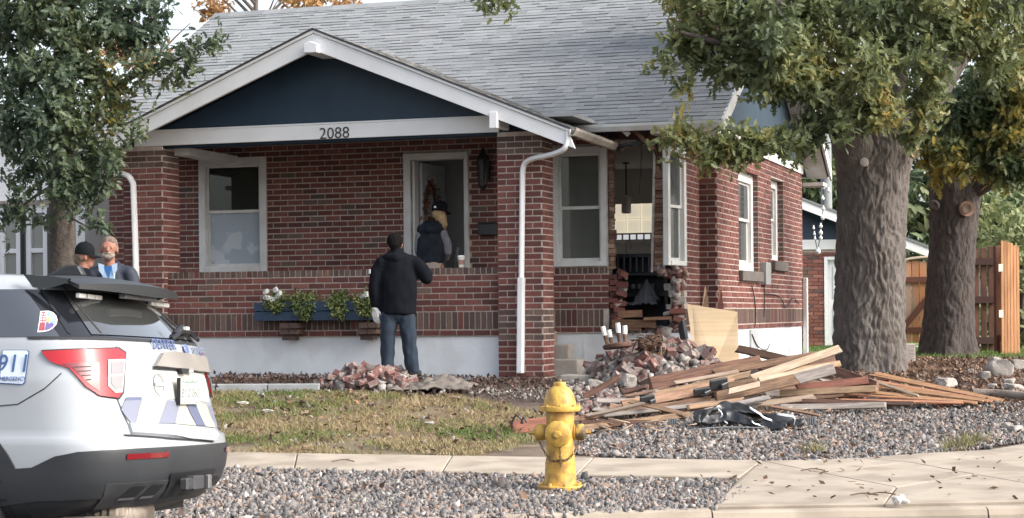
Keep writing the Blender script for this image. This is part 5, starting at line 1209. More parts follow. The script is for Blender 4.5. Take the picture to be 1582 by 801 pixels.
def leaves(parent, blobs, size, mat, per=9, tmpl=(LEAF, LEAFT), single=0, name='crown', droop=.45, tw=.34):
    P, d, s_, n = leaf_frames(blobs, per, droop, .9, tw); m = len(P); sz = rng.uniform(size[0], size[1], m)
    Rm = np.stack([d, s_, n], 2); T, F_ = tmpl
    order = np.argsort(P[:, 1]); first = order[:single]; rest_ = order[single:]
    cur = T[None].repeat(m, 0).copy(); cur[:, :, 2] += (rng.normal(-.12, .25, m)[:, None])*(T[None, :, 0]**2)
    Vv = np.einsum('nij,nvj->nvi', Rm, cur*sz[:, None, None])+P[:, None, :]
    base = np.array(parent.location)
    V_ = (Vv[rest_]-base).reshape(-1, 3); FF = (F_[None]+(np.arange(len(rest_))*len(T))[:, None, None]).reshape(-1, 3)
    o = link(name, npmesh(name, V_, FF, mat), None, parent); o['kind'] = 'stuff'
    if single:
        me_ = npmesh('leaf', T, F_, mat)
        for i in first:
            l = link('leaf', me_, None, parent); mt = Matrix(Rm[i].tolist()); l.matrix_local = Matrix.Translation(Vector(P[i])-parent.location) @ mt.to_4x4() @ Matrix.Scale(float(sz[i]), 4)
    return o
def bark(path, rad, n=72, step=.035, amp=.022, freq=9, flare=0, seed=0):
    """trunk or limb with furrowed bark as geometry"""
    path = [Vector(p) for p in path]; pts = curve(path, 6); L_ = [0]
    for a, b in zip(pts[:-1], pts[1:]): L_.append(L_[-1]+(b-a).length)
    tl_ = L_[-1]; rr = np.interp(np.linspace(0, 1, len(pts)), np.linspace(0, 1, len(rad)), rad); k = max(6, int(tl_/step)); V_ = []; up = Vector((0, 0, 1)); prev = None
    for i in range(k+1):
        l = tl_*i/k; p = Vector([float(np.interp(l, L_, [q[a] for q in pts])) for a in range(3)]); l2 = min(tl_, l+.02); l1 = max(0, l2-.05)
        d = (Vector([float(np.interp(l2, L_, [q[a] for q in pts])) for a in range(3)])-Vector([float(np.interp(l1, L_, [q[a] for q in pts])) for a in range(3)])).normalized()
        r = float(np.interp(l, L_, rr))
        x = (Vector((1, 0, 0))-d*d.x) if prev is None and abs(d.x) < .9 else ((prev if prev else Vector((0, 1, 0)))-d*(prev or Vector((0, 1, 0))).dot(d))
        x.normalize(); prev = x; y = d.cross(x)
        for j in range(n):
            a = 2*math.pi*j/n; ca, sa = math.cos(a), math.sin(a); f = freq*max(.4, r/.42)
            wv = .35*noise.noise(Vector((ca*2+seed, sa*2, l*3))); ca2, sa2 = math.cos(a+wv), math.sin(a+wv); q = Vector((ca2*f+seed, sa2*f, l*3.6)); n1 = noise.noise(q); n2 = noise.noise(Vector((ca*f*1.6, sa*f*1.6, l*9+seed)))
            h = -max(-.55, .5-2.7*abs(n1)**.9)*.8+.55*n2; fl = 0
            if flare: fl = flare*math.exp(-l/.28)*(1+.55*math.sin(a*5+seed)+.3*math.sin(a*3+1))
            R_ = r+fl+amp*min(1, r/.3)*h+.05*r*noise.noise(Vector((ca*1.5+seed, sa*1.5, l*.8))); V_.append(p+x*(ca*R_)+y*(sa*R_))
    F_ = [(i*n+j, i*n+(j+1) % n, (i+1)*n+(j+1) % n, (i+1)*n+j) for i in range(k) for j in range(n)]
    return V_, F_
def barkobj(name, paths, mat, parent):
    Vs, Fs = [], []
    for a in paths:
        V_, F_ = bark(*a[0:2], **a[2]); b = len(Vs); Vs += [tuple(v-parent.location) for v in V_]; Fs += [tuple(i+b for i in f) for f in F_]
    return link(name, npmesh(name, Vs, Fs, mat, True), None, parent)
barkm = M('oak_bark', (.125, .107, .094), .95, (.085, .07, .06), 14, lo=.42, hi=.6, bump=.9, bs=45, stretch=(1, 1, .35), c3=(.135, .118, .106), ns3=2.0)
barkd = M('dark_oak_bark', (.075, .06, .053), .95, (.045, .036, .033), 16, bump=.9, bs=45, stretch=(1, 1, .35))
G1 = [(0, (.022, .045, .022)), (.3, (.038, .072, .032)), (.55, (.062, .10, .045)), (.8, (.10, .135, .055)), (1, (.17, .155, .04))]
leafA = M('oak_leaf_dark', (.05, .1, .04), .5, ramp=[(0, (.065, .088, .046)), (.3, (.112, .142, .066)), (.55, (.17, .20, .085)), (.74, (.235, .245, .095)), (.88, (.35, .275, .08)), (1, (.42, .25, .075))], rampns=.9, trans=.45)
leafB = M('oak_leaf_yellowing', (.1, .12, .04), .5, ramp=[(0, (.06, .10, .05)), (.3, (.10, .14, .06)), (.5, (.17, .19, .07)), (.72, (.34, .28, .06)), (1, (.46, .30, .06))], rampns=1.1, trans=.35)
leafL = M('oak_leaf_bluegreen', (.04, .09, .05), .5, ramp=[(0, (.045, .072, .050)), (.4, (.075, .112, .070)), (.7, (.115, .15, .076)), (.9, (.11, .125, .04)), (1, (.24, .16, .03))], rampns=.8, trans=.42)
def blobs_px(L, dens=1.0):
    out = []
    for (x, y, D, r, n) in L: out.append((at(x, y, D), r, max(4, int(n*dens))))
    return out
woodcut = M('cut_wood', (.32, .20, .13), .9, (.22, .13, .09), 14)
# ---- big oak in front of the side wall
tb = at(1345, 583, 23.9)
oak = thing('oak_tree', 'big furrowed oak trunk rising from the lumber heap beside the house corner', 'tree', (tb.x, tb.y, zg(23.9)-.05))
fork = at(1352, 230, 23.9)
barkobj('trunk', [([tb-Vector((0, 0, .15)), at(1344, 480, 23.9), at(1346, 360, 23.9), fork, at(1360, 150, 23.85)], (.455, .43, .425, .45, .30), dict(n=180, step=.02, amp=.036, freq=8.5, flare=.10))], barkm, oak)
for i, a in enumerate((([at(1335, 270, 23.85), at(1310, 195, 23.5), at(1270, 110, 22.9), at(1215, 35, 22.3), at(1150, -40, 22)], (.34, .25, .19, .15, .1)), ([at(1355, 260, 23.9), at(1362, 170, 23.9), at(1380, 80, 23.7), at(1390, -60, 23.5)], (.38, .27, .22, .16)), ([at(1362, 305, 23.95), at(1398, 215, 24.1), at(1450, 130, 24.2), at(1500, 60, 24.2), at(1560, -20, 24)], (.22, .21, .18, .14, .1)),
                            ([at(1310, 215, 23.4), at(1255, 195, 22.6), at(1190, 215, 22.0), at(1120, 228, 21.7), at(1050, 214, 21.5)], (.06, .04, .028, .02, .01)), ([at(1270, 110, 22.9), at(1200, 100, 22.4), at(1120, 70, 22), at(1050, 50, 21.8)], (.09, .06, .04, .02)))):
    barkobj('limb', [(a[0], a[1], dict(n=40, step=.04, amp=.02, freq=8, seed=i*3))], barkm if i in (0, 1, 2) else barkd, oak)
c_ = at(1410, 238, 23.55); q = MB(); q.lathe([(.06, .0), (.075, .04), (.068, .065), (.05, .05), (.001, .045)], 14, c_, axes((.35, -1, .1)) @ Matrix.Rotation(R(90), 3, 'Y')); o = q.build('cut_knot', woodcut, oak, True); o.location = -oak.location
c_ = at(1335, 251, 23.42); q = MB(); q.lathe([(.001, .02), (.05, .012), (.06, 0)], 9, c_, axes((0, -1, .1)) @ Matrix.Rotation(R(90), 3, 'Y')); o = q.build('bark_scar', M('pale_scar', (.33, .29, .26), .9), oak); o.location = -oak.location
BL = [(1060, 20, 22.3, .26, 44), (1085, 70, 22.1, .34, 64), (1125, 30, 22.2, .42, 90), (1140, 95, 21.9, .34, 74), (1185, 40, 21.9, .45, 100), (1185, 120, 21.7, .28, 60), (1225, 110, 21.8, .34, 74), (1255, 20, 22.2, .4, 90), (1265, 140, 21.7, .30, 60),
      (1310, 85, 22.0, .36, 70), (1330, 20, 22.2, .45, 100), (1340, 165, 21.9, .26, 50), (1400, 60, 22.3, .36, 74), (1420, 15, 22.3, .45, 95), (1425, 160, 22.2, .30, 56), (1475, 50, 22.6, .4, 84), (1510, 20, 22.6, .45, 95), (1545, 90, 22.8, .36, 70), (1580, 20, 23, .5, 95), (1410, 205, 22.6, .16, 24), (1295, 185, 21.6, .16, 26), (1365, 180, 21.7, .18, 26), (1210, 75, 21.3, .3, 50), (1345, 120, 21.4, .28, 44), (1440, 110, 21.8, .25, 36), (1250, 190, 21.8, .12, 14),
      (1035, 212, 21.5, (.13, .15, .05), 12), (1075, 222, 21.5, (.15, .15, .06), 20), (1110, 228, 21.4, (.17, .15, .09), 28), (1150, 222, 21.4, (.20, .15, .09), 32), (1190, 220, 21.5, (.20, .15, .09), 32), (1225, 222, 21.6, (.16, .15, .09), 24), (1095, 248, 21.4, (.07, .08, .08), 8), (1140, 248, 21.4, (.10, .08, .06), 11), (1255, 218, 21.7, .10, 14), (1030, 95, 22, .06, 6), (1040, 60, 22.1, .10, 12), (1060, 130, 22, .08, 8), (1060, 196, 21.6, .07, 7)]
leaves(oak, blobs_px(BL, .54), (.085, .155), leafA, 17, single=280)
UP = [((x, y, z), r, n) for x, y, z, r, n in ((2.8, 22.5, 6.4, 1.1, 80), (4.4, 23, 6.9, 1.4, 110), (6.2, 23.5, 6.5, 1.2, 90), (4.5, 25.5, 6.6, 1.5, 90))]
leaves(oak, UP, (.2, .32), leafA, 7, (SLEAF, SLEAFT))
# ---- darker oak behind, by the fence
tb = at(1463, 556, 29.6)
oak2 = thing('oak_tree', 'dark oak trunk with a round cut knot, standing by the orange wooden gate', 'tree', (tb.x, tb.y, zg(29.6)-.05))
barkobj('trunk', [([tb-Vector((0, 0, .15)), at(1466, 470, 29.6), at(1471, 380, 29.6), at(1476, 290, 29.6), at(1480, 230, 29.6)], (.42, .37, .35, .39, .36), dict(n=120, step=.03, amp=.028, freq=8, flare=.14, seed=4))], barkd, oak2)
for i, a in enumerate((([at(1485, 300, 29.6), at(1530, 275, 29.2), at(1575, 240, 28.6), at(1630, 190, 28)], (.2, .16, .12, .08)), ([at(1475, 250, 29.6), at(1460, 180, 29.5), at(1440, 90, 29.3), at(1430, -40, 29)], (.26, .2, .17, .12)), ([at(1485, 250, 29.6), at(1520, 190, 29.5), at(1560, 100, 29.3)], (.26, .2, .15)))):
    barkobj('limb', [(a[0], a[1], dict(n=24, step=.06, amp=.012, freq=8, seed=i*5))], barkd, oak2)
c_ = at(1493, 323, 29.2); q = MB(); q.lathe([(.10, -.05), (.125, .0), (.12, .04), (.085, .03), (.001, .01)], 18, c_, axes((.1, -1, .05)) @ Matrix.Rotation(R(90), 3, 'Y')); o = q.build('cut_knot', woodcut, oak2, True); o.location = -oak2.location
c_ = at(1443, 318, 29.25); q = MB(); q.lathe([(.08, -.05), (.09, .0), (.06, .03), (.001, .02)], 14, c_, axes((-.3, -1, .05)) @ Matrix.Rotation(R(90), 3, 'Y')); o = q.build('cut_knot', barkd, oak2, True); o.location = -oak2.location
BL2 = [(1440, 235, 28, .30, 34), (1480, 215, 28, .42, 60), (1520, 240, 27.8, .38, 50), (1560, 215, 27.6, .45, 70), (1585, 165, 27.5, .5, 80), (1535, 165, 27.8, .45, 80), (1490, 160, 28, .42, 70), (1455, 265, 28.2, .24, 26), (1475, 245, 27.6, .26, 30), (1550, 270, 27.8, .25, 24), (1580, 255, 27.6, .3, 34), (1420, 190, 28, .35, 45), (1600, 110, 27.5, .6, 90), (1530, 100, 28, .55, 80)]
leaves(oak2, blobs_px(BL2, .62), (.10, .18), leafB, 16, single=60)
q = MB(); q.lathe([(.001, .022), (.055, .030), (.075, .038), (.080, .034)], 14, at(1493, 323, 29.16), axes((.1, -1, .05)) @ Matrix.Rotation(R(90), 3, 'Y'), cap=False); o = q.build('knot_centre', M('weathered_knot', (.16, .11, .085), .95, (.09, .065, .05), 12), oak2, True); o.location = -oak2.location
# ---- oak at left, in front of the white house
tb = at(95, 560, 22.6)
oak3 = thing('oak_tree', 'leafy blue green oak at far left between the white house and the brick porch', 'tree', (tb.x, tb.y, zg(22.6)-.05))
barkobj('trunk', [([Vector((tb.x, tb.y, .5)), at(97, 420, 22.6), at(96, 330, 22.6), at(97, 230, 22.6), at(100, 60, 22.6), at(110, -120, 22.6)], (.20, .165, .16, .15, .12, .07), dict(n=44, step=.04, amp=.013, freq=9, flare=.06, seed=8))], M('young_oak_bark', (.10, .083, .07), .95, (.06, .05, .043), 16, bump=.8, bs=45), oak3)
for i, a in enumerate((([at(97, 250, 22.6), at(140, 190, 22.3), at(200, 120, 22), at(280, 90, 21.8)], (.07, .05, .035, .015)), ([at(97, 200, 22.6), at(50, 130, 22.4), at(0, 60, 22.2), at(-60, 20, 22)], (.07, .055, .04, .02)), ([at(98, 280, 22.6), at(60, 300, 22.2), at(20, 330, 21.9)], (.035, .02, .01)), ([at(98, 120, 22.6), at(160, 40, 22.3), at(230, 10, 22.1)], (.06, .04, .02)), ([at(99, 330, 22.6), at(140, 352, 22.3), at(165, 345, 22.1)], (.015, .01, .006)))):
    barkobj('limb', [(a[0], a[1], dict(n=16, step=.06, amp=.006, freq=8, seed=i*5))], barkd, oak3)
BL3 = [(15, 50, 22.2, .4, 80), (70, 25, 22, .45, 100), (125, 45, 21.9, .4, 90), (180, 25, 22.1, .36, 70), (30, 120, 21.9, .4, 90), (85, 110, 21.7, .42, 100), (140, 115, 21.9, .34, 66), (195, 60, 22, .28, 44), (235, 25, 22.2, .28, 34), (15, 200, 21.9, .34, 74), (75, 190, 21.6, .40, 96), (130, 195, 21.8, .34, 70), (175, 150, 21.9, .22, 32), (45, 262, 21.8, .28, 52), (100, 265, 21.6, .28, 54), (150, 250, 21.8, .26, 42), (180, 185, 21.7, (.16, .15, .10), 16), (225, 110, 21.8, (.2, .15, .10), 22), (262, 90, 21.8, (.22, .12, .07), 17), (300, 72, 21.7, (.16, .1, .07), 10), (325, 62, 21.7, (.08, .1, .05), 4), (262, 128, 21.8, (.15, .1, .06), 9), (290, 112, 21.8, (.10, .1, .05), 5), (240, 55, 22, (.14, .1, .08), 12), (105, 305, 21.6, .15, 20), (25, 322, 21.8, (.18, .12, .06), 14), (60, 338, 21.8, .06, 7), (140, 300, 21.7, .12, 12), (165, 285, 21.7, .12, 12), (208, 208, 21.6, .06, 4), (160, 350, 22, .04, 3), (168, 240, 21.6, .12, 10), (5, 345, 21.8, .05, 5)]
leaves(oak3, blobs_px(BL3, .5), (.075, .135), leafL, 17, single=120)
leaves(oak3, [((tb.x, 22.5, 6.2), 1.3, 160), ((tb.x-1, 22.8, 5.9), 1.0, 90)], (.2, .3), leafL, 7, (SLEAF, SLEAFT))
# one spray of the oak dipping into the top of the picture over the roof
leaves(oak, blobs_px([(770, -2, 21.5, (.16, .1, .05), 9), (752, 3, 21.5, .05, 2)], 1), (.10, .15), leafA, 8)
barkobj('limb', [([at(1150, -40, 22), at(960, -60, 21.8), at(770, -12, 21.5)], (.05, .03, .01), dict(n=10, step=.1, amp=.004, freq=8))], barkd, oak)
# ---- trees in the distance
farm_ = M('distant_leaf', (.1, .15, .07), .7, ramp=[(0, (.05, .085, .04)), (.4, (.10, .145, .07)), (.7, (.16, .20, .10)), (1, (.24, .24, .12))], rampns=.35, trans=.3)
auto_ = M('autumn_leaf', (.4, .2, .08), .7, ramp=[(0, (.30, .16, .08)), (.5, (.48, .27, .12)), (1, (.55, .38, .14))], trans=.35)
BG = [(1255, 300, 52, 2.0, 'loose pale green tree above the far garage roof', farm_), (1440, 330, 56, 2.6, 'hazy green tree between the two oak trunks', farm_), (1560, 300, 60, 3.0, 'tall grey green tree beyond the open gate', farm_)]
for (x, y, D, r, lab, mt) in BG:
    c_ = at(x, y, D); t_ = thing('background_tree', lab, 'tree', (c_.x, D, zg(D)))
    barkobj('trunk', [([Vector((c_.x, D, zg(D)-.2)), Vector((c_.x, D, c_.z)), Vector((c_.x+.3, D, c_.z+2))], (.25, .18, .08), dict(n=12, step=.3, amp=.01))], barkd, t_)
    bl = [((c_.x+rng.normal(0, r*.55), D+rng.normal(0, r*.4), c_.z+rng.normal(0, r*.5)), r*rng.uniform(.35, .6), 60) for _ in range(9)]+[((c_.x, D, c_.z-r*.8), r*.8, 80)]
    leaves(t_, bl, (.28, .5), mt, 8, (SLEAF, SLEAFT))
for (x, D, lab) in ((395, 46, 'bare autumn tree with pink brown leaves above the roof ridge'), (480, 48, 'orange leaved autumn tree above the roof ridge'), (232, 50, 'thin russet autumn tree seen past the left roof edge')):
    c_ = at(x, -30 if x > 300 else 70, D); t_ = thing('autumn_tree', lab, 'tree', (c_.x, D, zg(D)))
    pth = [([Vector((c_.x, D, .5)), Vector((c_.x, D, c_.z-.6)), Vector((c_.x+.1, D, c_.z+1.5))], (.09, .06, .025), dict(n=10, step=.3, amp=.01))]
    for k in range(9):
        a = random.uniform(0, 6.28); z_ = c_.z-1.6+k*.2; pth.append(([Vector((c_.x, D, z_-.4)), Vector((c_.x+.7*math.cos(a), D+.5*math.sin(a), z_+.3)), Vector((c_.x+1.5*math.cos(a), D+1*math.sin(a), z_+.9))], (.05, .03, .01), dict(n=6, step=.3, amp=.002)))
    barkobj('trunk', pth, M('pale_bark', (.2, .16, .13), .9), t_)
    bl = [((c_.x+rng.normal(0, .8), D+rng.normal(0, .7), c_.z+rng.normal(.2, .6)), rng.uniform(.35, .6), 26) for _ in range(9)]
    leaves(t_, bl, (.14, .24), auto_, 7, (SLEAF, SLEAFT))
shr = M('shrub_leaf', (.2, .25, .08), .6, ramp=[(0, (.10, .14, .05)), (.5, (.19, .22, .09)), (1, (.30, .31, .13))], trans=.3)
for (x, y, D, r, n, lab) in ((1578, 400, 33, .75, 150, 'light green shrub growing behind the orange gate board panel'), (1535, 355, 36, .8, 120, 'feathery yellow green shrub showing over the fence top'), (1400, 470, 47, .6, 60, 'low shrub behind the cross braced wooden gate'), (1585, 520, 34, .7, 120, 'dense low shrub at the right edge beside the gate')):
    c_ = at(x, y, D); t_ = thing('shrub', lab, 'shrub', (c_.x, D, zg(D)))
    barkobj('stem', [([Vector((c_.x, D, zg(D))), Vector((c_.x, D, c_.z))], (.05, .03), dict(n=8, step=.2, amp=.004))], barkd, t_)
    leaves(t_, [((c_.x, D, c_.z), (r, r, r*1.1), n), ((c_.x, D, zg(D)+r*.5), (r, r, r*.7), n//2)], (.10, .2), shr, 8, (SLEAF, SLEAFT), droop=-.3, name='foliage')
# ================================================================== DEBRIS
def woodm(n, a, b, vary=.22): return M(n, a, .85, b, 9, lo=.4, hi=.62, bump=.35, bs=30, vary=vary, hue=.012, stretch=(.5, 4.5, 4.5), objco=True)
wB = woodm('brown_lumber', (.18, .10, .064), (.10, .056, .038)); wT = woodm('tan_lumber', (.30, .19, .12), (.19, .115, .073)); wP = woodm('pale_lumber', (.44, .35, .26), (.33, .245, .17)); wG = woodm('grey_lumber', (.33, .29, .26), (.22, .19, .17)); wD = woodm('dark_lumber', (.13, .07, .045), (.08, .045, .03)); wR = woodm('red_lumber', (.20, .075, .05), (.13, .05, .035)); wO = woodm('orange_cedar', (.33, .17, .085), (.20, .10, .052), .22)
endm = M('raw_end_grain', (.55, .40, .27), .9)
GB = 'broken boards in the lumber heap'
def board(a, b, wd, th, roll, mat, label, group=None, split=.5):
    """one plank with ragged ends and a slight warp"""
    a, b = Vector(a), Vector(b); L_ = (b-a).length; m_ = MB(); n = 5; r_ = random.Random(int(a.x*1e4+b.z*1e3)); wp_ = r_.uniform(-.012, .012)*min(1, L_)
    sec = []
    for i in range(n+1):
        t = i/n; x = (t-.5)*L_; z0 = wp_*(1-(2*t-1)**2); row = []
        for (yy, zz) in ((-.5, -.5), (.5, -.5), (.5, .5), (-.5, .5)):
            dx = 0
            if i in (0, n): dx = r_.uniform(-.10, .03)*split*(1 if i else -1)
            row.append((x+dx, yy*wd, zz*th+z0))
        sec.append(row)
    vs = [p for row in sec for p in row]; fs = [(3, 2, 1, 0), (n*4, n*4+1, n*4+2, n*4+3)]
    for i in range(n):
        for j in range(4): fs.append((i*4+j, i*4+(j+1) % 4, i*4+4+(j+1) % 4, i*4+4+j))
    m_.add(vs, fs); o = m_.build('board' if wd < .16 else 'plank', mat, None, bevel=.004)
    o.matrix_world = Matrix.Translation((a+b)/2) @ (axes(b-a) @ Matrix.Rotation(R(roll), 3, 'X')).to_4x4()
    return tag(o, label, 'board', group)
S_ = 1/146.0
BD = [(1000, 594, 20.6, 1180, 558, 20.8, 21, 75, wB, 'thick brown beam topping the left side of the lumber heap, square cut end'),
 (1160, 586, 20.0, 1298, 539, 20.4, 13, 65, wP, 'pale clean plank slanting up to the right on top of the lumber heap'),
 (1135, 538, 21.3, 1222, 558, 20.9, 13, 60, wD, 'short dark plank sloping down to the right from the plywood edge'),
 (1167, 589, 19.8, 1284, 565, 20.1, 9, 60, wP, 'notched pale board just under the topmost pale plank'),
 (1104, 615, 19.6, 1234, 585, 19.9, 17, 75, wB, 'wide brown plank across the middle of the lumber heap above the black wreckage'),
 (1226, 587, 19.88, 1289, 570, 20.0, 17, 75, wG, 'grey weathered plank end pointing at the big oak trunk'),
 (960, 627, 19.5, 1135, 592, 20.1, 15, 75, wT, 'long tan plank with a broken tapered left tip in the heap'),
 (868, 650, 19.2, 1100, 617, 19.8, 9, 70, wB, 'long thin brown board low in the heap behind the hydrant'),
 (884, 664, 18.9, 1066, 641, 19.3, 9, 65, wT, 'tan board lying lowest at the left foot of the heap'),
 (1040, 592, 20.2, 1142, 574, 20.3, 6, 70, wP, 'narrow pale strip lying along the thick brown beam'),
 (1290, 573, 20.8, 1358, 598, 20.3, 15, 75, wB, 'brown plank sloping down right from the heap towards the fallen fence panel'),
 (1293, 570, 20.9, 1421, 613, 20.0, 5, 40, wP, 'long thin pale lath lying across the fallen fence panel'),
 (1200, 609, 20.0, 1358, 601, 20.0, 11, 70, wT, 'level tan board with a slanted right end in front of the oak'),
 (1205, 619, 19.9, 1410, 624, 19.6, 7, 60, wD, 'dark board lying low along the front of the fallen fence panel'),
 (1200, 630, 19.6, 1372, 626, 19.6, 9, 75, wG, 'grey board lying on the gravel at the front of the heap'),
 (1188, 628, 19.3, 1268, 643, 19.0, 5, 30, wT, 'short tan stick pointing right from behind the black wreckage'),
 (790, 661, 18.7, 858, 654, 18.9, 20, 78, wR, 'blocky red brown timber end poking out left of the hydrant'),
 (722, 689, 18.0, 842, 681, 18.3, 5, 30, wT, 'thin tan lath lying on the ground left of the hydrant'),
 (738, 684, 18.2, 838, 673, 18.5, 4, 30, wP, 'second thin lath beside the ground lath left of the hydrant'),
 (1100, 576, 20.6, 1262, 549, 20.9, 12, 75, wB, 'brown plank right behind the topmost pale plank'),
 (1010, 611, 19.9, 1160, 578, 20.2, 10, 70, wT, 'tan plank lying directly below the thick brown beam'),
 (1080, 604, 19.8, 1170, 588, 19.9, 9, 75, wB, 'short brown plank holding the dark grey shingle scrap'),
 (1124, 606, 19.5, 1178, 593, 19.6, 9, 70, wP, 'splintered pale board stub in the middle of the heap'),
 (930, 642, 19.3, 1110, 622, 19.6, 7, 60, wG, 'grey board low in the heap to the right of the hydrant'),
 (895, 655, 19.0, 1020, 655, 19.1, 10, 75, wD, 'dark board under the left end of the heap'),
 (1060, 630, 19.3, 1150, 618, 19.5, 8, 60, wT, 'tan board just behind the black wreckage'),
 (1230, 600, 20.2, 1340, 588, 20.4, 12, 75, wR, 'red brown plank in front of the oak trunk base'),
 (1215, 575, 20.6, 1300, 562, 20.9, 10, 70, wT, 'tan plank behind the grey weathered plank end'),
 (1170, 566, 20.9, 1290, 553, 21.2, 14, 75, wB, 'brown plank at the back of the heap against the oak'),
 (890, 684, 18.3, 990, 672, 18.6, 4, 30, wT, 'thin tan stick on the gravel right of the hydrant')]
for (x0, y0, d0, x1, y1, d1, wpx, roll, mt, lab) in BD:
    board(at(x0, y0, d0), at(x1, y1, d1), wpx*S_, .04 if wpx > 8 else .022, roll, mt, lab)
rb = random.Random(21)
for i in range(34):
    x = rb.uniform(930, 1310); y = rb.uniform(597, 648) if x < 1180 else rb.uniform(585, 625); D = 19.2+(648-y)*.028; g = zg(D)
    a = at(x, y, D); L_ = rb.uniform(.3, .95); an = rb.gauss(.12, .35); d_ = Vector((math.cos(an), rb.uniform(-.3, .3), math.sin(an)*.45))*L_/2
    a.z = max(a.z, g+.06+abs(d_.z))
    board(a-d_, a+d_, rb.uniform(.04, .09), rb.uniform(.016, .03), rb.uniform(20, 90), rb.choice((wB, wT, wP, wG, wD, wD)), 'splintered short board in the lumber heap beside the oak', 'splintered short boards of the lumber heap', 1.0)
SPL = [np.array([(-1, -.08, -.05), (1, -.03, -.03), (1, .05, -.03), (-1, .08, -.05), (-1, -.08, .05), (1, -.03, .03), (1, .05, .03), (-1, .08, .05)])*np.array([1, k, k]) for k in (.8, 1.2, 1.7)]
p_ = fill(gp([(870, 645), (1010, 628), (1300, 606), (1340, 634), (1200, 655), (900, 692)]), 110); o = scatter('wood_splinters', gz(p_, .05)+rng.uniform(0, .05, (len(p_), 3))*[0, 0, 1], rng.uniform(.04, .12, len(p_)), SPL, RBF, M('splinter_wood', (.3, .19, .12), .9, ramp=[(0, (.10, .06, .04)), (.5, (.26, .16, .09)), (1, (.45, .34, .24))]), .25); tag(o, 'wood splinters scattered round the lumber heap')
# scraps on the heap
for (x, y, D, w_, h_, lab) in ((1110, 594, 19.7, .20, .13, 'dark grey shingle scrap on the middle of the lumber heap'), (1000, 618, 19.35, .16, .10, 'black bracket scrap on the left part of the lumber heap'), (1084, 604, 19.5, .18, .07, 'torn black felt scrap lying below the shingle scrap')):
    m_ = MB(); m_.box((0, 0, 0), (w_, .03, h_)); m_.box((w_*.3, -.02, -.02), (w_*.5, .03, h_*.6), Matrix.Rotation(.4, 3, 'Z')); o = m_.build('roofing_scrap', darkgrey, None, bevel=.008); o.location = at(x, y, D); o.rotation_euler = (.5, -.15, .2); tag(o, lab, 'scrap')
# fallen cedar fence panel
pc = at(1420, 612, 20.3); fpn = thing('fallen_fence_panel', 'orange cedar fence panel lying flat on the gravel in front of the oak', 'fence panel', pc)
L0 = [(1352, 577, 21.2), (1343, 581, 21.05), (1337, 586, 20.9), (1330, 591, 20.7), (1322, 597, 20.5), (1313, 604, 20.3), (1304, 611, 20.1), (1298, 617, 19.95)]
R0 = [(1549, 619, 20.3), (1540, 620, 20.22), (1533, 621, 20.15), (1527, 621.5, 20.05), (1519, 622, 19.97), (1510, 622.5, 19.9), (1500, 623, 19.84), (1488, 624, 19.8)]
for i, (l, r) in enumerate(zip(L0, R0)):
    a, b = at(*l)-pc, at(*r)-pc; m_ = MB(); m_.bar(a+Vector((0, 0, rb.uniform(-.012, .018))), b+Vector((0, 0, rb.uniform(-.01, .015))), .085, .018, R(10+rb.uniform(-9, 9))); m_.build('fence_board', wO, fpn, bevel=.003)
for t in (.12, .80):
    a, b = at(*L0[0]).lerp(at(*R0[0]), t), at(*L0[-1]).lerp(at(*R0[-1]), t); m_ = MB(); m_.bar(a-pc-Vector((0, 0, .03)), b-pc-Vector((0, 0, .03)), .06, .035); m_.build('fence_rail', wR, fpn)
# plywood sheet
plym = M('plywood', (.60, .46, .30), .8, (.50, .36, .21), 4, lo=.35, hi=.7, bump=.15, bs=50, stretch=(.3, .3, 6))
q = [at(1061, 470, 23.3), at(1139, 481, 23.1), at(1142, 556, 22.5), at(1075, 567, 22.6)]; nrm_ = (q[1]-q[0]).cross(q[3]-q[0]).normalized()*.018
c0 = sum(q, Vector())/4; m_ = MB(); K_ = 9; top = [q[0].lerp(q[1], i/K_)-c0+Vector((0, 0, rb.uniform(-.012, .012))) for i in range(K_+1)]; bot = [q[3].lerp(q[2], i/K_)-c0+Vector((0, 0, rb.uniform(-.012, .012))) for i in range(K_+1)]
rg_ = top+bot[::-1]; kk = len(rg_); m_.add(rg_+[v+nrm_ for v in rg_], [tuple(range(kk)), tuple(range(2*kk-1, kk-1, -1))]+[(i, i+kk, (i+1) % kk+kk, (i+1) % kk) for i in range(kk)])
o = m_.build('plywood_sheet', plym); o.location = c0; tag(o, 'pale plywood sheet leaning on the broken house corner', 'plywood')
for (x0, x1, y0, y1, mt, lab) in ((1084, 1096, 441, 480, wT, 'pointed tan wood shard standing behind the plywood sheet'), (1108, 1118, 440, 478, wR, 'red brown stake standing behind the plywood, right of the pointed shard')):
    a, b, c = at(x0, y1, 23.35), at(x1, y1, 23.3), at((x0+x1)/2-1, y0, 23.5); m_ = MB(); n_ = Vector((0, .03, 0)); m_.add([a, b, c+Vector((.02, 0, -.05)), c, a+n_, b+n_, c+n_+Vector((.02, 0, -.05)), c+n_], BF); o = m_.build('wood_shard', mt); tag(o, lab, 'board')
a, b = at(1053, 500, 23.6), at(1064, 562, 22.9); m_ = MB(); m_.bar(a, b, .10, .05, R(60)); o = m_.build('charred_post', darkgrey); tag(o, 'dark leaning post between the white foundation corner and the plywood', 'post')
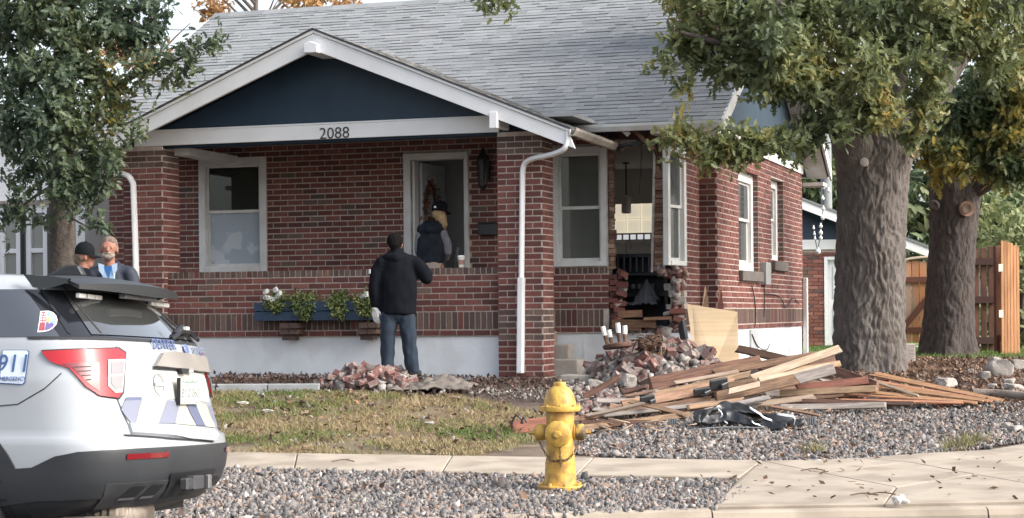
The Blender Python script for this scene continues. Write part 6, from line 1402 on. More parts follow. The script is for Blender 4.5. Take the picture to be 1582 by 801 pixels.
# crumpled car bumper
wc_ = at(1155, 650, 18.9); wr = thing('wrecked_bumper', 'crumpled black car bumper with silver trim lying on the gravel in front of the lumber', 'car bumper', wc_)
bpm = M('bumper_black', (.012, .013, .015), .3, coat=.3, bump=.3, bs=14); silv = M('torn_silver_trim', (.55, .56, .58), .3, metal=.6, bump=.4, bs=20); gryp = M('wreck_grey_plastic', (.16, .17, .18), .5)
def crumple(name, path, width, mat, amp=.06, seed=0, nu=30, nv=9, arch=.09):
    pts_ = curve(path, max(2, nu//(len(path)-1))); V_ = []; k = len(pts_)
    for i, p in enumerate(pts_):
        for j in range(nv):
            v = j/(nv-1)-.5; q = Vector((p.x, p.y+v*width*.8, p.z+arch*math.cos(v*math.pi)-arch*.5)); n_ = noise.noise_vector(Vector((q.x*7+seed, q.y*9, q.z*8)))+.5*noise.noise_vector(Vector((q.x*19+seed, q.y*19, q.z*19))); V_.append(q+n_*amp)
    F_ = [(i*nv+j, (i+1)*nv+j, (i+1)*nv+j+1, i*nv+j+1) for i in range(k-1) for j in range(nv-1)]
    me = npmesh(name, [tuple(v-wc_) for v in V_], F_, mat, True); me.set_sharp_from_angle(angle=R(35)); o = link(name, me, None, wr)
    shapebake(o, [('SOLIDIFY', dict(thickness=.006))]); return o
crumple('bumper_skin', [at(1075, 645, 18.9), at(1110, 632, 19.0), at(1150, 634, 19.0), at(1190, 648, 18.9), at(1238, 652, 18.8)], .34, bpm, .055, 1)
crumple('bumper_skin', [at(1085, 650, 18.7), at(1130, 645, 18.75), at(1180, 656, 18.65), at(1215, 660, 18.6)], .22, bpm, .05, 9)
m_ = MB(); m_.tube(curve([at(1086, 640, 18.75), at(1096, 625, 18.8), at(1120, 622.5, 18.85), at(1150, 628, 18.85), at(1170, 637, 18.8)]), .014, 7, sq=.5); m_.build('trim_strip', gryp, wr, True)
for i, pth in enumerate(([(1158, 630), (1172, 638), (1180, 646), (1192, 650)], [(1160, 650), (1170, 655), (1185, 658)], [(1200, 640), (1222, 643), (1228, 648), (1226, 656)], [(1110, 632), (1116, 640), (1113, 645)], [(1120, 650), (1124, 654)])):
    crumple('torn_trim', [at(x, y, 18.62) for x, y in pth], .07, silv, .02, i*4, 12, 4, .02)
m_ = MB(); m_.tube(curve([at(1103, 660, 18.45), at(1104, 653, 18.45), at(1120, 651.5, 18.45), at(1136, 653, 18.45), at(1138, 658, 18.45)]), .014, 7); m_.build('lamp_bezel', M('bezel_beige', (.42, .38, .33), .4), wr, True)
m_ = MB(); m_.bar(at(1088, 662, 18.35), at(1186, 661, 18.35), .03, .02); m_.build('bumper_bar', gryp, wr)
m_ = MB(); m_.bar(at(1042, 656, 18.8), at(1082, 640, 19.0), .04, .03); m_.build('bracket', gryp, wr, bevel=.006); m_ = MB(); m_.bar(at(1074, 648, 18.7), at(1092, 662, 18.5), .03, .02); m_.build('bracket', gryp, wr)
m_ = MB(); m_.tube(curve([at(900, 668, 18.7), at(940, 667, 18.65), at(985, 664, 18.75), at(1015, 662, 18.8)]), .014, 7); o = m_.build('rubber_strip', black, None, True); tag(o, 'thin black rubber strip on the gravel left of the wreckage', 'strip')
for (x, y, dx, lab) in ((1035, 657, 0, 'small grey ribbed plastic piece left of the wreckage'), (1248, 655, 0, 'small dark plastic scrap right of the wreckage')):
    m_ = MB(); [m_.box((k*.022, 0, .03), (.014, .05, .07)) for k in range(4)]; m_.box((.033, .02, .02), (.09, .03, .05)); o = m_.build('plastic_scrap', gryp); o.location = gnd(x, y, .02); tag(o, lab, 'plastic scrap')
m_ = MB(); pa, pb = gnd(1068, 664, .03), gnd(1215, 663, .02); m_.tube(curve([pa, pa.lerp(pb, .4)+Vector((0, .02, .02)), pb]), .008, 6); o = m_.build('thin_rod', gryp, None, True); tag(o, 'thin grey rod lying along the front of the wreckage', 'rod')
# brick rubble
dust = M('dusty_brick', (.3, .15, .12), .95, ramp=[(0, (.10, .042, .036)), (.4, (.16, .072, .062)), (.7, (.20, .12, .105)), (1, (.27, .22, .20))], c2=(.30, .27, .245), ns=11, lo=.5, hi=.64, bump=.4)
mor = M('mortar_chunk', (.46, .42, .39), .95, ramp=[(0, (.07, .05, .043)), (.25, (.14, .09, .075)), (.5, (.17, .15, .135)), (.8, (.25, .225, .205)), (1, (.38, .35, .325))], bump=.5)
ubm = MB(); ubm.box((0, 0, 0), (1, 1, 1)); t_ = ubm.build('brick', dust, None, bevel=.012); UB = t_.data; bpy.data.objects.remove(t_)
def mound(cx, cy, rx, ry, h):
    def f(x, y):
        d = ((x-cx)/rx)**2+((y-cy)/ry)**2; return max(0, 1-d)**.8*h*(1+.25*noise.noise(Vector((x*3, y*3, 1))))
    return f
def brickpile(f, cx, cy, rx, ry, n, label, group, nl, lumpname, lumplabel, col=mor, szl=(.03, .08)):
    for i in range(n):
        a, r_ = rb.uniform(0, 6.283), rb.random()**.55; x, y = cx+rx*r_*math.cos(a), cy+ry*r_*math.sin(a)
        o = link('loose_brick', UB); o.location = (x, y, zg(y)+f(x, y)+rb.uniform(-.02, .05)); o.rotation_euler = (rb.gauss(0, .5), rb.gauss(0, .5), rb.uniform(0, 6.28)); o.scale = (.215*rb.choice((1, 1, 1, .6, .45)), .105, .066); tag(o, label, 'brick', group)
    P_ = []
    while len(P_) < nl:
        a, r_ = rb.uniform(0, 6.283), rb.random()**.5*1.08; x, y = cx+rx*r_*math.cos(a), cy+ry*r_*math.sin(a); P_.append((x, y, zg(y)+f(x, y)*rb.uniform(.75, 1.0)+.0))
    P_ = np.array(P_); o = scatter(lumpname, P_, rng.uniform(szl[0], szl[1], nl), RBV, RBF, col, 1.0); tag(o, lumplabel)
ca = at(1020, 568, 22.6)
fA = mound(ca.x, 22.6, .90, 1.2, .42)
def mound_mesh(name, f, cx, cy, rx, ry, mat, label):
    n = 28; V_ = [(cx+rx*1.1*(2*i/n-1), cy+ry*1.1*(2*j/n-1), 0) for j in range(n+1) for i in range(n+1)]; V_ = [(x, y, zg(y)+f(x, y)*.85-.03+.02*noise.noise(Vector((x*8, y*8, 0)))) for x, y, _ in V_]
    o = link(name, npmesh(name, V_, [(j*(n+1)+i, j*(n+1)+i+1, (j+1)*(n+1)+i+1, (j+1)*(n+1)+i) for j in range(n) for i in range(n)], mat, True)); tag(o, label, None, None, 'stuff')
mound_mesh('rubble_mound', fA, ca.x, 22.6, .90, 1.2, dirtm, 'dirt and mortar dust heaped below the hole')
brickpile(fA, ca.x, 22.6, .84, 1.15, 120, 'dusty loose brick in the rubble pile below the hole in the house corner', 'bricks heaped below the hole', 1250, 'rubble', 'mortar lumps between the bricks below the hole')
cb = at(570, 590, 21.9); fB = mound(cb.x, 21.9, .62, .38, .20)
mound_mesh('rubble_mound', fB, cb.x, 21.9, .62, .38, mulchm, 'soil heaped at the feet of the man in black')
brickpile(fB, cb.x, 21.9, .60, .34, 42, 'dusty loose brick in the small pile at the feet of the man in black', 'bricks in the small pile by the man', 320, 'rubble', 'mortar lumps in the small brick pile', szl=(.025, .07))
def chips(poly_px, n, label, s=(.02, .06), col=mor):
    p = fill(gp(poly_px), n); o = scatter('rubble', gz(p, .015), rng.uniform(s[0], s[1], n), RBV, RBF, col, 1.0); tag(o, label)
chips([(750, 604), (860, 600), (860, 620), (760, 618)], 230, 'broken mortar strewn at the foot of the porch pillar', (.007, .022)); chips([(855, 590), (1010, 600), (1000, 640), (880, 640)], 520, 'pale mortar rubble strewn behind the hydrant'); chips([(880, 600), (1000, 615), (960, 645), (880, 650)], 120, 'brick crumbs strewn behind the hydrant', (.03, .07), dust); chips([(330, 610), (840, 612), (830, 690), (330, 700)], 90, 'small stone crumbs on the lawn', (.012, .035))
chips([(900, 640), (1020, 620), (1300, 600), (1330, 632), (1200, 650), (920, 680)], 260, 'mortar dust and crumbs strewn among the boards', (.012, .04))
chips([(490, 590), (760, 596), (770, 614), (480, 610)], 160, 'mortar crumbs strewn along the lawn edge', (.015, .04))
gck = M('chunk_concrete', (.30, .275, .25), .95, (.21, .19, .17), 7, bump=.5)
def rock(name, c, size, mat, label, cat, seed, rot=(0, 0, 0), rough=.25, flat=None):
    bm = bmesh.new(); bmesh.ops.create_icosphere(bm, subdivisions=3, radius=1); me = bpy.data.meshes.new(name)
    for v in bm.verts:
        p = v.co.copy(); n_ = noise.noise(p*1.1+Vector((seed, 0, 0)))*rough*1.6+noise.noise(p*3+Vector((seed, 3, 0)))*rough*.5
        if flat: p = Vector((max(-.75, min(.75, p.x)), max(-.75, min(.75, p.y)), max(-.7, min(.7, p.z))))*1.2
        v.co = p*(1+n_)
    bm.to_mesh(me); bm.free(); me.materials.append(mat); me.polygons.foreach_set('use_smooth', [True]*len(me.polygons)); me.set_sharp_from_angle(angle=R(28))
    o = link(name, me); o.location = c; o.scale = size; o.rotation_euler = rot; return tag(o, label, cat)
for i, (x, y, D, s, lab) in enumerate(((925, 600, 21.5, .14, 'large whitish concrete lump at the front of the rubble below the hole'), (968, 588, 21.4, .12, 'flat grey concrete lump in the middle of the rubble'), (1035, 575, 21.8, .13, 'grey concrete lump at the right of the rubble by the plywood'), (1040, 548, 22.8, .11, 'grey concrete lump high in the rubble under the foundation corner'))):
    rock('concrete_chunk', at(x, y, D), (s, s*.8, s*.7), gck, lab, 'concrete', i*5, (.3*i, .2, i), .2, True)
for (x0, y0, x1, y1, D, mt, lab) in ((983, 560, 1002, 572, 21.8, dust, 'whole brick tilted on top of the rubble, long face to the street'), (940, 565, 975, 548, 22.2, wG, 'grey slat leaning up the rubble to the overturned stool'), (950, 575, 978, 590, 21.7, wG, 'grey slat sliding down the front of the rubble'), (1052, 541, 1068, 565, 22.5, wP, 'white painted slat leaning against the plywood'), (945, 560, 985, 540, 22.4, wP, 'pale slat laid over the rubble by the stool')):
    board(at(x0, y0, D), at(x1, y1, D+.1), .09 if mt is dust else .06, .06 if mt is dust else .02, 40, mt, lab, None, .2)
# concrete steps beside the pillar
stp = thing('concrete_steps', 'broken concrete steps rising beside the right porch pillar', 'steps', gnd(880, 606))
for (x0, x1, y0, y1, D, dep) in ((858, 884, 533, 558, 24.1, .4), (857, 899, 556, 583, 23.3, .5), (872, 927, 580, 612, 22.3, .5)):
    a, b = at(x0, y0, D), at(x1, y1, D); hh = a.z-zg(D)+.1; m_ = MB(); m_.box((0, 0, -hh/2+(a.z-b.z+.03)/2), (b.x-a.x, dep, hh)); o = m_.build('step', M('step_concrete', (.42, .38, .33), .9, (.33, .29, .25), 5, bump=.3), stp, bevel=.015); o.location = Vector(((a.x+b.x)/2, D+dep/2, (a.z+b.z)/2-.015))-stp.location; o.rotation_euler = (0, 0, -.22)
# overturned stool
sc_ = at(953, 534, 21.9); stl = thing('stool', 'overturned round brown stool with white tipped legs on the rubble', 'stool', sc_); stl.rotation_euler = (R(-6), R(-7), 0)
m_ = MB(); m_.lathe([(.001, -.03), (.155, -.03), (.168, -.01), (.165, .015), (.14, .025), (.001, .025)], 26); m_.build('seat', wD, stl, True)
for (x, y, h_) in ((-.11, -.05, .235), (.03, -.10, .25), (.10, .03, .22), (-.05, .11, .2)):
    tp = Vector((x*1.25, y*1.25, h_)); m_ = MB(); m_.tube([(x, y, .02), Vector((x, y, .02)).lerp(tp, .5)], [.020, .026], 10); lg = m_.build('leg', wB, stl, True)
    m_ = MB(); m_.tube([Vector((x, y, .02)).lerp(tp, .5), tp], [.029, .029], 10); m_.build('leg_cap', M('leg_cap_white', (.74, .73, .70), .6), lg, True)
# root tangle
rt_ = at(1002, 532, 22.0); m_ = MB()
for i in range(46):
    a = rb.uniform(0, 6.28); p0 = Vector((rb.gauss(0, .06), rb.gauss(0, .05), rb.gauss(0, .03))); p2 = Vector((.17*math.cos(a)*rb.uniform(.5, 1.2), .12*math.sin(a), rb.uniform(-.10, .10))); m_.tube(curve([p0, (p0+p2)/2+Vector((rb.gauss(0, .05), rb.gauss(0, .05), rb.uniform(0, .08))), p2], 3), .008, 4)
for i in range(5): m_.lathe([(.001, -.05), (.06, -.03), (.08, .0), (.06, .04), (.001, .06)], 9, (rb.gauss(0, .06), rb.gauss(0, .04), rb.gauss(0, .02)), Euler((rb.random(), rb.random(), 0)).to_matrix())
o = m_.build('root_tangle', M('dark_root', (.06, .035, .025), .95, (.12, .07, .045), 20, bump=.5), None, True); o.location = rt_; tag(o, 'dark brown tangle of roots on top of the rubble by the stool', 'root tangle')
m_ = MB()
for i in range(22):
    p0 = Vector((rb.gauss(0, .05), rb.gauss(0, .05), rb.gauss(.03, .03))); m_.tube(curve([p0, p0+Vector((rb.gauss(0, .06), rb.gauss(0, .03), rb.gauss(.02, .06))), p0+Vector((rb.gauss(0, .1), rb.gauss(0, .04), rb.gauss(0, .06)))], 3), .004, 4)
o = m_.build('straw_tangle', M('straw', (.42, .28, .13), .9), None, True); o.location = at(1012, 552, 22.1); tag(o, 'tan wiry straw tangle just below the dark root tangle', 'straw')
# tarps
tpm = M('canvas_tarp', (.19, .165, .14), .9, (.13, .11, .095), 5, bump=.3, bs=60); felt = M('grey_felt', (.27, .275, .28), .9, (.20, .205, .21), 6, bump=.3)
def tarp(name, c, rx, ry, h, mat, label, rz, seed, cave=0):
    n = 40; V_ = []
    for j in range(n+1):
        for i in range(n+1):
            u, v = 2*i/n-1, 2*j/n-1; x, y = rx*u*(1+.25*noise.noise(Vector((v*1.5, seed, 0)))), ry*v*(1+.25*noise.noise(Vector((u*1.5, seed, 4))))
            ridge = max(0, 1-abs(u-.25)*1.05)*max(0, 1-abs(v-.1)*.9); z = h*ridge**.9+.07*abs(noise.noise(Vector((u*3+seed, v*3, 0))))+.035*abs(noise.noise(Vector((u*8+seed, v*8, 2))))
            V_.append((x, y, z))
    me = npmesh(name, V_, [(j*(n+1)+i, j*(n+1)+i+1, (j+1)*(n+1)+i+1, (j+1)*(n+1)+i) for j in range(n) for i in range(n)], mat, True)
    o = link(name, me); shapebake(o, [('SOLIDIFY', dict(thickness=.008))]); o.location = c; o.rotation_euler = (0, 0, rz); return tag(o, label, 'tarp')
g = gnd(668, 607); tarp('canvas_tarp', (g.x, g.y+.25, zg(g.y+.1)+.02), .46, .34, .16, tpm, 'brown canvas tarp humped on the ground beside the small brick pile', -.15, 2)
g = gnd(527, 603); tarp('felt_sheet', (g.x, g.y+.12, zg(g.y)+.02), .20, .16, .12, felt, 'grey felt sheet crumpled at the left of the small brick pile', .2, 7)
# garden edging
a, b = gnd(255, 606), gnd(495, 605); d_ = (b-a)/3
for i, lab in enumerate(('left grey kerb piece edging the bark mulch, near the police car', 'middle grey kerb piece edging the bark mulch', 'right grey kerb piece edging the mulch, ending at the small brick pile')):
    p0, p1 = a+d_*i, a+d_*(i+1); m_ = MB(); m_.bar(Vector((0, 0, .03)), p1-p0-(p1-p0).normalized()*.012+Vector((0, 0, .03)), .12, .12); o = m_.build('garden_edging', M('edging_grey', (.34, .36, .37), .9, (.27, .28, .28), 5, bump=.2), None, bevel=.012); o.location = p0; tag(o, lab, 'edging')
# rocks by the fence
rkm = M('field_stone', (.30, .27, .24), .9, (.20, .18, .16), 6, bump=.5, bs=25, c3=(.38, .34, .30), ns3=4); rkp = M('pale_stone', (.44, .40, .36), .9, (.32, .28, .25), 8, bump=.4)
for i, (x, y, w_, h_, mt, lab) in enumerate(((1546, 583, 42, 34, rkm, 'largest boulder, tilted grey brown, below the orange gate board'), (1463, 600, 31, 18, rkp, 'pale rounded stone alone in the leaves right of the big oak'), (1523, 588, 24, 16, rkm, 'grey stone just left of the largest boulder'), (1566, 604, 30, 12, rkp, 'flat pale stone at right edge below the largest boulder'), (1560, 596, 18, 12, rkp, 'small pale stone right below the largest boulder'), (1574, 574, 26, 20, rkm, 'dark stone at right edge behind the largest boulder'), (1535, 601, 16, 9, rkm, 'small stone between the grey stone and the log'), (1572, 670, 22, 14, rkp, 'pale stone at the right edge where the gravel meets the paving'), (1556, 664, 16, 12, rkm, 'brown stone near the paving, left of the pale edge stone'), (1520, 681, 18, 10, rkp, 'pinkish stone beside the weed tufts'), (1448, 694, 20, 9, rkp, 'whitish flat stone on the paving edge of the gravel'), (1500, 577, 12, 8, rkm, 'little stone in the leaves between dark oak and boulder'), (1180, 680, 15, 6, rkm, 'dark flat stone in the gravel near the paving crack'))):
    g = gnd(x, y); k_ = g.y/FPX; rock('boulder' if w_ > 30 else 'stone', (g.x, g.y+w_*k_*.3, g.z+h_*k_*.42), (w_*k_*.5, w_*k_*.4, h_*k_*.5), mt, lab, 'rock', i*7+2, (0, .35 if i == 0 else 0, i*.7), .22, True)
m_ = MB(); m_.tube(curve([gnd(1503, 607, .05), gnd(1540, 608, .05), gnd(1600, 614, .05)]), [.045]*11, 9); o = m_.build('log', M('grey_log', (.24, .20, .17), .95, (.15, .12, .10), 9, bump=.6), None, True); tag(o, 'grey weathered log lying in the leaves at the right edge', 'log')
m_ = MB(); m_.bar(gnd(1398, 571, .03), gnd(1470, 571, .03), .08, .03); o = m_.build('board', wT, None); tag(o, 'thin board lying in the leaves between the two oak trunks', 'board')
m_ = MB(); g = gnd(1403, 561); m_.box((g.x, g.y, g.z+.13), (.17, .2, .28)); o = m_.build('wood_stump', wG, None, bevel=.02); tag(o, 'short square wood stump right beside the big oak trunk', 'stump')
g = gnd(1391, 784); o = rock('crumpled_paper', (g.x, g.y, g.z+.05), (.05, .04, .035), M('paper_white', (.68, .65, .62), .8, (.5, .45, .4), 20), 'crumpled white paper lying on the kerb', 'litter', 3, rough=.5)
for (x, y, lab) in ((1256, 727, 'dry twig on the paving nearest the gravel'), (1335, 765, 'dry twig on the paving, left one of the two near the kerb'), (1362, 764, 'dry twig on the paving, right one of the two near the kerb'), (470, 697, 'dark twig on the sidewalk edge near the lawn'), (530, 713, 'dark flat leaf scrap on the sidewalk')):
    g = gnd(x, y, .03); m_ = MB(); m_.tube(curve([(-.10, 0, 0), (0, .02, .012), (.1, -.01, 0)]), .005, 5); m_.tube([(0, .015, .01), (.05, .06, .015)], .004, 5); o = m_.build('twig', wD, None, True); o.location = g; tag(o, lab, 'twig')
for (x, y, lab) in ((375, 623, 'white plastic scrap on the lawn near the police car'), (470, 621, 'dark clod of soil on the lawn'), (667, 654, 'pale paper scrap on the right half of the lawn'), (412, 635, 'whitish scrap on the left of the lawn')):
    g = gnd(x, y, .03); rock('lawn_scrap', g, (.06, .035, .018), mulchm if 'clod' in lab else M('scrap_white', (.42, .39, .35), .8), lab, 'scrap', x, rough=.4)
g = gnd(800, 655, .09); m_ = MB(); m_.tube(curve([(-.06, 0, 0), (-.02, 0, .08), (.03, 0, .05), (.05, .01, .0)]), .010, 6); m_.tube(curve([(.03, 0, .0), (.06, 0, .06), (.09, 0, .01)]), .010, 6); o = m_.build('bent_bracket', black, None, True); o.location = g; tag(o, 'small bent black metal bracket on the red timber end', 'bracket')
# ================================================================== HYDRANT
hy = gnd(866, 757); hyd = thing('fire_hydrant', 'yellow fire hydrant standing in the gravel strip', 'fire hydrant', (hy.x, hy.y, hy.z-.01))
hym = M('hydrant_yellow', (.60, .37, .07), .5, (.50, .29, .06), 7, lo=.45, hi=.75, bump=.2, bs=45, c3=(.36, .20, .055), ns3=13); hyw = M('hydrant_worn_cap', (.10, .075, .04), .6, (.45, .28, .06), 18, lo=.5, hi=.65)
Hs = 170*14.46/2900   # real height
m_ = MB(); f = Hs/.85
m_.lathe([(.175*f, 0), (.180*f, .012*f), (.180*f, .040*f), (.172*f, .048*f), (.130*f, .050*f)], 32)
m_.lathe([(.128*f, .05*f), (.122*f, .09*f), (.115*f, .19*f), (.118*f, .21*f), (.118*f, .228*f), (.112*f, .232*f), (.110*f, .30*f), (.108*f, .50*f), (.112*f, .56*f), (.112*f, .60*f), (.108*f, .62*f)], 36, mod=lambda a, z: 1+(.02*(math.cos(a*8) > .6) if .07*f < z < .2*f else 0))
m_.build('barrel', hym, hyd, True)
for k in range(8):
    a = k*math.pi/4+.2; q = MB(); q.lathe([(.014, 0), (.014, .018), (.008, .022)], 6, (.152*f*math.cos(a), .152*f*math.sin(a), .047*f)); q.build('flange_bolt', hym, hyd)
m_ = MB(); m_.lathe([(.112*f, .620*f), (.158*f, .625*f), (.163*f, .64*f), (.160*f, .662*f), (.128*f, .668*f), (.122*f, .70*f), (.112*f, .745*f), (.088*f, .79*f), (.058*f, .815*f), (.048*f, .82*f), (.050*f, .838*f), (.046*f, .85*f), (.001, .852*f)], 36, mod=lambda a, z: 1+(.012*math.cos(a*10) if .66*f < z < .8*f else 0)); bon = m_.build('bonnet', hym, hyd, True)
q = MB(); q.lathe([(.018, .852*f), (.016, .875*f), (.001, .876*f)], 5); q.build('operating_nut', M('nut_brown', (.2, .15, .08), .6), bon)
for k in range(8):
    a = k*math.pi/4; q = MB(); q.lathe([(.011, .655*f), (.011, .678*f)], 6, (.146*f*math.cos(a), .146*f*math.sin(a), 0)); q.build('bonnet_bolt', hym, bon)
def nozzle(dirv, r, l, cap_m, z, name='nozzle'):
    rt = axes(dirv) @ Matrix.Rotation(R(90), 3, 'Y'); c_ = Vector((0, 0, z)); m_ = MB(); m_.lathe([(r*.86, .07), (r*.86, l-.05), (r*.98, l-.045), (r*.98, l-.035)], 24, c_, rt); nz = m_.build(name, hym, hyd, True)
    m_ = MB(); m_.lathe([(r, l-.032), (r*1.04, l-.02), (r*1.04, l+.022), (r*.92, l+.035), (r*.5, l+.045), (r*.3, l+.046)], 24, c_, rt, mod=lambda a, z_: 1+.025*math.cos(a*9)); cp_ = m_.build('nozzle_cap', cap_m, nz, True)
    m_ = MB(); m_.lathe([(r*.34, l+.044), (r*.30, l+.085), (.001, l+.086)], 5, c_, rt); m_.build('cap_nut', hym, nz); return nz
zn = .455*f; nozzle((-.12, -1, 0), .098*f, .155*f, hym, zn); nozzle((-1, .06, .0), .062*f, .155*f, hym, zn+.005); nozzle((1, -.06, 0), .062*f, .155*f, hyw, zn+.005)
chm_ = M('chain_rusty', (.16, .11, .06), .6, metal=.4)
def chain(p0, p1, sag, n):
    for i in range(n):
        t = (i+.5)/n; p = Vector(p0).lerp(Vector(p1), t); p.z -= sag*4*t*(1-t); t2 = t+.01; p2 = Vector(p0).lerp(Vector(p1), t2); p2.z -= sag*4*t2*(1-t2)
        m_ = MB(); rr = axes(p2-p) @ Matrix.Rotation(R(90*(i % 2)), 3, 'X'); ring = [p+rr @ Vector((.015*math.cos(a), .008*math.sin(a), 0)) for a in np.linspace(0, 2*math.pi, 8)]; m_.tube(ring, .0035, 5); m_.build('chain_link', chm_, hyd)
chain((-.165*f, -.04, .40*f), (.0, -.135*f, .26*f), .07, 11); chain((.15*f, -.06, .40*f), (.0, -.135*f, .26*f), .06, 11); chain((-.01, -.17*f, .37*f), (0, -.135*f, .20*f), .0, 8)
# ================================================================== FLOWER BOX AND THINGS ON THE PORCH
def hp(p): return h2w(p)
fb = thing('flower_box', 'long navy wooden flower box mounted on the brick porch wall', 'flower box', hp(Vector((-2.93, -.02, 1.31))), -HT)
bxm = M('flower_box_navy', (.020, .044, .088), .55, (.028, .055, .10), 7, bump=.2, bs=40, stretch=(1, 1, 5)); W_ = 1.74
for (nm, c, s) in (('front_board', (0, -.10, .065), (W_, .022, .115)), ('front_board', (0, -.101, .187), (W_, .022, .115)), ('back_board', (0, .10, .12), (W_-.05, .02, .22)), ('end_board', (-W_/2+.012, 0, .122), (.022, .176, .23)), ('end_board', (W_/2-.012, 0, .122), (.022, .176, .23)), ('bottom_board', (0, 0, .018), (W_-.06, .17, .02))):
    m_ = MB(); m_.box(c, s); m_.build(nm, bxm, fb, bevel=.004)
m_ = MB(); m_.box((0, 0, .19), (W_-.06, .17, .03)); m_.build('soil', mulchm, fb)
pgm_ = M('trailing_leaf', (.15, .2, .06), .6, ramp=[(0, (.05, .085, .028)), (.4, (.11, .155, .045)), (.75, (.20, .23, .075)), (1, (.30, .30, .12))], trans=.3)
flm = M('white_petal', (.75, .76, .72), .6, trans=.3)
for i, (x0, x1, hang, lab) in enumerate(((-.74, -.42, .05, 'leafy plant with white blossoms at the left end of the flower box'), (-.42, .02, .20, 'largest light green trailing plant left of centre in the flower box'), (.12, .44, .14, 'light green trailing plant in the middle right of the flower box'), (.48, .80, .18, 'trailing plant at the right end of the flower box behind the man'))):
    xc = (x0+x1)/2; loc = fb.matrix_world if False else None; base = hp(Vector((-2.93+xc, -.02, 1.52))); t_ = thing('potted_plant', lab, 'plant', base, 0, 'plants growing in the flower box')
    ex_ = lambda u, y, z: tuple(hp(Vector((-2.93+xc+u, -.02+y, 1.52+z))))
    hw = (x1-x0)/2; bl = [(ex_(0, -.02, .06), (hw*.95, .12, .10), 60), (ex_(hw*.3, -.12, -.03), (hw*.6, .05, max(.05, hang*.6)), 40), (ex_(-hw*.5, -.10, .02), (hw*.4, .06, .07), 24)]
    if hang > .1: bl.append((ex_(hw*.2, -.15, -.10), (hw*.5, .04, .07), 26))
    leaves(t_, bl, (.03, .06), pgm_, 7, (SLEAF, SLEAFT), droop=.2, name='foliage', tw=.06)
    m_ = MB()
    for k in range(6): m_.tube(curve([Vector((rb.uniform(-hw, hw)*.5, 0, -.02)), Vector((rb.uniform(-hw, hw), -.05, .08)), Vector((rb.uniform(-hw, hw), -.13, .04-hang*.5))]), .005, 5)
    m_.build('stem', M('plant_stem', (.12, .14, .05), .8), t_)
    if i == 0 or i == 3:
        for k in range(13 if i == 0 else 3):
            p_ = Vector((rb.uniform(-.17, .03) if i == 0 else rb.uniform(-.06, .02), -.10+rb.uniform(-.06, .04), rb.uniform(.06, .20) if i == 0 else rb.uniform(.08, .14))); m_ = MB()
            for a in range(6): m_.lathe([(.001, 0), (.022, .004), (.018, .014), (.001, .018)], 6, p_+Vector((.016*math.cos(a), -.005*(a % 2), .016*math.sin(a))), Euler((R(60), 0, a)).to_matrix())
            m_.build('blossom', flm, t_, True)
cupz = 1.962; cl_ = onY(713.5, 411, .24); cc = hp(Vector((cl_.x, .22, cupz))); cup = thing('paper_cup', 'white paper coffee cup with a brown sleeve on the brick ledge by the door', 'cup', cc)
m_ = MB(); m_.lathe([(.031, 0), (.044, .125), (.044, .13), (.028, .132)], 20); m_.build('cup_body', M('cup_white', (.72, .68, .62), .6), cup, True); m_ = MB(); m_.lathe([(.0365, .035), (.0425, .095)], 20, cap=False); m_.build('cup_sleeve', M('cup_sleeve_brown', (.36, .22, .16), .8), cup, True); m_ = MB(); m_.lathe([(.047, .128), (.047, .138), (.040, .143), (.039, .15), (.001, .15)], 20); m_.build('cup_lid', white, cup, True)
bl_ = hp(Vector((onY(708, 395, .3).x, .28, cupz))); bo = thing('bottle', 'dark slim bottle on the brick ledge just behind the coffee cup', 'bottle', bl_); m_ = MB(); m_.lathe([(.033, 0), (.035, .01), (.035, .15), (.018, .20), (.014, .22)], 16); m_.build('bottle_body', black, bo, True); m_ = MB(); m_.lathe([(.016, .22), (.016, .25), (.001, .252)], 12); m_.build('bottle_cap', darkgrey, bo, True)
# wreath on the open door
wz = 2.86; wcl = hinge+leafd*.24-Vector((-leafd.y, leafd.x, 0))*.035; wcw = hp(Vector((wcl.x, wcl.y, wz))); wth = thing('autumn_wreath', 'autumn leaf wreath with orange and red leaves hung on the open front door', 'wreath', wcw)
aw = M('wreath_leaf', (.3, .1, .05), .7, ramp=[(0, (.07, .025, .02)), (.3, (.18, .05, .03)), (.55, (.27, .11, .05)), (.8, (.22, .15, .07)), (1, (.10, .09, .05))], trans=.2)
lw = Vector((leafd.x*hc+leafd.y*hsn, -leafd.x*hsn+leafd.y*hc, 0)); nw = Vector((lw.y, -lw.x, 0))
bl = []
for k in range(18):
    a = k*2*math.pi/18; bl.append((tuple(wcw+lw*.17*math.cos(a)+Vector((0, 0, .30*math.sin(a)))+nw*.008), (.028, .028, .05), 6))
leaves(wth, bl, (.05, .085), aw, 4, (SLEAF, SLEAFT), name='wreath_leaves', tw=.04); m_ = MB(); m_.tube([lw*.17*math.cos(a)+Vector((0, 0, .30*math.sin(a))) for a in np.linspace(0, 2*math.pi, 25)], .022, 7); m_.build('wreath_ring', wD, wth, True)
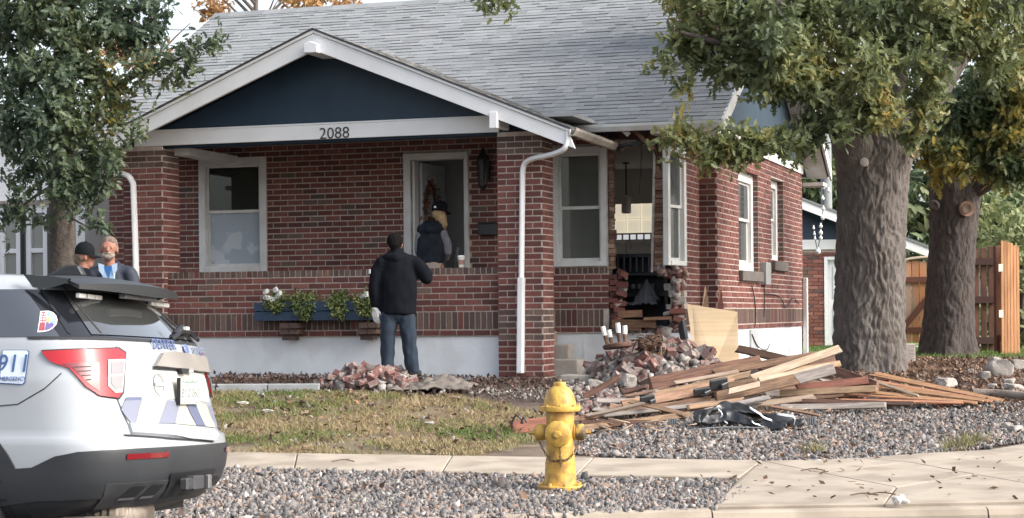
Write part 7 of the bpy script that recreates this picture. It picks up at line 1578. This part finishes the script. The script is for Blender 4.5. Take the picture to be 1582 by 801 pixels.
# pendant lamp and kitchen things seen through the hole
pz_ = onY(967, 262, 5.2); pl_ = thing('pendant_lamp', 'frosted pendant lamp hanging inside, seen through the hole', 'lamp', hp(Vector((pz_.x, 5.2, ZC-.01)))); zl = onY(967, 303, 5.2).z-ZC
m_ = MB(); m_.tube([(0, 0, 0), (0, 0, zl)], .012, 6); m_.lathe([(.05, 0), (.05, -.02)], 12); m_.build('lamp_cord', darkgrey, pl_); m_ = MB(); m_.lathe([(.03, zl+.02), (.07, zl), (.072, zl-.24), (.05, zl-.25)], 18); m_.build('lamp_shade', M('frosted_shade', (.8, .79, .77), .5, trans=.4), pl_, True)
blk = M('black_furniture', (.012, .013, .018), .5)
p0, p1 = onY(949, 392, 2.5), onY(1022, 486, 2.5); cab = thing('black_shelf', 'black slatted shelf unit lying inside behind the hole', 'shelf', hp(Vector(((p0.x+p1.x)/2, 2.5, 1.16))), -HT); wv, hv = p1.x-p0.x+.16, p0.z-1.16
for z_ in (.05, hv*.45, hv*.72, hv-.04): m_ = MB(); m_.box((0, .1, z_), (wv, .32, .035)); m_.build('shelf_board', blk, cab)
for s_ in (-1, 1): m_ = MB(); m_.box((s_*wv/2, .1, hv/2), (.04, .34, hv)); m_.build('side_panel', blk, cab)
m_ = MB(); m_.box((0, .27, hv/2), (wv, .02, hv)); m_.build('back_panel', blk, cab)
for k in range(9): m_ = MB(); m_.box((-wv/2+.06+k*(wv-.12)/8, -.05, hv*.86), (.022, .02, hv*.22)); m_.build('slat', M('slat_grey', (.06, .065, .075), .5), cab)
for k in range(5): m_ = MB(); m_.lathe([(.001, -.035), (.028, -.03), (.035, 0), (.028, .03), (.001, .035)], 10, (-.14+k*.09, -.06, hv*.56)); m_.build('knob', M('shelf_knob', (.10, .09, .085), .5), cab, True)
p_ = onY(993, 470, 2.25); tarp('grey_cloth', hp(Vector((p_.x, 2.26, p_.z-.02))), .20, .12, .30, M('cloth_grey', (.12, .125, .14), .9, (.08, .085, .095), 6), 'dark grey cloth bundled in front of the black shelf inside the hole', -HT, 5)
p_ = onY(967, 388, 2.45); m_ = MB(); m_.tube(curve([(-.03, 0, 0), (-.03, 0, .12), (0, 0, .17), (.03, 0, .12), (.03, 0, .06)]), .011, 7); o = m_.build('tap', M('tap_steel', (.45, .42, .36), .3, metal=.8), None, True); o.location = hp(Vector((p_.x, 2.58, 1.16+hv))); tag(o, 'curved metal tap standing up behind the black shelf', 'tap')
# ================================================================== NEIGHBOURS, FENCES, FAR THINGS
wc0 = at(133, 560, 28.6); wh = thing('white_house', 'white stucco house at far left with tall dark edged windows', 'house', (wc0.x, 28.6, zg(28.6)), -HT)
stc = M('white_stucco', (.86, .86, .85), .85, (.80, .80, .79), 3, bump=.25, bs=60); HW = 3.5
def wx(px_): return (px_-133)/97.0
m_ = MB(); wins = [(-1.42, -.98), (-.92, -.62)]; 
wlist = [(wx(-12), wx(26)), (wx(34), wx(72))]; zt0, zb0 = 2.58-.62+.30, .9
zw1, zw0 = 2.42, .75
holes_ = [(-7+7+a, -7+7+b) for a, b in wlist]
core(m_, (-7, 0), EX, (0, -1), 7, -.2, HW, .2, [(a+7, b+7, zw0, zw1) for a, b in wlist]); m_.bb(-.2, 0, .2, 7, -.2, HW)
m_.build('wall', stc, wh)
m_ = MB(); m_.bb(-7.12, .10, -.10, 7.1, HW, HW+.14); m_.build('roof', shd, wh)
gl_w = glass('stucco_house_glass', (.28, .29, .27), .93, .08)
for a, b in wlist:
    m_ = MB(); m_.bb(a-.06, a, -.05, -.001, zw0, zw1); m_.bb(b, b+.07, -.05, -.001, zw0, zw1); m_.build('shutter_strip', darkgrey, wh)
    m_ = MB(); m_.bb(a, a+.09, -.03, .06, zw0, zw1); m_.bb(b-.09, b, -.03, .06, zw0, zw1); m_.bb(a+.09, b-.09, -.03, .06, zw1-.08, zw1); m_.bb(a+.09, b-.09, -.03, .06, zw0, zw0+.08); m_.bb(a+.09, b-.09, -.025, .055, 1.93-.20, 2.0-.20); wn = m_.build('window', white, wh, bevel=.005)
    m_ = MB(); m_.bb(a+.09, b-.09, .02, .03, zw0+.08, 1.73); m_.build('pane', gl_w, wn); m_ = MB(); m_.bb(a+.09, b-.09, .02, .03, 1.80, zw1-.08); m_.build('pane', gl_w, wn)
    m_ = MB(); m_.bb(a+.09, b-.09, .12, .13, zw0+.08, zw1-.08); m_.build('curtain', M('curtain_cream', (.5, .5, .46), .9, (.42, .42, .38), 3, stretch=(8, 8, .5)), wn)
m_ = MB(); m_.bb(-7, .02, -.06, -.003, zw1+.05, zw1+.12); m_.build('string_course', M('brown_trim', (.30, .25, .22), .7), wh)
m_ = MB(); m_.bb(.0, .03, 1.15, 1.85, .9, 2.1); wn = m_.build('window', trim, wh); m_ = MB(); m_.bb(.031, .04, 1.22, 1.78, 1.0, 2.0); m_.build('pane', M('side_curtain', (.55, .56, .48), .5), wn)
# garage
gD = 38.0; gx = lambda p_: (p_-PCX)*gD/FPX; gzv = lambda p_: EYE-(p_-PCY)*gD/FPX
ga = thing('brick_garage', 'small brick garage with navy gable behind the house', 'garage', (5.0, gD, zg(gD)))
g0 = zg(gD); zb_ = gzv(390)-g0; zt_ = gzv(375)-g0
dx0, dx1, dzt = gx(1279)-5, gx(1279)-5+.95, gzv(406)-g0
m_ = MB(); core(m_, (-2.9, .02), EX, (0, -1), 5.8, -.1, zb_, .2, [(dx0+2.9, dx1+2.9, -.1, dzt)]); m_.bb(-2.9, -2.7, .22, 6, -.1, zb_); m_.bb(2.7, 2.9, .22, 6, -.1, zb_); m_.build('wall', mortar, ga)
sav = BR[:]; BR.clear(); gr_, _ = rows_of(0, 's'*int(zb_/CRS)); courses(None, (-2.9, .0), EX, (0, -1), 5.8, gr_, [(dx0+2.9, dx1+2.9, -.1, dzt)], dark=.15); m_ = MB()
for c, ux, sz, dk, ow in BR:
    m_.cur = dk; m_.box(c, sz)
BR[:] = sav
o = m_.build('brick', [M('garage_brick', (.2, .07, .055), .9, ramp=[(0, (.15, .055, .045)), (.6, (.23, .085, .065)), (1, (.3, .13, .1))]), brickdark], ga); o['kind'] = 'stuff'
m_ = MB(); m_.bb(-2.95, 2.95, -.03, .05, zb_, zt_); m_.build('frieze', white, ga)
zp = 3.83-g0; sl_g = .39
m_ = MB(); m_.prism([(-2.9, zt_), (2.9, zt_), (2.9, zp-sl_g*2.9), (0, zp), (-2.9, zp-sl_g*2.9)], .0, .1, 'y'); m_.build('gable', navy, ga)
m_ = MB()
for sg in (-1, 1): m_.prism([(0, zp+.14), (sg*3.38, zp+.14-sl_g*3.38), (sg*3.38, zp-.06-sl_g*3.38), (0, zp-.06)], -.32, -.26, 'y')
m_.build('barge_board', white, ga)
m_ = MB()
for sg in (-1, 1): m_.prism([(0, zp+.17), (sg*3.42, zp+.17-sl_g*3.42), (sg*3.42, zp+.12-sl_g*3.42), (0, zp+.12)], -.34, 6.2, 'y')
m_.build('roof', shm, ga)
m_ = MB(); m_.bb(dx0-.07, dx0, -.02, .1, 0, dzt+.06); m_.bb(dx1, dx1+.07, -.02, .1, 0, dzt+.06); m_.bb(dx0, dx1, -.02, .1, dzt, dzt+.06); m_.build('door_frame', white, ga)
m_ = MB(); m_.bb(dx0+.01, dx1-.01, .06, .1, 0, dzt-.01); [m_.bb(dx0+.12, dx1-.12, .045, .06, a, b) for a, b in ((.2, .8), (.95, 1.6))]; m_.build('door', M('garage_door_white', (.68, .69, .71), .6), ga, bevel=.003)
pth_ = MB(); pc_ = at(1412, 528, 36); pth_.box((pc_.x, 35.2, zg(35.2)+.0), (2.2, 1.2, .06)); o = pth_.build('path_slab', M('path_white_concrete', (.6, .58, .55), .9)); tag(o, 'pale concrete pad before the cross braced gate', 'concrete pad')
# gates and fences
def vboards(parent, x0, x1, y, z0, z1, n, mat, th=.02, top=None, gap_=.012, name='fence_board'):
    w_ = (x1-x0)/n
    for i in range(n):
        xa = x0+i*w_; zt2 = top(i/(n-1)) if top else z1; m_ = MB(); m_.bb(xa+gap_/2, xa+w_-gap_/2, y, y+th, z0, zt2+rb.uniform(-.012, .012)); m_.build(name, mat, parent, bevel=.003)
oldb = M('weathered_gate_board', (.34, .24, .17), .9, (.44, .20, .09), 2.2, lo=.42, hi=.6, vary=.2, stretch=(1.5, 1.5, .5)); redb = M('dark_cedar_board', (.15, .065, .042), .85, (.09, .038, .027), 5, vary=.3, stretch=(3, 3, .6)); redr = M('cedar_rail', (.13, .05, .03), .85)
gp_ = at(1395, 530, 34); gt = thing('wooden_gate', 'weathered arched wooden gate with a diagonal brace between the two oaks', 'gate', (gp_.x-.25, 34, zg(34))); g0 = zg(34)
zt1 = EYE-(418-PCY)*34/FPX-g0; vboards(gt, 0, 1.25, 0, .12, zt1, 9, oldb, top=lambda t: zt1+.14*math.sin(math.pi*min(1, t*1.0+.1))-.04)
for z_ in (EYE-(438-PCY)*34/FPX-g0, .35): m_ = MB(); m_.bb(.0, 1.25, -.045, -.002, z_-.05, z_+.05); m_.build('gate_rail', redr, gt)
m_ = MB(); m_.bar((.22, -.03, .35), (1.15, -.03, 1.45), .035, .10, 0); m_.build('gate_brace', redr, gt)
m_ = MB(); m_.tube(curve([(.1, -.03, zt1-.05), (.3, -.03, zt1+.12), (.7, -.03, zt1+.17), (1.2, -.03, zt1+.16)]), .025, 7); m_.build('arch_rail', M('arch_tan', (.45, .36, .26), .8), gt, True)
fD = 30.6; fx = lambda p_, D=fD: (p_-PCX)*D/FPX
fe = thing('wooden_fence', 'dark brown plank fence section seen from its railed side, right of the dark oak', 'fence', (fx(1497), fD, zg(fD))); g0 = zg(fD); fz = lambda y: EYE-(y-PCY)*fD/FPX-g0
wf = fx(1538)-fx(1497); vboards(fe, -.3, wf, 0.02, .05, fz(391), 6, redb, gap_=.03, top=lambda t: fz(394)+.06*t)
for y in (411, 470, 533): m_ = MB(); m_.bb(-.3, wf, -.05, .015, fz(y)-.055, fz(y)+.055); m_.build('fence_rail', M('dark_rail', (.05, .022, .018), .85), fe)
gl = thing('open_gate', 'bright orange cedar gate leaf hanging open at the right, tops cut on a slant', 'gate', (fx(1547, 29.6), 29.6, zg(29.6)), R(16)); g0 = zg(29.6); fz2 = lambda y: EYE-(y-PCY)*29.6/FPX-g0
wg = (fx(1578, 29.6)-fx(1547, 29.6))/math.cos(R(16)); vboards(gl, 0, wg, 0, .02, fz2(380), 6, M('gate_cedar', (.46, .24, .11), .8, (.34, .16, .07), 5, vary=.15, stretch=(4, 4, .4), bump=.2), gap_=.004, top=lambda t: fz2(378+10*t), th=.022)
for y in (420, 530): m_ = MB(); m_.bb(.0, wg, .025, .065, fz2(y)-.05, fz2(y)+.05); m_.build('gate_rail', redr, gl)
for y in (421, 492): m_ = MB(); m_.bb(-.05, .03, -.012, -.003, fz2(y)-.06, fz2(y)+.06); m_.build('hinge', M('hinge_pale', (.55, .5, .42), .5), gl, bevel=.003)
po = thing('fence_post', 'square red brown gate post between the dark fence and the orange gate', 'post', (fx(1542, 29.9), 29.9, zg(29.9))); g0 = zg(29.9)
m_ = MB(); m_.box((0, 0, 0.86), (.11, .11, 1.75)); m_.build('post', M('post_cedar', (.20, .085, .05), .85, (.14, .06, .035), 7, stretch=(3, 3, .5)), po, bevel=.008); m_ = MB(); m_.box((.03, -.06, .18), (.05, .03, .3)); m_.build('post_repair', wT, po)
# pole, string lights, power line
pD = 47; pp = at(1277, 330, pD); pol = thing('utility_pole', 'grey metal pole seen between house corner and big oak', 'pole', (pp.x, pD, zg(pD))); m_ = MB(); m_.tube([(0, 0, 0), (0, 0, at(1277, 230, pD).z)], [.16, .13], 12); m_.build('pole_shaft', M('pole_grey', (.24, .25, .26), .7), pol, True); m_ = MB(); m_.bb(-.9, .9, -.06, .06, 5.6, 5.75); m_.build('crossarm', wG, pol)
sD = 34.0; stg = thing('string_lights', 'hanging string of white globe lights in front of the garage gable', 'string lights', at(1272, 320, sD)); bulb = M('globe_bulb', (.78, .78, .76), .3)
def strl(pts_):
    P_ = curve([at(x, y, sD) for x, y in pts_], 5); m_ = MB(); m_.tube([p-stg.location for p in P_], .008, 5); m_.build('light_cord', black, stg)
    return P_
for pts_ in ([(1271, 272), (1272, 300), (1271, 330), (1268, 360), (1263, 388)], [(1255, 345), (1258, 362), (1261, 378), (1264, 390)]): strl(pts_)
for (x, y, r_) in ((1272, 290, .035), (1280, 295, .035), (1271, 307, .035), (1272, 323, .035), (1271, 337, .04), (1268, 350, .035), (1268, 360, .04), (1268, 368, .035), (1257, 353, .025), (1258, 362, .025), (1259, 369, .025), (1264, 389, .05)):
    m_ = MB(); m_.lathe([(.001, -r_), (r_*.7, -r_*.7), (r_, 0), (r_*.7, r_*.7), (.012, r_), (.012, r_+.03)], 10, at(x, y, sD-.05)-stg.location); m_.build('bulb', bulb, stg, True)
for i, (y0, y1) in enumerate(((33, 44), (64, 72))):
    a, b = at(40, y0, 44), at(420, y1, 52); m_ = MB(); m_.tube(curve([a, a.lerp(b, .5)-Vector((0, 0, .12)), b]), .012, 5); o = m_.build('power_line', black, None, True); tag(o, ('upper' if i == 0 else 'lower')+' thin power line crossing the pale sky behind the left oak', 'power line')
